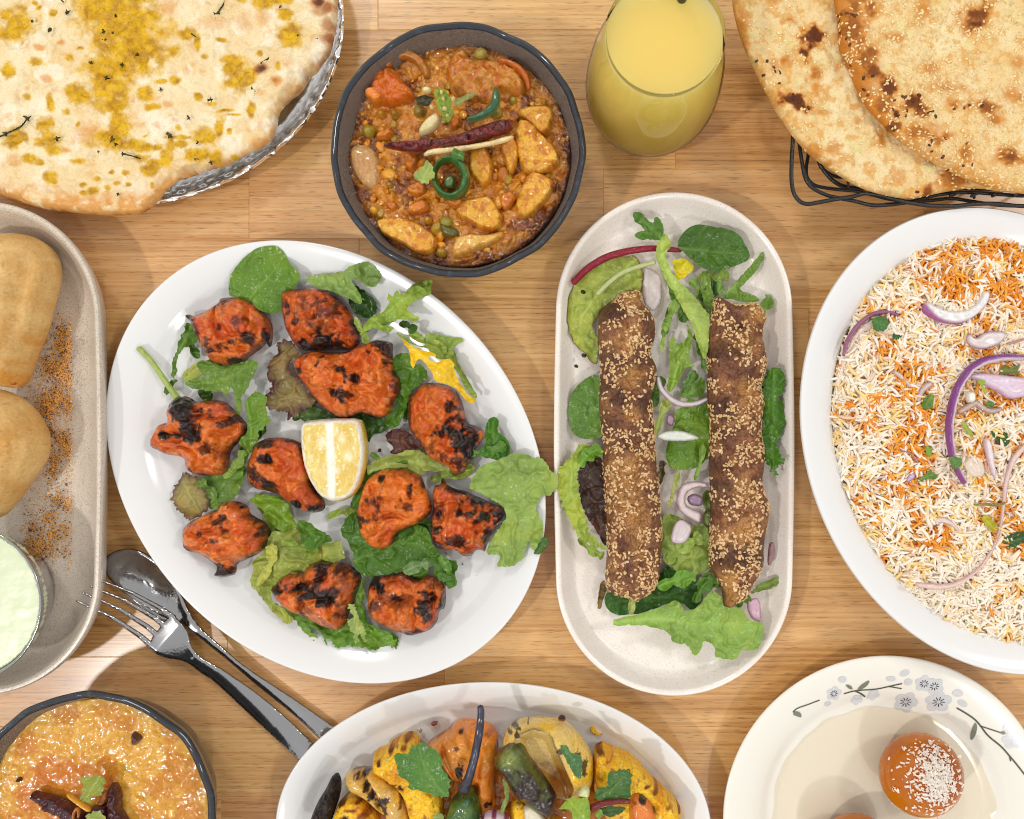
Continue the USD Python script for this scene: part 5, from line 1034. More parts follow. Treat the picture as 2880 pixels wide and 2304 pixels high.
extra(kl, K1, [("thin green leaf strip beside the left kebab, below the purple stalk", [(815, 820), (800, 920), (790, 1020)], 9, 2, S(104, 150, 72), .002), ("dark rocket leaf below the thin pointed leaf", [(1030, 760), (1090, 700), (1180, 700)], 26, 2.5, S(58, 104, 44), .004), ("rocket leaf hugging the left kebab near its middle", [(715, 1500), (730, 1380), (770, 1290)], 20, 2, S(70, 118, 44), .003), ("pale leaf stems beside the small purple onion curl", [(720, 1690), (760, 1560), (820, 1430)], 16, 2, S(156, 186, 112), .006), ("feathery green leaf inside the upper onion arc", [(900, 1420), (960, 1330), (990, 1250)], 20, 3.5, S(84, 132, 62), .004), ("rocket leaf between the lime yellow leaf and the right kebab", [(960, 640), (1040, 720), (1080, 830)], 26, 3, S(116, 160, 82), .003), ("thin rocket leaf under the broad stalked leaf's middle", [(790, 600), (860, 760), (930, 930)], 16, 3, S(96, 148, 66), .001), ("frilly leaf edge above the curly bright green leaf", [(1450, 1380), (1520, 1330), (1570, 1250)], 18, 3, S(60, 112, 40), .006)], .013, 230)
extra(kl, K1, [("feathery pale leaf along the left kebab's right side, upper part", [(760, 1120), (790, 960), (850, 820), (900, 720)], 16, 4, S(132, 176, 90), .004), ("mid green rocket leaf in the lower gap between the kebabs", [(850, 1700), (900, 1560), (1010, 1460)], 26, 3, S(110, 158, 70), .007), ("thin jagged leaf beside the right kebab's left edge", [(1060, 1250), (1040, 1120), (1000, 1000)], 16, 3, S(92, 146, 64), .006), ("small lobed leaf at the right kebab's upper right corner", [(1420, 900), (1470, 830), (1500, 740)], 18, 2.5, S(112, 160, 76), .003), ("pale feathery leaf behind the dark oval leaf's lower edge", [(1010, 620), (1100, 640), (1230, 600)], 20, 3, S(140, 182, 92), .001)], .013, 270)
extra(kl, K2, [("light rocket leaf under the whitish onion layer", [(790, 800), (860, 690), (1010, 620)], 26, 3, S(146, 184, 98), .007), ("narrow leaf on the left rim below the pale curly lettuce", [(200, 640), (290, 720), (370, 760)], 16, 3, S(150, 186, 96), .010), ("rocket leaf showing right of the dark crumpled leaves", [(960, 1060), (1010, 960), (1090, 900)], 24, 2.5, S(86, 140, 58), .008)], .012, 290)
extra(kl, K2, [("brownish small leaf touching the left kebab's right side", [(720, 300), (740, 220), (760, 130)], 14, 1.5, S(96, 84, 62), .006), ("slim pale stem leaf between the kebabs, above the thick onion crescent", [(790, 440), (830, 320), (860, 190)], 8, 2, S(168, 196, 120), .006), ("green stem leaf left of the right kebab, below the spinach leaf", [(960, 260), (1000, 140), (1020, 20)], 10, 2, S(120, 164, 86), .008), ("dark crumpled rocket leaf right of the left kebab's lower end", [(740, 1000), (800, 920), (790, 830)], 30, 2.5, S(50, 100, 42), .006), ("bright green rocket leaf above the large pale bottom leaf", [(720, 960), (840, 910), (970, 890)], 26, 2.5, S(104, 162, 60), .010), ("whitish leaf stem standing out of the dark crumpled leaves", [(545, 1140), (550, 1090), (560, 1020)], 12, 1, S(170, 200, 130), .010), ("small green leaf beside the pink-striped onion piece", [(1230, 1080), (1280, 1050), (1320, 1010)], 18, 2, S(92, 140, 62), .010), ("green frilly leaf left of the dark purple-brown leaf's top", [(210, 170), (260, 90), (350, 50)], 26, 3, S(98, 156, 48), .014), ("green leaf fold right of the thick onion crescent", [(1040, 560), (1050, 440), (1045, 320)], 16, 2, S(112, 142, 78), .004)], .012, 250)


def onioncol(inner, outer, side=None, sd=3):
    def f(p, d, t):
        c = lerp(inner, inner * 1.06, nz(p, 14, sd, 2))
        s = np.abs(np.sin(d / 4.2 + nz(p, 40, sd + 2, 2) * 2)) ** 8 * .12
        c = c * (1 - s)[:, None]
        if side is not None:
            q = side(p); c = lerp(c, outer, q)
        else:
            c = lerp(c, outer, np.exp(-d / 2.8) * .8)
        return c
    return f


W_ON, P_ON, M_ON, PK = S(228, 216, 212), S(128, 66, 122), S(206, 178, 186), S(222, 190, 190)


def onion(label, poly, z, inner=W_ON, outer=P_ON, side=None, up=.0016, R=9, h=3, ch=1, sd=3, zadd=None, bump=.0008):
    return blob("onion_slice", label, "onion", poly, z, up, up * .8, R, onioncol(inner, outer, side, sd), M["onion"], h=h, ch=ch, soft=2, bumps=[(bump, 34, sd)], zadd=zadd)


def arc(conv, pts, w, taper=True):
    p = chaikin(conv(pts), 3, False); t = np.gradient(p, axis=0); t /= np.linalg.norm(t, axis=1, keepdims=True); n = np.stack([-t[:, 1], t[:, 0]], 1)
    k = np.linspace(0, 1, len(p)); ww = np.interp(k, np.linspace(0, 1, len(np.atleast_1d(w))), np.atleast_1d(w)) / 2
    return np.vstack([p + n * ww[:, None], (p - n * ww[:, None])[::-1]]), p


def band(conv, pts, w):
    return arc(conv, pts, w)


a, ln = band(K1, [(742, 1290), (760, 1370), (820, 1440), (900, 1482), (1000, 1478), (1080, 1440)], [10, 15, 17, 17, 15, 8])
onion("pale mauve onion arc between the kebabs, the upper one", a, .024, S(214, 198, 196), S(160, 128, 146), ch=0, R=7, up=.002)
onion("thick crescent of onion around a purple core between the kebabs", K2([(870, 290), (930, 265), (1040, 268), (1052, 312), (980, 302), (905, 342), (902, 420), (960, 450), (1012, 470), (1000, 545), (950, 522), (870, 472), (838, 400)]), .026, S(214, 192, 190), S(150, 110, 134), R=14, up=.003)
onion("glossy purple onion core inside the thick crescent", K2([(910, 370), (960, 340), (1022, 370), (1012, 432), (930, 422)]), .024, S(142, 116, 140), S(104, 76, 108), R=16, up=.003)
onion("whitish onion layer hanging below the thick crescent", K2([(830, 540), (880, 508), (955, 560), (922, 652), (870, 682), (798, 662)]), .024, S(218, 196, 198), S(176, 140, 156), R=12)
onion("white lens-shaped onion piece across the gap between the kebabs", K1([(723, 1700), (780, 1663), (880, 1652), (980, 1678), (1032, 1710), (960, 1728), (800, 1728)]), .025, S(226, 224, 210), S(190, 184, 176), R=10)
onion("pink-striped onion piece at the lower right of the oblong plate", K2([(1308, 1040), (1392, 1028), (1402, 1192), (1340, 1172), (1308, 1110)]), .022, S(212, 166, 186), S(150, 92, 130), R=12)
onion("purple onion strip beside the right kebab's lower end", K2([(1450, 670), (1482, 658), (1492, 720), (1472, 802), (1438, 822)]), .019, S(150, 112, 120), S(110, 76, 92), R=7)
onion("translucent pale onion sheet left of the broad stalked leaf", K1([(640, 560), (700, 560), (770, 620), (772, 780), (715, 862), (640, 802)]), .0135, S(222, 206, 200), S(196, 172, 172), R=16)
onion("small purple onion curl near the white lens-shaped piece", K1([(800, 1560), (830, 1540), (860, 1580), (840, 1630), (805, 1610)]), .022, S(170, 128, 152), S(120, 80, 116), R=7)

# ---------------------------------------------------------------- rice
rice_o = cov_ell(2826, 1236, 470**2, 36000, 572**2)


def orange_map(p):
    left = step(-p[:, 0], -2500, -2340) * .10 + step(p[:, 1], 1380, 1700) * .07
    return nz(p, 80, 501, 3) * .75 + nz(p, 30, 502, 3) * .5 - .068 - left


def rice_h(p, d):
    return .002 * (nz(p, 120, 505, 2) - .5) * 2 + .0035 * (nz(p, 40, 506, 3) - .5) * 2


RB = blob("biryani_rice", "heap of white and orange long-grain rice filling the wide white dish", "rice", rice_o, .0375, .0105, .012, 170, lambda p, d, t: lerp(S(150, 112, 66), S(170, 78, 14), step(orange_map(p), .52, .60)), M["rice"], h=9, soft=1, zadd=lambda p, d: rice_h(p, d) * np.clip(d / 40, 0, 1), ch=0, parent="/World") if False else None
pts, tri, isb, d = region(rice_o, 9)
t = np.clip(d / 170, 0, 1)
top = .0365 + .0125 * np.sqrt(1 - (1 - t) ** 2) + rice_h(pts, d) * np.clip(d / 40, 0, 1)
bot = np.full(len(pts), .0300)
cc = lerp(S(206, 174, 124), S(190, 96, 16), step(orange_map(pts), .54, .62))
v, f, c3 = closed(pts, tri, isb, np.where(isb, .034, top), bot, .042, cc)
TR = thing("biryani_rice", (*un(np.array([[2826., 1236.]]), .03, .042)[0, :2], .03), "heap of white and orange long-grain rice filling the wide white dish", "rice")
mesh(TR, "rice_bed", v, f, M["rice"], c3)
RB = dict(pts=pts, tri=tri, top=top, zref=.042, d=d, thing=TR)


def grain(bend, L=.0104, r=.00104, n=5, m=6):
    s = np.linspace(-1, 1, m); x = s * L / 2; y = bend * (1 - s * s) * L * .22
    rr = r * np.array([.35, .85, 1, 1, .8, .35])
    th = np.arange(n) / n * 2 * np.pi
    V = np.stack([np.repeat(x[:, None], n, 1), y[:, None] + rr[:, None] * np.cos(th), rr[:, None] * np.sin(th)], 2).reshape(-1, 3)
    F = []
    for i in range(m - 1):
        for j in range(n):
            a, b, c_, e = i * n + j, i * n + (j + 1) % n, (i + 1) * n + (j + 1) % n, (i + 1) * n + j
            F += [(a, b, c_), (a, c_, e)]
    for j in range(1, n - 1):
        F += [(0, j + 1, j), ((m - 1) * n, (m - 1) * n + j, (m - 1) * n + j + 1)]
    return V, np.array(F)


gr = np.random.default_rng(77)
vis = lambda q: (q[:, 0] < 2960) & (q[:, 1] < 1960)
P_, N_, X_ = surf(RB, 12000, gr, vis)
edge_fade = np.clip(1 - (1 - 0) * 0, 0, 1)
dist_e = shapely.distance(shapely.points(X_), shapely.Polygon(rice_o).exterior)
om = orange_map(X_) + gr.normal(0, .035, len(X_))
cw = lerp(S(252, 243, 230), S(242, 226, 200), gr.random(len(X_)))
co = lerp(S(244, 180, 60), S(224, 126, 24), gr.random(len(X_)))
cols = lerp(cw, co, step(om, .535, .60) * (gr.random(len(X_)) < .74))
cols = lerp(cols, S(246, 208, 110), ((om > .45) & (om <= .54) & (gr.random(len(X_)) < .35)) * .8)
isor = step(om, .535, .60) > .5
lift = gr.uniform(-.0002, .0028, len(P_)) - .0006 * isor; ang = gr.uniform(0, 6.283, len(P_))
tilt = N_ + gr.normal(0, .30, N_.shape); scl = gr.uniform(.78, 1.12, len(P_))
var = gr.integers(0, 4, len(P_)); temps = [grain(b) for b in (.12, .45, -.4, .8)]
order = np.argsort(-lift)
single = set(order[:300].tolist())
VV, FF, CC, o_ = [], [], [], 0
for k in range(4):
    idx = np.array([i for i in np.where(var == k)[0] if i not in single])
    v, f = scatter(P_[idx] + N_[idx] * lift[idx, None], tilt[idx], ang[idx], *temps[k], scl[idx])
    VV.append(v); FF.append(f + o_); CC.append(np.repeat(cols[idx], len(temps[k][0]), 0)); o_ += len(v)
mesh(TR, "rice_grains", np.vstack(VV), np.vstack(FF), M["rice"], np.vstack(CC), kind="stuff")
for i in sorted(single):
    tv, tf = temps[var[i]]
    v, f = scatter(P_[i:i + 1] + N_[i:i + 1] * lift[i], tilt[i:i + 1], ang[i:i + 1], tv, tf, scl[i:i + 1])
    mesh(TR, "rice_grain", v, f, M["rice"], np.tile(cols[i], (len(v), 1)))

ZR = .0515


def outer_side(conv, ctr, r_in, r_out):
    c = conv([ctr])[0]
    return lambda p: step(np.hypot(*(p - c).T), r_in, r_out)


onion("wide curved onion slice with a purple skin edge at the top of the rice", R1([(875, 760), (930, 812), (1000, 850), (1075, 868), (1150, 872), (1220, 845), (1280, 800), (1330, 752), (1362, 700), (1364, 640), (1312, 638), (1300, 680), (1270, 725), (1200, 770), (1120, 778), (1050, 768), (980, 740), (925, 706)]), ZR + .002, S(234, 224, 220), S(160, 88, 140), outer_side(R1, (1125, 620), 88, 102), up=.0024, sd=11)
a, ln = band(R1, [(350, 1090), (370, 990), (440, 880), (540, 800), (640, 780), (720, 805), (770, 855)], [7, 12, 13, 13, 13, 14, 9])
onion("thin purple onion arc at the left of the rice beside a coriander leaf", a, ZR - .004, S(150, 92, 128), S(110, 52, 100), ch=0, R=7, up=.0022, sd=12)
onion("translucent onion film inside the thin purple arc", R1([(365, 1085), (400, 980), (470, 880), (560, 825), (560, 900), (470, 930), (420, 1020)]), ZR - .0052, S(232, 206, 190), S(222, 190, 180), R=8, up=.0008, sd=13)
onion("short plump onion slice right of the wide curved one", R1([(1195, 960), (1222, 930), (1262, 972), (1322, 920), (1462, 918), (1477, 950), (1430, 1012), (1322, 1047), (1240, 1032), (1205, 1000)]), ZR + .003, S(226, 208, 206), S(150, 96, 140), up=.0026, sd=14)
a, ln = band(R1, [(1600, 1100), (1450, 1098), (1320, 1122), (1220, 1185), (1152, 1285), (1108, 1400), (1088, 1520), (1082, 1640), (1105, 1790), (1150, 1900), (1195, 1975)], [16, 20, 24, 24, 24, 24, 24, 22, 20, 18, 14])
onion("largest purple onion ring arc sweeping through the middle of the rice", a, ZR + .0045, S(226, 204, 208), S(122, 66, 132), lambda p: step(-(shapely.distance(shapely.points(p), shapely.Polygon(np.vstack([ln, R1([(1700, 1700)])])))) , -9.5, -1) * 0 + step(along(p, ln)[1] * np.sign(along(R1([(1000, 1300)]), ln)[1][0]), -5, 1), ch=0, R=9, up=.0032, sd=15)
onion("broad glossy mauve onion layer at the right edge of the rice", R1([(1208, 1222), (1300, 1205), (1400, 1212), (1602, 1238), (1760, 1260), (1760, 1380), (1602, 1372), (1500, 1392), (1400, 1330), (1320, 1290)]), ZR + .005, S(222, 196, 212), S(178, 128, 176), R=22, up=.004, sd=16)
a, ln = band(R1, [(868, 1410), (885, 1340), (925, 1295), (965, 1278)], [12, 18, 20, 10])
onion("small mauve onion curl left of the largest ring arc", a, ZR + .001, S(214, 184, 176), S(150, 110, 130), ch=0, R=6, sd=17)
onion("pale tapered onion wedge right of the largest ring arc", R2([(1388, -20), (1450, -20), (1482, 150), (1494, 312), (1440, 205)]), ZR + .004, S(232, 216, 216), S(186, 132, 158), R=12, up=.003, sd=18)
a, ln = band(R2, [(1720, 20), (1650, 100), (1600, 175), (1565, 300), (1552, 450), (1530, 620), (1472, 800), (1382, 930), (1282, 1010), (1182, 1062), (1050, 1078), (900, 1052)], [12, 17, 17, 15, 12, 9, 9, 10, 12, 16, 17, 10])
onion("very long thin pink onion strand curving down the lower right of the rice", a, ZR + .002, S(232, 200, 188), S(196, 140, 150), ch=0, R=5, up=.0015, sd=19)
a, ln = band(R2, [(790, 70), (850, 85), (895, 118), (922, 165)], [4, 5, 6, 5])
onion("hair-thin purple onion thread in the middle left of the rice", a, ZR + .001, S(206, 150, 156), S(150, 92, 110), ch=0, R=3, up=.0008, h=2.2, sd=20)
onion("small purple-white onion scrap above the lower coriander leaf", R2([(828, 292), (850, 250), (885, 225), (905, 260), (880, 290), (840, 304)]), ZR + .001, S(206, 180, 206), S(150, 112, 164), R=8, sd=21)
a, ln = band(R2, [(995, 620), (1040, 585), (1110, 580), (1180, 620), (1245, 700)], [12, 17, 18, 14, 8])
onion("pale pink onion curl in the lower half of the rice", a, ZR + .0005, S(234, 206, 194), S(202, 156, 156), ch=0, R=6, sd=22)
onion("square white onion chip inside the largest ring arc", R1([(1195, 1335), (1262, 1330), (1265, 1412), (1200, 1412)]), ZR + .004, S(240, 232, 216), S(214, 198, 184), R=8, up=.003, sd=23)
a, ln = band(R1, [(1140, 1480), (1200, 1450), (1260, 1405), (1300, 1440), (1370, 1475), (1450, 1455)], [14, 18, 20, 18, 18, 10])
onion("brownish onion strip under the square white chip", a, ZR + .002, S(200, 170, 156), S(160, 124, 124), ch=0, R=7, up=.0024, sd=24)
a, ln = band(R1, [(690, 1195), (740, 1225), (800, 1290), (850, 1310)], [9, 16, 15, 8])
onion("pale onion strip left of the small mauve onion curl", a, ZR, S(228, 196, 184), S(190, 140, 150), ch=0, R=5, sd=26)
a, ln = band(R1, [(1480, 1005), (1560, 985), (1640, 960)], [5, 7, 6])
onion("thin purple onion line right of the short plump slice", a, ZR + .003, S(200, 160, 168), S(146, 88, 120), ch=0, R=3, h=2.4, sd=27)
a, ln = band(R2, [(560, 330), (620, 270), (680, 262), (700, 330)], [5, 8, 8, 5])
onion("thin whitish onion loop in the lower left rice", a, ZR - .002, S(238, 218, 200), S(216, 180, 170), ch=0, R=3, h=2.4, sd=28)
onion("broken onion layer beside the largest ring arc's lower end", R2([(1240, 180), (1300, 110), (1370, 100), (1420, 200), (1400, 270), (1300, 270)]), ZR + .0005, S(236, 212, 190), S(214, 180, 166), R=14, sd=25)

CIL = S(64, 118, 52)


def corl(label, poly, z, color=CIL, name="coriander_leaf", **k):
    k = dict(dict(h=3, veins=16, ch=0, wave=.0014, curl=.0022, crinkle=.25), **k)
    return leaf(name, label, "herb", poly, z, color, **k)


corl("toothed round coriander leaf on the thin purple onion arc", R1([(550, 860), (560, 838), (552, 822), (575, 825), (590, 806), (605, 820), (625, 806), (640, 820), (660, 822), (655, 842), (668, 865), (655, 880), (660, 900), (640, 905), (628, 922), (608, 908), (585, 922), (575, 902), (555, 900), (562, 880)]), ZR + .001, S(60, 116, 64), seed=71)
corl("small round green herb leaf under the toothed coriander leaf", R1([(690, 940), (712, 918), (745, 922), (757, 960), (722, 992), (692, 972)]), ZR, S(54, 108, 60), seed=72, ch=1)
corl("bright green herb leaf beside the small mauve onion curl", R1([(888, 1392), (930, 1360), (962, 1348), (987, 1370), (968, 1400), (972, 1440), (935, 1462), (905, 1450), (890, 1425)]), ZR + .002, S(96, 138, 62), seed=73, ch=1)
corl("dark shiny curled herb leaf in the rice near the right edge", R1([(1370, 1600), (1440, 1578), (1480, 1620), (1522, 1690), (1480, 1722), (1400, 1652)]), ZR + .003, S(48, 92, 44), seed=74, ch=1, curl=.005)
corl("chopped green herb heap above the broad mauve onion layer", R1([(1430, 1185), (1470, 1150), (1500, 1170), (1562, 1150), (1565, 1222), (1500, 1212), (1440, 1222)]), ZR + .003, S(112, 132, 66), seed=75)
corl("two-tone green spring onion piece inside the largest ring arc", R1([(1168, 1550), (1195, 1540), (1252, 1640), (1240, 1655), (1200, 1622)]), ZR + .003, S(150, 174, 74), name="spring_onion", seed=76)
corl("small green herb scrap at the top of the rice's middle", R2([(978, 30), (1000, 40), (1022, 62), (1010, 122), (985, 112)]), ZR + .001, S(108, 156, 68), seed=77)
corl("folded green herb leaf left of the largest ring arc's lower end", R2([(978, 242), (1012, 208), (1040, 240), (1072, 252), (1050, 282), (990, 277), (930, 300), (900, 300), (945, 262)]), ZR + .002, S(84, 130, 66), seed=78)
corl("narrow green herb strip in the lower left of the rice", R2([(638, 400), (690, 343), (712, 350), (662, 402)]), ZR - .002, S(110, 160, 84), seed=79)
corl("lime green wilted herb leaf on the lower right rice", R2([(1388, 560), (1432, 548), (1470, 590), (1512, 640), (1482, 692), (1402, 602)]), ZR + .002, S(166, 176, 44), seed=80, ch=1)
corl("dark green chilli slice at the lower right edge of the rice", R2([(1555, 718), (1620, 680), (1690, 658), (1760, 650), (1770, 760), (1690, 742), (1610, 802), (1565, 770)]), ZR + .003, S(50, 96, 56), name="chilli_slice", seed=81)
corl("pale green herb leaf near the bottom of the rice", R2([(1348, 1150), (1380, 1118), (1432, 1188), (1382, 1202)]), ZR - .002, S(136, 170, 80), seed=82)
corl("thin olive herb stick lying across the rice", R2([(1328, 462), (1420, 455), (1500, 462), (1562, 448), (1568, 468), (1480, 482), (1400, 478), (1330, 474)]), ZR + .003, S(118, 118, 52), name="herb_stick", seed=83)
corl("green herb sitting on the lower end of the largest ring arc", R2([(1150, 130), (1180, 112), (1232, 130), (1240, 170), (1210, 212), (1180, 200), (1160, 170)]), ZR + .0085, S(84, 130, 72), seed=84)
corl("bright green sprig on the broad mauve onion layer", R1([(1290, 1258), (1320, 1245), (1345, 1260), (1330, 1290), (1365, 1330), (1355, 1345), (1322, 1310)]), ZR + .010, S(140, 176, 66), seed=85)
corl("small green herb piece between the brownish onion strip and the broad layer", R1([(1330, 1410), (1370, 1395), (1405, 1420), (1395, 1450), (1350, 1440)]), ZR + .005, S(74, 128, 60), seed=86, ch=1)

# ---------------------------------------------------------------- potato curry
ZC = .042
def unc(conv):
    return conv
gravy = ell(1288, 437, 318, 316, 0, 160)


def gravycol(p, d, t):
    n1, n2, n3 = nz(p, 40, 601, 3), nz(p, 14, 602, 3), nz(p, 5, 603, 2)
    c = lerp(S(186, 106, 18), S(222, 152, 44), np.clip((n2 - .5) * 2.5 + .5, 0, 1))
    c = lerp(c, S(116, 54, 10), step(n1, .52, .64) * .95)
    c = lerp(c, S(186, 92, 22), step(n3, .58, .70) * .5)
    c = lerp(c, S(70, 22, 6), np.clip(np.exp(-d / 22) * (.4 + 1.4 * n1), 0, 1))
    return lerp(c, S(226, 164, 70), step(n3 * .5 + n2 * .5, .60, .70) * .6)


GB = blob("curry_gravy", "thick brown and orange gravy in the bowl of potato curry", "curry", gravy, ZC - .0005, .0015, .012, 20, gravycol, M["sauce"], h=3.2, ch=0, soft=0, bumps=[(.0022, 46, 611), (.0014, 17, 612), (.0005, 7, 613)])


def ckcol(a, b, seed, sauce=.35, edge=.0):
    def f(p, d, t):
        n1, n2, n3 = nz(p, 30, seed, 3), nz(p, 13, seed + 1, 4), nz(p, 4, seed + 2, 2)
        c = lerp(a, b, np.clip((n1 - .5) * 2.4 + .5, 0, 1))
        c = lerp(c, S(186, 96, 16), step(n2, .47, .62) * min(1, sauce * 1.7))
        c = lerp(c, S(150, 66, 18), step(n3, .62, .72) * sauce * .8)
        return lerp(c, S(150, 76, 18), np.exp(-d / 6) * (.45 + edge))
    return f


PA, PB = S(220, 150, 28), S(230, 176, 62)


def chunk(name, label, cat, poly, z, up, R, a, b, seed, sauce=.4, ex=.32, mat="chunk", bumps=None, group=None, h=3.4, ch=2, **k):
    return blob(name, label, cat, poly, z, up, .010, R, ckcol(a, b, seed, sauce), M[mat], h=h, ch=ch, soft=2, ex=ex, bumps=bumps or [(.0012, 24, seed + 5), (.0005, 8, seed + 6)], group=group, **k)


tilt_ = lambda cx, cy, gx, gy: (lambda p, d: ((p[:, 0] - cx) * gx + (p[:, 1] - cy) * gy) * 1e-5)
for lb, P, seed, up in [
    ("potato chunk at the curry bowl's right edge, topmost on that side", [(1240, 690), (1300, 662), (1440, 658), (1454, 720), (1432, 800), (1380, 832), (1310, 762)], 1, .007),
    ("largest potato chunk, on the right below the dried chilli's stem end", [(1228, 835), (1262, 755), (1320, 762), (1400, 850), (1472, 920), (1482, 1000), (1400, 1062), (1290, 1062), (1248, 960)], 2, .009),
    ("slim potato slice just left of the largest potato chunk", [(1138, 890), (1210, 848), (1252, 900), (1247, 1000), (1202, 1072), (1168, 1010)], 3, .009),
    ("potato chunk at the lower right edge of the curry", [(1240, 1300), (1238, 1230), (1312, 1055), (1400, 1080), (1452, 1120), (1442, 1190), (1352, 1292), (1290, 1332)], 4, .008),
    ("flat-topped potato chunk in the lower middle of the curry", [(878, 1312), (910, 1238), (1000, 1213), (1080, 1208), (1142, 1310), (1132, 1380), (1080, 1412), (990, 1377)], 5, .009),
    ("potato piece right of the green chilli ring", [(955, 940), (1010, 908), (1062, 920), (1092, 1030), (1082, 1110), (1020, 1142), (958, 1062)], 6, .008),
    ("long potato chunk at the lower left edge of the curry", [(408, 1372), (430, 1338), (560, 1328), (650, 1370), (742, 1440), (732, 1530), (650, 1552), (560, 1492), (440, 1432)], 7, .008)]:
    chunk("potato_chunk", lb, "potato", T2(np.mean(P, 0) + (np.array(P) - np.mean(P, 0)) * [1.13, 1.10]), ZC, up, 12, PA, PB, 620 + 10 * seed, .42, .3, ch=1)
chunk("cauliflower_stalk", "pale stick of cauliflower stalk at the bottom of the curry", "vegetable", T2([(838, 1562), (852, 1458), (920, 1418), (1060, 1428), (1162, 1398), (1178, 1452), (1060, 1502), (950, 1545), (870, 1578)]), ZC, .007, 16, S(222, 168, 70), S(232, 190, 104), 710, .3)
chunk("cauliflower_floret", "big sauce-coated cauliflower lump at the top of the curry", "vegetable", T2([(800, 440), (850, 330), (930, 298), (955, 375), (1100, 368), (1200, 380), (1290, 440), (1312, 540), (1240, 622), (1100, 642), (980, 622), (850, 592), (808, 520)]), ZC, .009, 50, S(196, 124, 40), S(204, 142, 62), 730, .6, .5, bumps=[(.0030, 36, 733), (.0014, 14, 734), (.0006, 6, 735)])
chunk("pumpkin_chunk", "orange stringy pumpkin chunk at the upper left of the curry", "vegetable", T2([(312, 590), (360, 540), (368, 470), (430, 428), (510, 428), (552, 510), (620, 560), (622, 640), (500, 662), (380, 642)]), ZC, .010, 34, S(222, 120, 30), S(204, 92, 24), 750, .5, .4, bumps=[(.0022, 18, 751), (.0014, 7, 752)])
chunk("carrot_cube", "bright orange carrot cube at the left of the pumpkin chunk", "vegetable", T2([(306, 582), (350, 532), (432, 560), (442, 622), (380, 654)]), ZC + .004, .007, 12, S(232, 134, 36), S(226, 124, 30), 760, .1)
blob("onion_petal", "translucent beige onion petal at the left edge of the curry", "onion", T2([(218, 920), (260, 878), (342, 880), (402, 940), (422, 1040), (412, 1130), (360, 1162), (290, 1122), (238, 1040)]), ZC, .006, .004, 30, onioncol(S(198, 152, 96), S(170, 112, 58), lambda p: np.clip(nz(p * [2.5, .6], 22, 5, 2) * 1.4 - .45, 0, 1)), M["skin"], h=3.4, soft=2)
a, ln = band(T2, [(452, 430), (470, 370), (520, 335), (590, 335), (650, 375), (690, 440), (692, 480)], [14, 22, 26, 28, 28, 24, 12])
blob("onion_ring", "brown onion ring at the upper left of the curry", "onion", a, ZC + .003, .004, .004, 10, ckcol(S(170, 108, 36), S(186, 130, 56), 770, .3), M["skin"], h=3.2, ch=0)
a, ln = band(T2, [(1120, 368), (1190, 378), (1260, 420), (1300, 480), (1312, 550)], [10, 17, 20, 18, 8])
blob("tomato_skin", "curved orange tomato skin at the upper right of the curry", "tomato", a, ZC + .009, .003, .003, 8, ckcol(S(206, 110, 28), S(190, 92, 22), 780, .15), M["skin"], h=3.2, ch=0)
for i, (P, lb) in enumerate([([(428, 1240), (500, 1218), (532, 1262), (482, 1304)], "small orange carrot piece at the lower left of the curry"), ([(558, 1272), (660, 1198), (712, 1240), (702, 1292), (600, 1314)], "reddish carrot piece above the long potato chunk"), ([(383, 812), (480, 778), (504, 830), (440, 862), (385, 856)], "carrot piece left of the dried chilli's tip"), ([(828, 742), (880, 688), (912, 720), (902, 792), (838, 802)], "carrot piece just above the dried chilli's middle"), ([(800, 1200), (880, 1190), (930, 1230), (900, 1290), (820, 1260)], "carrot piece below the green chilli ring"), ([(560, 930), (640, 920), (660, 1000), (600, 1060), (550, 1010)], "orange carrot piece left of the coriander leaf in the curry"), ([(1120, 1200), (1200, 1150), (1245, 1210), (1190, 1290), (1140, 1280)], "small lump between two potato chunks at the lower right of the curry"), ([(640, 1090), (700, 1130), (690, 1200), (600, 1200), (560, 1150)], "soft brown vegetable lump at the lower left of the green chilli ring")]):
    chunk("carrot_piece", lb, "vegetable", T2(P), ZC + .001, .006, 12, S(218, 132, 34), S(208, 116, 30), 800 + 10 * i, .5)
PEA = ['at the left edge of the curry above the onion petal', "left above the dried chilli's middle", 'just below the flat-topped potato chunk, left end', "above the dried chilli's stem end", 'at the very bottom of the curry', 'at the very top of the curry', 'small, above the topmost right potato chunk', 'yellowish, at the lower left edge of the curry', 'small, below the pumpkin chunk, right one', 'small, below the pumpkin chunk, left one', 'small, left of the folded pepper strip', 'small, right of the onion petal']
for i, (x, y, r, c) in enumerate([(340, 800, 42, (150, 128, 40)), (650, 680, 40, (140, 116, 40)), (812, 1352, 46, (146, 130, 44)), (1112, 692, 42, (170, 140, 50)), (782, 1532, 34, (166, 126, 36)), (1020, 338, 46, (160, 138, 60)), (1217, 620, 30, (150, 130, 44)), (376, 1280, 34, (214, 150, 34)), (500, 700, 30, (150, 110, 36)), (420, 700, 28, (176, 120, 34)), (700, 1340, 28, (180, 128, 36)), (470, 1130, 26, (160, 120, 40))]):
    c0 = T2([(x, y)])[0]; col = S(*c)
    blob("green_pea", "round pea, "+PEA[i], "pea", ell(*c0, r / 2.156, r / 2.156 * .95, 0, 26), ZC + .001, .0062, .006, r / 2.156, lambda p, d, t: lerp(col * .9, col * 1.15, nz(p, 8, i, 2)), M["skin"], h=2.8, ch=0, soft=1, group="peas in the potato curry")
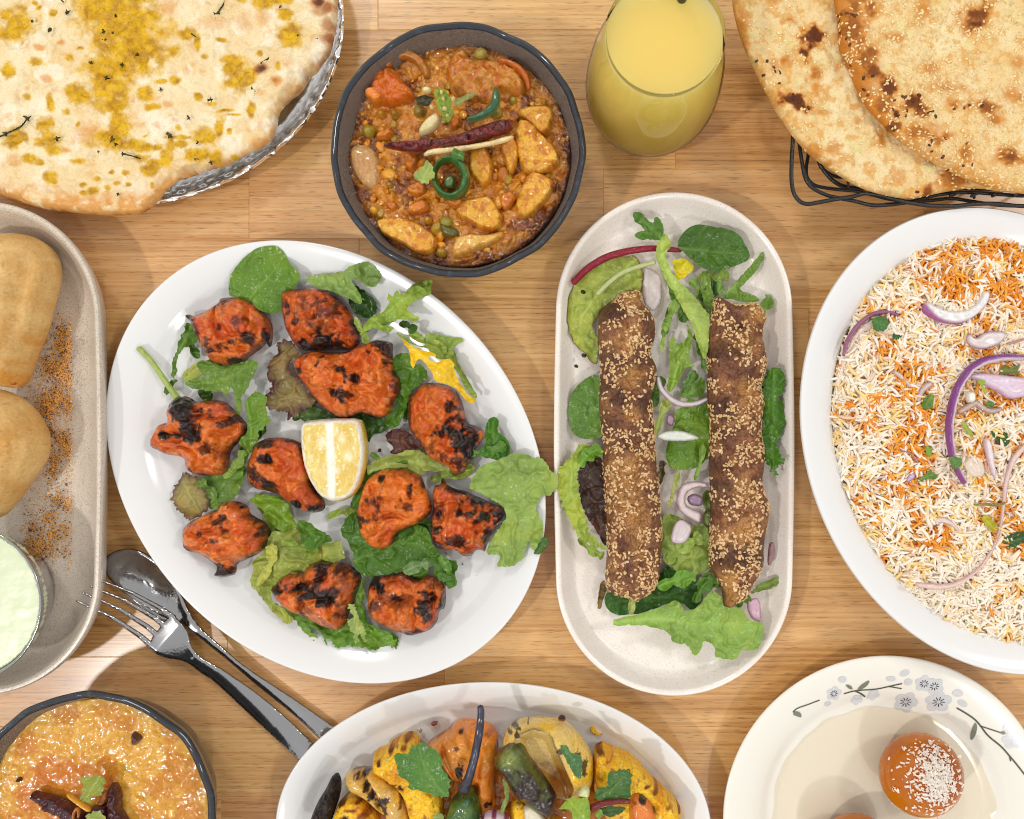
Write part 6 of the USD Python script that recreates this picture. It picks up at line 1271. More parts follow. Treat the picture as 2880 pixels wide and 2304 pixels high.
blob("green_chilli_slice", "flat dark green pepper strip folded below the flat potato chunk", "chilli", T2([(765, 1340), (810, 1370), (870, 1380), (895, 1420), (850, 1450), (780, 1430)]), ZC + .004, .003, .003, 10, lambda p, d, t: lerp(S(70, 70, 24), S(104, 98, 40), nz(p, 12, 9, 2)), M["skin"], h=3)
# small mashed bits between the chunks
mg = np.random.default_rng(91)
p3, n3_, x3 = surf(GB, 260, mg)
keep = np.hypot(x3[:, 0] - 1283, x3[:, 1] - 436) < 285
p3, n3_ = p3[keep], n3_[keep]
mv, mf = ellipsoid(1, .78, .6, 1)
v, f = scatter(p3 + n3_ * .0004, n3_ + mg.normal(0, .4, n3_.shape), mg.uniform(0, 6.28, len(p3)), mv, mf, mg.lognormal(-6.2, .5, len(p3)))
v = v + (noise(v * 700, 5)[:, None] - .5) * .0014
pal = np.array([S(226, 158, 44), S(206, 126, 28), S(178, 100, 22), S(170, 130, 36), S(232, 180, 84), S(214, 136, 32)])
mesh(GB["thing"], "vegetable_mash", v, f, M["sauce"], np.repeat(pal[mg.integers(0, 6, len(p3))], len(mv), 0), kind="stuff")
# garnish
dch = np.vstack([T2([(418, 882), (500, 864), (600, 858), (700, 850), (860, 828), (1000, 770), (1120, 735), (1215, 727), (1238, 760), (1190, 802), (1050, 852), (900, 892), (700, 926), (560, 922), (450, 902)])])


def dchc(p, d, t):
    n1, n2 = nz(p * [.5, 1.6], 12, 31, 3), nz(p, 6, 32, 2)
    c = lerp(S(72, 18, 20), S(104, 30, 30), np.clip((n1 - .5) * 3 + .5, 0, 1))
    c = lerp(c, S(160, 40, 36), step(n2, .62, .74) * .6)
    return lerp(c, S(150, 54, 20), step(p[:, 0], T2([(1170, 0)])[0, 0], T2([(1235, 0)])[0, 0]) * .6)


blob("dried_chilli", "long shrivelled dark red dried chilli across the potato curry", "chilli", dch, ZC + .013, .0055, .004, 15, dchc, M["skin"], h=2.6, ch=1, soft=1, bumps=[(.0022, 12, 33), (.0010, 5, 34)])
gj = S(232, 206, 146)
blob("ginger_strip", "pale ginger strip just under the dried chilli", "ginger", T2([(668, 932), (700, 903), (780, 893), (900, 883), (1060, 858), (1150, 832), (1212, 817), (1222, 842), (1150, 872), (1000, 902), (820, 932), (720, 938), (680, 952)]), ZC + .0145, .0018, .002, 6, lambda p, d, t: np.tile(gj, (len(p), 1)) * (.86 + .2 * nz(p * [1, 3], 18, 4, 2))[:, None], M["chunk"], h=2.8)
ring = shapely.Polygon(ell(*T2([(835, 1080)])[0], 56, 61, -.25, 60)).difference(shapely.Polygon(ell(*T2([(825, 1075)])[0], 33, 43, -.3, 60)))
blob("green_chilli_ring", "thick dark green chilli ring in the middle of the potato curry", "chilli", ring, ZC + .013, .0055, .008, 13, lambda p, d, t: lerp(S(44, 92, 38), S(88, 132, 60), np.clip((nz(p, 20, 7, 2) - .45) * 2.2, 0, 1)), M["skin"], h=2.8, ch=0, zadd=tilt_(*T2([(835, 1080)])[0], 4, -3))
a, ln = band(T2, [(740, 1010), (790, 970), (850, 970), (890, 1010), (900, 1080)], [3, 5, 6, 5, 3])
blob("green_chilli_pith", "darker inner wall inside the green chilli ring", "chilli", T2([(800, 1080), (840, 1060), (870, 1090), (860, 1150), (810, 1150), (790, 1120)]), ZC + .008, .004, .004, 8, lambda p, d, t: np.tile(S(90, 112, 60), (len(p), 1)), M["skin"], h=3)
corl("pale coriander leaf at the left of the green chilli ring", T2([(608, 1062), (625, 1040), (640, 1045), (645, 1015), (672, 1010), (690, 970), (712, 990), (732, 1012), (725, 1035), (742, 1052), (735, 1082), (705, 1095), (702, 1122), (680, 1112), (655, 1118), (650, 1098), (622, 1092)]), ZC + .020, S(140, 174, 104), seed=91)
corl("small coriander leaf tip on the upper rim of the green chilli ring", T2([(838, 930), (850, 912), (865, 900), (885, 915), (910, 920), (922, 942), (912, 975), (880, 965), (855, 972)]), ZC + .022, S(58, 112, 40), seed=92)
blob("green_chilli_slice", "curved glossy dark green chilli slice above the dried chilli", "chilli", T2([(930, 712), (1000, 690), (1050, 660), (1078, 620), (1088, 560), (1102, 518), (1130, 545), (1140, 590), (1136, 640), (1100, 690), (1040, 722), (980, 742), (935, 742)]), ZC + .014, .0035, .003, 10, lambda p, d, t: lerp(lerp(S(34, 74, 44), S(50, 100, 58), nz(p, 16, 2, 2)), S(120, 156, 100), np.exp(-d / 2.5) * .8), M["skin"], h=2.8)
blob("garlic_clove", "cream garlic clove under the green garnish in the curry", "garlic", T2([(638, 792), (690, 720), (760, 678), (784, 740), (740, 792), (680, 822), (650, 830)]), ZC + .012, .005, .005, 12, lambda p, d, t: lerp(S(232, 212, 166), S(206, 184, 120), nz(p, 10, 2, 2)), M["onion"], h=2.8)
corl("bright green coriander stem bunch above the garlic clove", T2([(735, 560), (760, 535), (800, 538), (822, 580), (850, 600), (840, 640), (855, 680), (820, 740), (790, 745), (780, 690), (750, 640)]), ZC + .018, S(124, 158, 60), seed=93, curl=.006)
corl("grey-green leaf pointing right from the coriander stem bunch", T2([(855, 600), (900, 590), (950, 565), (992, 552), (970, 595), (920, 615), (880, 660), (862, 640)]), ZC + .017, S(132, 146, 88), seed=94)
corl("dark leaf left of the coriander stem bunch", T2([(620, 590), (680, 575), (735, 590), (700, 640), (630, 638)]), ZC + .011, S(52, 50, 26), seed=95)
for i, (x, y, r) in enumerate([(690, 548, 30), (790, 600, 14), (850, 600, 16), (800, 660, 16), (720, 650, 16), (780, 560, 14), (815, 700, 12)]):
    c0 = T2([(x, y)])[0]
    blob("garlic_bit", "tiny chopped cream garlic bit among the curry's green garnish", "garlic", ell(*c0, r / 2.156, r / 2.8, i, 14), ZC + (.020 if i else .012), .0028, .002, 5, lambda p, d, t: np.tile(S(226, 206, 140), (len(p), 1)), M["onion"], h=2.5, ch=1, group="chopped garlic bits on the potato curry")

# ---------------------------------------------------------------- lentils
ZD = .0445
dal = ell(276, 2280, 316, 316, 0, 200)
def dalcol(p, d, t):
    n1, n2, n3 = nz(p, 60, 901, 3), nz(p, 18, 902, 3), nz(p, 5, 903, 2)
    c = lerp(S(206, 144, 36), S(222, 170, 72), np.clip((n2 - .5) * 2.4 + .5, 0, 1))
    c = lerp(c, S(190, 112, 20), step(n1, .50, .62) * .7)
    q = B2([(600, 1150)])[0]
    r = np.hypot((p[:, 0] - q[0]) / 1.25, p[:, 1] - q[1])
    oil = step(-r + (n2 - .5) * 260 + (n1 - .5) * 200, -130, -60)
    c = lerp(c, S(196, 100, 10), oil * .6)
    c = lerp(c, S(150, 92, 24), step(n3, .60, .72) * .35)
    return lerp(c, S(196, 160, 60), np.exp(-d / 12) * .6)
blob("lentil_dal", "yellow-orange lentil stew with oily patches filling the lower left bowl", "lentils", dal, ZD - .0004, .0004, .012, 6, dalcol, M["dal"], h=3.0, ch=0, soft=0, bumps=[(.0006, 46, 911), (.0004, 17, 912)])
def shriv(c0, c1, seed):
    return lambda p, d, t: lerp(lerp(c0, c1, np.clip((nz(p, 10, seed, 3) - .5) * 3 + .5, 0, 1)), S(130, 50, 60), step(nz(p, 5, seed + 1, 2), .64, .74) * .5)
for P, lb, sd in [([(308, 1170), (330, 1160), (370, 1182), (500, 1200), (620, 1258), (740, 1300), (832, 1400), (800, 1480), (650, 1430), (480, 1352), (400, 1282), (330, 1222)], "dark dried chilli lying left of the coriander in the lentils", 1), ([(1058, 1080), (1085, 1088), (1112, 1110), (1152, 1200), (1142, 1330), (1202, 1428), (1260, 1520), (1050, 1520), (1030, 1330), (1048, 1200)], "dark dried chilli standing upright right of the coriander in the lentils", 2), ([(858, 1312), (940, 1288), (1032, 1290), (1062, 1428), (1000, 1520), (880, 1430)], "dark chilli scrap joining the two dried chillies in the lentils", 3)]:
    blob("dried_chilli", lb, "chilli", B2(P), ZD + .006 - .001 * sd, .006, .005, 14, shriv(S(54, 20, 26), S(78, 30, 36), sd), M["skin"], h=2.8, ch=1, soft=1, bumps=[(.0022, 13, sd), (.0009, 5, sd + 5)])
blob("ginger_strip", "yellow ginger strip crossing the left chilli in the lentils", "ginger", B2([(628, 1180), (690, 1200), (780, 1270), (872, 1328), (850, 1372), (780, 1332), (700, 1272), (632, 1212)]), ZD + .012, .002, .002, 7, lambda p, d, t: np.tile(S(214, 150, 34), (len(p), 1)) * (.88 + .2 * nz(p, 12, 3, 2))[:, None], M["chunk"], h=2.8)
blob("onion_ring", "thin curled brown ginger shaving at the bottom of the lentils", "onion", band(B2, [(690, 1450), (698, 1370), (725, 1325), (748, 1350), (740, 1420)], [5, 7, 8, 7, 4])[0], ZD + .012, .002, .002, 4, lambda p, d, t: np.tile(S(190, 120, 60), (len(p), 1)), M["chunk"], h=2.4, ch=0)
blob("cardamom_pod", "dark wrinkled pod near the upper right of the lentils", "spice", B2([(1252, 640), (1272, 590), (1300, 600), (1345, 630), (1362, 660), (1320, 700), (1290, 728), (1255, 720), (1268, 680)]), ZD, .005, .004, 10, shriv(S(70, 40, 40), S(100, 66, 62), 9), M["skin"], h=2.6, bumps=[(.0014, 10, 3)])
blob("peppercorn", "single black peppercorn at the left of the lentils", "spice", ell(*B2([(190, 1048)])[0], 8, 7, 0, 20), ZD, .004, .003, 8, lambda p, d, t: np.tile(S(60, 36, 18), (len(p), 1)), M["skin"], h=2, ch=0)
blob("tomato_piece", "soft brown triangular tomato piece between the chillies in the lentils", "tomato", B2([(905, 1292), (960, 1200), (1040, 1120), (1056, 1180), (1020, 1302)]), ZD + .001, .004, .004, 12, lambda p, d, t: lerp(S(184, 112, 52), S(166, 92, 40), nz(p, 20, 4, 2)), M["sauce"], h=2.8)
corl("upper coriander leaf on the lentils", B2([(758, 1042), (790, 1030), (830, 1018), (850, 1030), (900, 1008), (930, 1025), (992, 1038), (1003, 1088), (975, 1110), (985, 1140), (960, 1180), (962, 1205), (920, 1212), (880, 1195), (868, 1230), (855, 1285), (800, 1262), (778, 1270), (765, 1215), (790, 1180), (765, 1150), (800, 1110)]), ZD + .012, S(132, 156, 74), seed=96, h=3.4, veins=22)
corl("lower coriander leaf on the lentils at the picture's bottom edge", B2([(808, 1402), (835, 1375), (862, 1382), (880, 1348), (920, 1355), (955, 1345), (975, 1380), (1012, 1400), (1005, 1440), (1020, 1500), (820, 1510), (825, 1450)]), ZD + .013, S(142, 168, 92), seed=97, h=3.4, veins=22)

# ---------------------------------------------------------------- paneer and charred vegetables
def pancol(seed, lst=None, conv=None, red=0):
    def f(p, d, t):
        n1, n2, n3, n4 = nz(p, 44, seed, 3), nz(p, 16, seed + 1, 3), nz(p, 6, seed + 2, 2), nz(p, 3, seed + 3, 2)
        c = lerp(S(240, 184, 8), S(250, 204, 60), np.clip((n2 - .5) * 2.6 + .5, 0, 1))
        c = lerp(c, S(222, 140, 14), step(n1, .53, .70) * .7)
        c = lerp(c, S(252, 226, 140), step(n3, .60, .72) * .5)
        c = lerp(c, S(150, 66, 18), step(n3 * .5 + n2 * .6, .64, .74) * .8)
        c = lerp(c, S(150, 80, 18), step(n4, .72, .80) * .4)
        if red:
            c = lerp(c, S(206, 92, 24), red)
        if lst is not None:
            b = spots(p, lst, conv, (n2 - .5) * 2 + (n3 - .5), .5)
            c = lerp(lerp(c, S(140, 60, 22), np.clip(b * 1.5, 0, 1) * .85), S(52, 26, 18), step(b, .6, .95))
        return lerp(c, S(196, 120, 16), np.exp(-d / 5) * .5)
    return f


PB_ = [(.0016, 30, 3), (.0009, 12, 4), (.0005, 5, 5)]
blob("paneer_piece", "yellow grilled paneer piece at the lower left, beside the black chilli", "paneer", B5([(612, 1090), (660, 980), (760, 915), (860, 920), (940, 980), (1000, 1080), (1062, 1200), (1000, 1380), (650, 1380), (605, 1220)]), .028, .014, .016, 30, pancol(1000, [(740, 1090, 50, 34), (690, 960, 60, 26), (820, 1000, 90, 18, .8), (920, 1040, 40, 30, .7), (870, 940, 70, 16, .9), (780, 1130, 60, 20, .8)], B5), M["paneer"], h=3, ex=.35, bumps=PB_)
blob("paneer_piece", "large yellow paneer slab under the big coriander leaf", "paneer", B5([(985, 512), (1052, 508), (1150, 430), (1250, 370), (1330, 353), (1422, 420), (1402, 520), (1600, 700), (1672, 1000), (1642, 1159), (1620, 1300), (1400, 1300), (1330, 1100), (1280, 900), (1180, 780), (1070, 712), (988, 662)]), .027, .017, .016, 34, pancol(1010, [(1180, 440, 34, 24), (1075, 545, 30, 24, .9), (1330, 365, 60, 14, .9), (1290, 780, 50, 34, 1), (1480, 1090, 60, 26, .8), (1210, 750, 30, 20, .9), (1300, 410, 24, 20, .7)], B5), M["paneer"], h=3, ex=.4, bumps=PB_)
blob("paneer_piece", "long yellow paneer slab along the right of the vegetable platter", "paneer", B6([(1038, 500), (1090, 468), (1140, 448), (1260, 510), (1360, 540), (1470, 620), (1570, 740), (1650, 820), (1742, 900), (1812, 970), (1872, 1040), (1862, 1159), (1850, 1350), (1300, 1350), (1050, 950), (1040, 700)]), .026, .016, .016, 36, pancol(1020, [(1075, 475, 60, 18), (1100, 690, 34, 26, .6), (1620, 820, 40, 24, .8), (1850, 1010, 24, 30), (1730, 1120, 60, 24, .8), (1800, 1085, 40, 20, .7), (1530, 770, 40, 12, .8), (1660, 1090, 40, 24, .7), (1730, 960, 34, 20, .6), (1210, 615, 24, 20, .5)], B6), M["paneer"], h=3, ex=.4, bumps=PB_)


def charcol(a, b, seed, lst, conv, stripes=None):
    def f(p, d, t):
        n1, n2, n3 = nz(p, 36, seed, 3), nz(p, 12, seed + 1, 3), nz(p, 5, seed + 2, 2)
        c = lerp(a, b, np.clip((n1 - .5) * 2.6 + .5, 0, 1))
        bb = spots(p, lst, conv, (n2 - .5) * 1.8 + (n3 - .5) * 1.0, .3)
        c = lerp(c, S(140, 74, 26), np.clip(bb * 1.5, 0, 1) * .8)
        c = lerp(c, S(44, 26, 18), step(bb, .5, .85))
        return lerp(c, S(60, 32, 18), np.exp(-d / 2.6) * step(n1, .5, .62) * .9)
    return f


blob("onion_petal", "yellow charred onion petal with a black streak, left of the large paneer slab", "onion", B5([(700, 740), (780, 678), (850, 668), (980, 680), (1080, 718), (1180, 790), (1272, 890), (1312, 1000), (1332, 1159), (1322, 1350), (1150, 1350), (1102, 1159), (1020, 1050), (920, 950), (830, 900), (760, 872)]), .031, .013, .012, 40, charcol(S(222, 170, 54), S(206, 166, 92), 1030, [(900, 700, 60, 34), (950, 790, 34, 50, 1), (1000, 860, 34, 44, 1), (1060, 940, 40, 60, 1), (1090, 900, 60, 30, .9), (1110, 1000, 40, 60, .9), (1180, 770, 60, 16, .8), (1260, 910, 20, 80, .7), (970, 910, 16, 16, .9)], B5), M["skin"], h=3, zadd=lambda p, d: -.006 * np.exp(-((along(p, B5([(880, 690), (1010, 850), (1120, 1159)]))[1]) / 8) ** 2))
blob("pepper_chunk", "big soft orange pepper piece behind the charred chilli stem", "pepper", B5([(1478, 432), (1600, 360), (1700, 290), (1780, 218), (1900, 222), (2000, 235), (2090, 270), (2160, 330), (2165, 560), (2125, 700), (2145, 900), (2160, 1000), (2050, 1105), (1980, 1085), (1940, 960), (1900, 800), (1750, 790), (1640, 640), (1560, 520)]), .027, .017, .016, 50, charcol(S(216, 112, 26), S(230, 150, 52), 1040, [(1820, 610, 34, 70), (1800, 660, 30, 30), (2080, 930, 40, 34, .9), (1820, 265, 24, 16, .8), (1800, 400, 30, 16, .7), (1640, 480, 30, 40, .4), (2090, 300, 60, 20, .5), (1990, 340, 20, 120, .4)], B5), M["chunk"], h=3, bumps=[(.0022, 40, 3), (.0008, 14, 4)], zadd=lambda p, d: -.005 * np.exp(-((along(p, B5([(1660, 420), (1700, 560), (1800, 760)]))[1]) / 8) ** 2) - .005 * np.exp(-((along(p, B5([(1900, 250), (1990, 500), (1960, 800)]))[1]) / 9) ** 2))
onw = B6([(172, 450), (188, 380), (212, 308), (270, 250), (370, 213), (540, 203), (700, 218), (780, 240), (880, 328), (982, 450), (1042, 580), (1044, 720), (1022, 850), (960, 905), (880, 945), (800, 960), (600, 900), (400, 800), (250, 640)])


def onc(p, d, t):
    n1, n2, n3 = nz(p, 44, 1051, 3), nz(p, 14, 1052, 3), nz(p, 5, 1053, 2)
    hol = shapely.Polygon(chaikin(B6([(300, 320), (380, 272), (480, 246), (560, 262), (645, 290), (692, 400), (780, 600), (862, 780), (800, 905), (650, 830), (420, 640), (300, 480)]), 2))
    inn = shapely.contains_xy(hol, p[:, 0], p[:, 1]); dh = shapely.distance(shapely.points(p), hol.exterior)
    c = lerp(S(238, 190, 44), S(230, 196, 112), np.clip((n1 - .5) * 3 + .5, 0, 1))
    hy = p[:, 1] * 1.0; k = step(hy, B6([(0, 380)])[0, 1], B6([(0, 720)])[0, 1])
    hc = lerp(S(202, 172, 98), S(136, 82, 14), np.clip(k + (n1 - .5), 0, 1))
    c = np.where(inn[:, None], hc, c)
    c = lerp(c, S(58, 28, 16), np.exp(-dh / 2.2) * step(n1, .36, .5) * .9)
    b = spots(p, [(300, 245, 90, 24), (330, 300, 30, 24), (880, 500, 40, 60), (950, 580, 30, 70), (740, 430, 40, 24, .8), (815, 470, 24, 30), (425, 225, 20, 14), (870, 560, 24, 24), (250, 290, 40, 20, .9), (590, 580, 60, 24, .6)], B6, (n2 - .5) * 2 + (n3 - .5), .3)
    return lerp(c, S(46, 26, 18), step(b, .45, .85) * .92)


blob("onion_bulb", "large charred onion shell with a translucent hollow, top of the vegetable platter", "onion", onw, .032, .017, .018, 60, onc, M["skin"], h=3, zadd=lambda p, d: -.009 * np.clip(shapely.distance(shapely.points(p), shapely.Polygon(B6([(300, 320), (480, 250), (645, 290), (780, 600), (862, 780), (800, 900), (420, 640)])).exterior) / 26, 0, 1) * shapely.contains_xy(shapely.Polygon(B6([(300, 320), (480, 250), (645, 290), (780, 600), (862, 780), (800, 900), (420, 640)])), p[:, 0], p[:, 1]))


def grp(p, d, t):
    n1, n2 = nz(p, 30, 1061, 3), nz(p, 9, 1062, 2)
    c = lerp(S(42, 26, 20), S(66, 74, 26), step(n1, .5, .66))
    u = (p - B6([(90, 600)])[0]) @ np.array([-.25, -.97])
    lip = np.exp(-(along(p, B6([(120, 600), (200, 520), (320, 430)]))[1] / 16) ** 2) * step(-along(p, B6([(120, 600), (200, 520), (320, 430)]))[0], -400, -20)
    q = p - B6([(230, 520)])[0]
    near = np.exp(-((q / [34, 26]) ** 2).sum(1))
    c = lerp(c, S(126, 138, 60), np.clip(near * 1.2, 0, 1))
    c = lerp(c, S(92, 98, 34), np.exp(-((along(p, B6([(400, 470), (450, 620), (580, 800)]))[1]) / 9) ** 2) * .9)
    return lerp(c, S(30, 20, 18), np.exp(-d / 4) * .7 + step(n2, .6, .75) * .4)


blob("green_pepper", "blackened glossy green pepper piece leaning on the onion shell", "pepper", B6([(88, 600), (130, 528), (200, 470), (270, 413), (350, 430), (400, 480), (432, 560), (502, 650), (602, 780), (702, 900), (692, 1000), (642, 1170), (600, 1110), (480, 1045), (350, 965), (270, 882), (198, 740), (108, 642)]), .044, .012, .012, 36, grp, M["skin"], h=3, bumps=[(.0016, 26, 6), (.0008, 9, 7)])


def chil(p, d, t):
    n1, n2 = nz(p, 24, 1071, 3), nz(p, 7, 1072, 2)
    c = lerp(S(40, 84, 36), S(84, 112, 50), np.clip((n1 - .5) * 2.6 + .5, 0, 1))
    return lerp(c, S(40, 52, 24), step(n2, .58, .72) * .5)


Tc = thing("grilled_chilli", (*un(B5([(1850, 1000)]), .03)[0, :2], .03), "glossy green grilled chilli with a long burnt black stem", "chilli")
v, f = tube(px3(B5([(1992, 88), (1998, 160), (1985, 300), (1962, 450), (1925, 620), (1880, 780), (1840, 860)]), np.array([.052, .052, .053, .054, .055, .054, .050])), np.array([.0018, .0021, .0024, .0025, .0026, .0030, .0040]), 12)
nv = noise(v * 400, 3)
mesh(Tc, "stem", v + (nv[:, None] - .5) * .0006, f, M["skin"], lerp(S(36, 34, 36), S(58, 62, 92), nv))
blob("chilli_body", None, None, B5([(1655, 1170), (1680, 1050), (1722, 960), (1800, 890), (1880, 848), (1942, 880), (1975, 960), (1995, 1080), (1998, 1200), (1960, 1420), (1680, 1420), (1640, 1280)]), .042, .014, .014, 38, chil, M["skin"], h=2.8, parent=Tc, bumps=[(.0012, 24, 3), (.0004, 7, 4)])


def blk(p, d, t):
    return lerp(S(26, 20, 18), S(58, 46, 38), np.clip((nz(p, 9, 1081, 3) - .5) * 3 + .4, 0, 1))


blob("charred_chilli", "blackened whole chilli at the far left of the vegetable platter", "chilli", B5([(380, 1170), (420, 1060), (470, 960), (530, 870), (570, 780), (592, 742), (632, 748), (667, 820), (662, 930), (622, 1060), (575, 1200), (540, 1330), (350, 1330)]), .030, .011, .012, 26, blk, M["kebab"], h=3, bumps=[(.0012, 16, 8), (.0006, 6, 9)])
corl("biggest coriander leaf, on the large paneer slab", B5([(1172, 560), (1188, 545), (1200, 532), (1250, 545), (1302, 542), (1325, 520), (1318, 500), (1342, 488), (1338, 455), (1372, 462), (1400, 458), (1415, 435), (1440, 428), (1462, 445), (1482, 448), (1490, 475), (1520, 478), (1540, 498), (1582, 505), (1590, 535), (1622, 560), (1620, 590), (1644, 622), (1622, 655), (1635, 690), (1692, 722), (1685, 750), (1722, 790), (1695, 815), (1712, 850), (1688, 885), (1695, 920), (1682, 965), (1645, 955), (1620, 975), (1592, 932), (1562, 965), (1540, 935), (1520, 902), (1485, 905), (1450, 892), (1400, 870), (1350, 888), (1310, 852), (1325, 815), (1292, 772), (1255, 770), (1222, 742), (1215, 705), (1195, 680), (1205, 648), (1185, 618)]), .0555, S(82, 136, 66), mid=B5([(1660, 950), (1480, 720), (1400, 470)]), seed=101, veins=40, h=4)
corl("thin bluish coriander leaf seen edge-on on the onion shell", B6([(718, 460), (760, 455), (800, 470), (812, 505), (832, 540), (880, 542), (922, 560), (942, 630), (930, 700), (917, 782), (860, 742), (820, 660), (780, 600)]), .056, S(68, 118, 76), seed=102, ch=1)
corl("square-toothed coriander leaf on the long paneer slab", B6([(1038, 940), (1060, 900), (1080, 858), (1160, 850), (1172, 790), (1180, 720), (1215, 715), (1250, 692), (1268, 702), (1290, 678), (1310, 700), (1332, 682), (1350, 708), (1372, 685), (1395, 690), (1392, 725), (1415, 745), (1395, 775), (1408, 805), (1392, 850), (1395, 940), (1352, 972), (1280, 965), (1200, 972), (1090, 982)]), .052, S(66, 112, 62), seed=103, mid=B6([(1080, 960), (1260, 840), (1370, 710)]), veins=30, h=3.6)
corl("bright green jagged leaf at the bottom of the vegetable platter", B6([(708, 1052), (750, 1010), (790, 968), (840, 945), (885, 950), (985, 940), (1002, 1000), (1015, 1100), (1005, 1230), (850, 1230), (842, 1150), (838, 1070), (780, 1062)]), .056, S(130, 172, 66), seed=104, h=3.6)
corl("dark leaf below the red stalk at the bottom of the vegetable platter", B6([(1098, 1060), (1200, 1030), (1280, 1035), (1352, 1040), (1330, 1075), (1300, 1102), (1200, 1142), (1122, 1112)]), .047, S(56, 96, 56), seed=105, h=3.6)
corl("tiny light green leaf tip left of the red stalk", B6([(1038, 1110), (1075, 1080), (1112, 1060), (1140, 1122), (1090, 1160)]), .050, S(118, 160, 66), seed=106)
corl("narrow grey-green leaf between the pepper pieces on the vegetable platter", B6([(150, 1085), (180, 1020), (202, 960), (195, 860), (178, 775), (205, 790), (232, 832), (245, 900), (242, 962), (202, 1082), (170, 1135)]), .050, S(110, 142, 78), seed=107)
corl("small grey-green leaf scrap left of the green chilli's body", B5([(1530, 1130), (1580, 1100), (1640, 1110), (1645, 1170), (1560, 1190)]), .050, S(126, 156, 96), seed=108)
v, f = tube(px3(B6([(1010, 1065), (1080, 1025), (1160, 1000), (1270, 990), (1385, 990)]), np.array([.052, .053, .054, .054, .053])), np.array([.0022, .0021, .0018, .0017, .0015]), 10)
mesh("/World", "red_stalk", v, f, M["leaf"], np.tile(S(128, 50, 50), (len(v), 1)), label="dark red leaf stalk on the vegetable platter", cat="stalk")
blob("cabbage_scrap", "whitish crumpled cabbage scrap above the bright green jagged leaf", "vegetable", B6([(878, 935), (910, 890), (945, 845), (985, 850), (1008, 880), (1000, 960), (940, 945)]), .055, .003, .003, 8, lambda p, d, t: lerp(S(216, 216, 172), S(196, 206, 140), nz(p, 10, 4, 2)), M["onion"], h=2.8)
blob("pepper_chunk", "small red-orange pepper chunk on the long paneer slab", "pepper", B6([(1388, 900), (1480, 888), (1600, 980), (1642, 1080), (1622, 1230), (1380, 1230), (1368, 1000)]), .040, .010, .010, 24, charcol(S(206, 92, 26), S(222, 126, 52), 1090, [(1510, 925, 40, 30), (1620, 1010, 24, 60, .8), (1420, 950, 40, 20, .6)], B6), M["chunk"], h=3)
blob("red_onion_piece", "purple and white red onion piece at the bottom edge of the vegetable platter", "onion", B6([(-20, 1115), (80, 1078), (180, 1088), (262, 1150), (262, 1330), (-20, 1330)]), .046, .006, .006, 16, onioncol(S(214, 190, 196), S(130, 60, 92), lambda p: step(np.sin(p[:, 0] / 5.5), .1, .6)), M["onion"], h=3)
blob("onion_petal", "translucent white onion petal at the bottom edge of the vegetable platter", "onion", B6([(365, 1045), (420, 1012), (470, 1008), (562, 1080), (600, 1240), (400, 1240)]), .047, .005, .005, 14, onioncol(S(226, 212, 186), S(200, 160, 92)), M["onion"], h=3)
blob("paneer_piece", "small dark yellow paneer corner between the onion pieces at the bottom edge", "paneer", B6([(250, 980), (360, 955), (480, 1020), (620, 1120), (760, 1180), (760, 1340), (250, 1340)]), .038, .008, .012, 24, pancol(1100), M["paneer"], h=3.4)
for P, c, lb in [([(1522, 250), (1545, 228), (1590, 232), (1580, 262), (1545, 280), (1520, 268)], S(130, 52, 52), "red dried chilli flake on the vegetable platter's upper rim"), ([(1408, 320), (1425, 298), (1445, 315), (1430, 345), (1412, 338)], S(178, 130, 60), "small brown crumb left of the red flake"),]:
    blob("crumb", lb, "crumb", B5(P), .0135, .002, .0015, 4, lambda p, d, t: np.tile(c, (len(p), 1)), M["chunk"], h=2, ch=0)
blob("crumb", "yellow paneer crumb on the platter right of the onion shell", "crumb", B6([(1008, 288), (1030, 268), (1055, 272), (1062, 310), (1085, 338), (1132, 352), (1090, 362), (1040, 350), (1012, 330)]), .0125, .003, .002, 5, lambda p, d, t: np.tile(S(230, 178, 36), (len(p), 1)), M["paneer"], h=2, ch=0)
blob("crumb", "brown charred nub at the top edge of the onion shell", "crumb", B6([(700, 215), (715, 182), (745, 172), (778, 190), (780, 225), (740, 232)]), .036, .004, .004, 8, lambda p, d, t: lerp(S(150, 80, 30), S(70, 36, 18), step(-p[:, 1], -B6([(0, 200)])[0, 1] - 3, -B6([(0, 200)])[0, 1] + 3)), M["kebab"], h=2, ch=1)
# stuff filling the middle of the heap so that the pieces rest on something
blob("vegetable_masala", "dark orange masala under the paneer and vegetables", "sauce", ell(1400, 2420, 470, 300, .02, 120), .010, .022, .002, 120, lambda p, d, t: lerp(S(120, 54, 14), S(200, 120, 20), nz(p, 30, 5, 3)), M["sauce"], h=7, ch=0, bumps=[(.002, 40, 5)])

# ---------------------------------------------------------------- syrup balls
def sball(px, py, r, label, seed):
    zc = .0083 + .0215
    R = r * (H - zc) / FOC
    c = un(np.array([[px, py]]), zc)[0]
    m = trimesh.creation.icosphere(5); v = np.array(m.vertices)
    v = v * (1 + .012 * (noise(v * 1.6 + seed, 3) - .5)[:, None])
    c_ = lerp(S(198, 112, 8), S(170, 84, 8), np.clip(noise(v * 1.4 + 9 + seed, 5) * 1.6 - .3, 0, 1))
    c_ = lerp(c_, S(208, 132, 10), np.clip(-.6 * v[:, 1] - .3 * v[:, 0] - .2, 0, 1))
    v[:, 2] *= .0215 / R
    pr = mesh("/World", "syrup_ball", v * R + c, m.faces, M["ball"], c_, label=label, cat="dessert")
    return c, R, pr


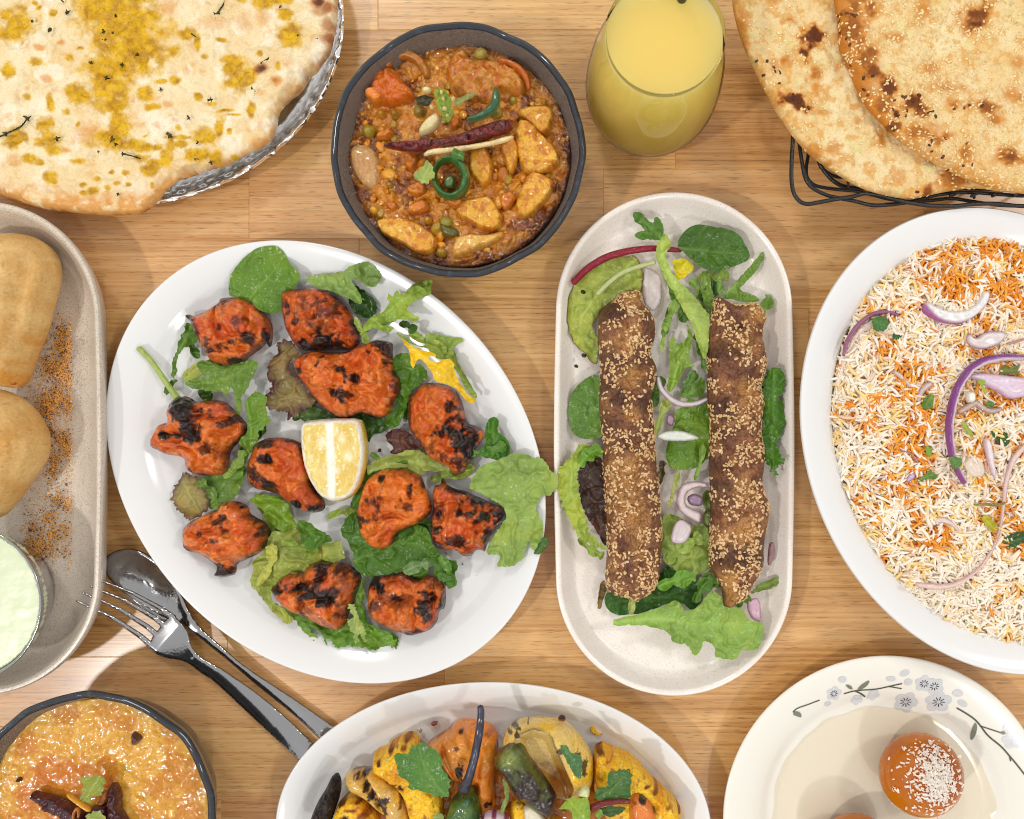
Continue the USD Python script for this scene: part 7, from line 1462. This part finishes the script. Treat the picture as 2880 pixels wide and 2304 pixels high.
c, R, pb = sball(2590, 2179, 114, "glossy amber syrup ball topped with white coconut shreds", 1)
c2, R2_, pb2 = sball(2412, 2409, 114, "second amber syrup ball, only its top showing at the bottom edge", 4)
cg = np.random.default_rng(31)
sh_v, sh_f = trimesh.creation.box((.0026, .0009, .0004)).vertices + np.array([[0, .0004 * (k % 2), .0003 * (k % 3)] for k in range(8)]), trimesh.creation.box((.0026, .0009, .0004)).faces


def shreds(cx, cy, sx, sy, k, minn=.0):
    q = np.stack([cg.normal(cx, sx, k), cg.normal(cy, sy, k)], 1)
    w = un(q, .045); d = w[:, :2] - c[:2]; rr = np.hypot(*d.T) / R
    ok = rr < .96; d, rr = d[ok], rr[ok]
    zz = c[2] + .0215 * np.sqrt(1 - rr ** 2); n = np.stack([d[:, 0] / R, d[:, 1] / R, np.sqrt(1 - rr ** 2)], 1)
    return np.stack([c[0] + d[:, 0], c[1] + d[:, 1], zz], 1), n


a1, n1 = shreds(*B4([(1530, 880)])[0], 27, 38, 620)
a2, n2 = shreds(*B4([(1500, 860)])[0], 48, 58, 210)
pp, nn = np.vstack([a1, a2]), np.vstack([n1, n2])
v, f = scatter(pp + nn * cg.uniform(.0002, .0016, len(pp))[:, None], nn + cg.normal(0, .35, nn.shape), cg.uniform(0, 6.28, len(pp)), np.array(sh_v), np.array(sh_f), cg.uniform(.3, 1.15, len(pp)))
mesh("/World", "coconut_shreds", v, f, M["onion"], np.tile(S(250, 238, 224), (len(v), 1)), smooth=False, label="white coconut shreds heaped on the syrup ball", cat="coconut", kind="stuff")
syr = np.vstack([ell(2500, 2310, 318, 306, 0, 70)])
pts, tri, isb, d = region(chaikin(syr + (noise(np.c_[syr / 60, np.zeros(len(syr))], 4)[:, None] - .5) * 26, 1), 8)
zt = np.maximum(.0098, fl_des(pts) + .0007) + .0004 * np.clip(d / 30, 0, 1) + .0002 * nz(pts, 30, 6, 2)
v, f, _ = twosided(pts, tri, isb, np.where(isb, fl_des(pts) + .0005, zt), fl_des(pts) + .0004, .021)
mesh("/World", "sugar_syrup", v, f, M["syrup"], None, True, label="thin amber syrup pool around the balls on the round plate", cat="syrup")

# ---------------------------------------------------------------- pastries, spice powder and dip on the tray
def pastry(seed, oil):
    def f(p, d, t):
        n1, n2, n3 = nz(p, 60, seed, 3), nz(p, 16, seed + 1, 3), nz(p, 5, seed + 2, 2)
        c = lerp(S(222, 184, 120), S(206, 158, 90), np.clip((n1 - .5) * 2.4 + .5, 0, 1))
        c = lerp(c, S(222, 186, 124), step(n2, .54, .70) * .6)
        c = lerp(c, S(176, 112, 44), step(n3 * .5 + n2 * .5, .60, .72) * .5)
        return lerp(c, S(206, 136, 40), spots(p, oil, L1, (n1 - .5) * 1.5, .7) * .75)
    return f


blob("samosa", "upper tan fried pastry on the taupe tray, triangular with a narrow lower end", "pastry", L1([(-330, 330), (0, 308), (150, 308), (270, 328), (370, 370), (450, 440), (502, 540), (512, 640), (502, 760), (462, 900), (412, 1100), (372, 1230), (312, 1370), (262, 1500), (212, 1650), (150, 1702), (0, 1682), (-300, 1640)]), .030, .024, .021, 90, pastry(1200, [(40, 520, 90, 110), (-20, 420, 80, 60, .8), (150, 1590, 90, 80), (210, 1480, 60, 60, .8), (330, 1290, 30, 40, .8), (80, 700, 100, 40, .4)]), M["pastry"], h=4, soft=22, bumps=[(.0034, 60, 3), (.0018, 24, 4)], ch=1, zadd=lambda p, d: .0 * np.exp(-(along(p, L1([(-60, 420), (250, 640), (200, 1100), (120, 1640)]))[1] / 40) ** 2) - .004 * np.exp(-(along(p, L1([(420, 560), (330, 900), (230, 1400)]))[1] / 10) ** 2))
blob("samosa", "lower tan fried pastry on the taupe tray, rounder, above the dip cup", "pastry", L2([(-200, 40), (0, 43), (100, 78), (200, 140), (290, 230), (352, 320), (402, 440), (412, 560), (392, 680), (322, 790), (232, 920), (150, 1040), (60, 1150), (0, 1202), (-200, 1260)]), .030, .024, .021, 95, pastry(1230, [(0, 2000, 60, 160), (150, 2200, 100, 100, .5)]), M["pastry"], h=4, soft=22, bumps=[(.0034, 60, 6), (.0018, 24, 7)], ch=2, zadd=lambda p, d: .0 * np.exp(-(along(p, L2([(40, 80), (230, 480), (120, 980)]))[1] / 40) ** 2) - .003 * np.exp(-(along(p, L2([(330, 420), (300, 640), (180, 900)]))[1] / 9) ** 2))
blob("crumb", "browned crumbly fold between the two pastries", "crumb", L1([(-40, 1600), (60, 1575), (130, 1590), (150, 1680), (60, 1660), (-40, 1670)]), .034, .004, .006, 10, lambda p, d, t: lerp(S(196, 120, 60), S(150, 80, 40), nz(p, 8, 4, 2)), M["kebab"], h=3, bumps=[(.002, 10, 3)])
pg = np.random.default_rng(55)
ctr = np.vstack([L1([(560, 1200), (540, 1320), (650, 1340), (590, 1420), (540, 1520), (450, 1540), (580, 1600), (400, 1460)]), L2([(500, 130), (400, 170), (620, 190), (430, 240), (420, 420), (560, 480), (600, 560), (470, 690), (470, 780), (590, 620), (510, 1030), (600, 1080), (420, 1210), (290, 1300), (470, 1350), (350, 1420), (590, 1300), (340, 1520), (440, 1480), (260, 1430), (600, 1490), (250, 1540)])])
wt = np.array([1.2, 1, .9, 1, 1.2, .9, 1, .5, 2.2, 1.6, 1, 1.4, 1, 1, .9, .9, .7, .6, .6, .6, .7, .8, .8, 1.0, .5, 1, .5, .4, .3, .6])
ii = pg.choice(len(ctr), 12500, p=wt / wt.sum()); q = ctr[ii] + pg.normal(0, 1, (12500, 2)) * pg.choice([8, 18, 40], 12500, p=[.34, .38, .28])[:, None]
q = q[(q[:, 0] > 55) & (q[:, 0] < 226)]
w3 = un(q, .0092 + .0, .0092); w3[:, 2] = fl_tray(q) + .0005
tv, tf = ellipsoid(1, .8, .32, 0)
sz = pg.lognormal(-8.05, .40, len(q))
v, f = scatter(w3, np.tile([0, 0, 1.0], (len(q), 1)) + pg.normal(0, .2, (len(q), 3)), pg.uniform(0, 6.28, len(q)), tv, tf, sz)
pc = np.where((pg.random(len(q)) < .72)[:, None], lerp(S(234, 176, 88), S(214, 142, 60), pg.random(len(q))), lerp(S(130, 84, 56), S(80, 54, 44), pg.random(len(q))))
mesh("/World", "spice_powder", v, f, M["seed"], np.repeat(pc, len(tv), 0), label="orange-brown spice powder sprinkled on the taupe tray", cat="spice", kind="stuff")

cx, cy, rc = -103.6, 1698, 222.6
Tcup = un(np.array([[cx, cy]]), .047)[0]; rw = rc * (H - .047) / FOC
v, f = lathe([(1e-5, .0095), (rw * .62, .0095), (rw * .70, .0105), (rw * .84, .026), (rw * .96, .044), (rw * .985, .0465), (rw, .0472), (rw * 1.0, .0480), (rw * .985, .0482), (rw * .965, .0472), (rw * .945, .044), (rw * .82, .026), (rw * .68, .0118), (1e-5, .0112)])
mesh("/World", "sauce_cup", v + [Tcup[0], Tcup[1], 0], f, M["steel"], label="small steel cup of pale green dip at the left edge", cat="cup")
zdip = .0445
pts, tri, isb, d = region(ell(cx, cy, rc * .945, rc * .945, 0, 120), 6)
zt = zdip + .0006 * (nz(pts, 40, 6, 3) - .5)
v, f, _ = closed(pts, tri, isb, zt, np.full(len(pts), .036), .047)
mesh("/World", "mint_dip", v, f, M["yoghurt"], None, True, label="pale green mint yoghurt dip in the steel cup", cat="dip")
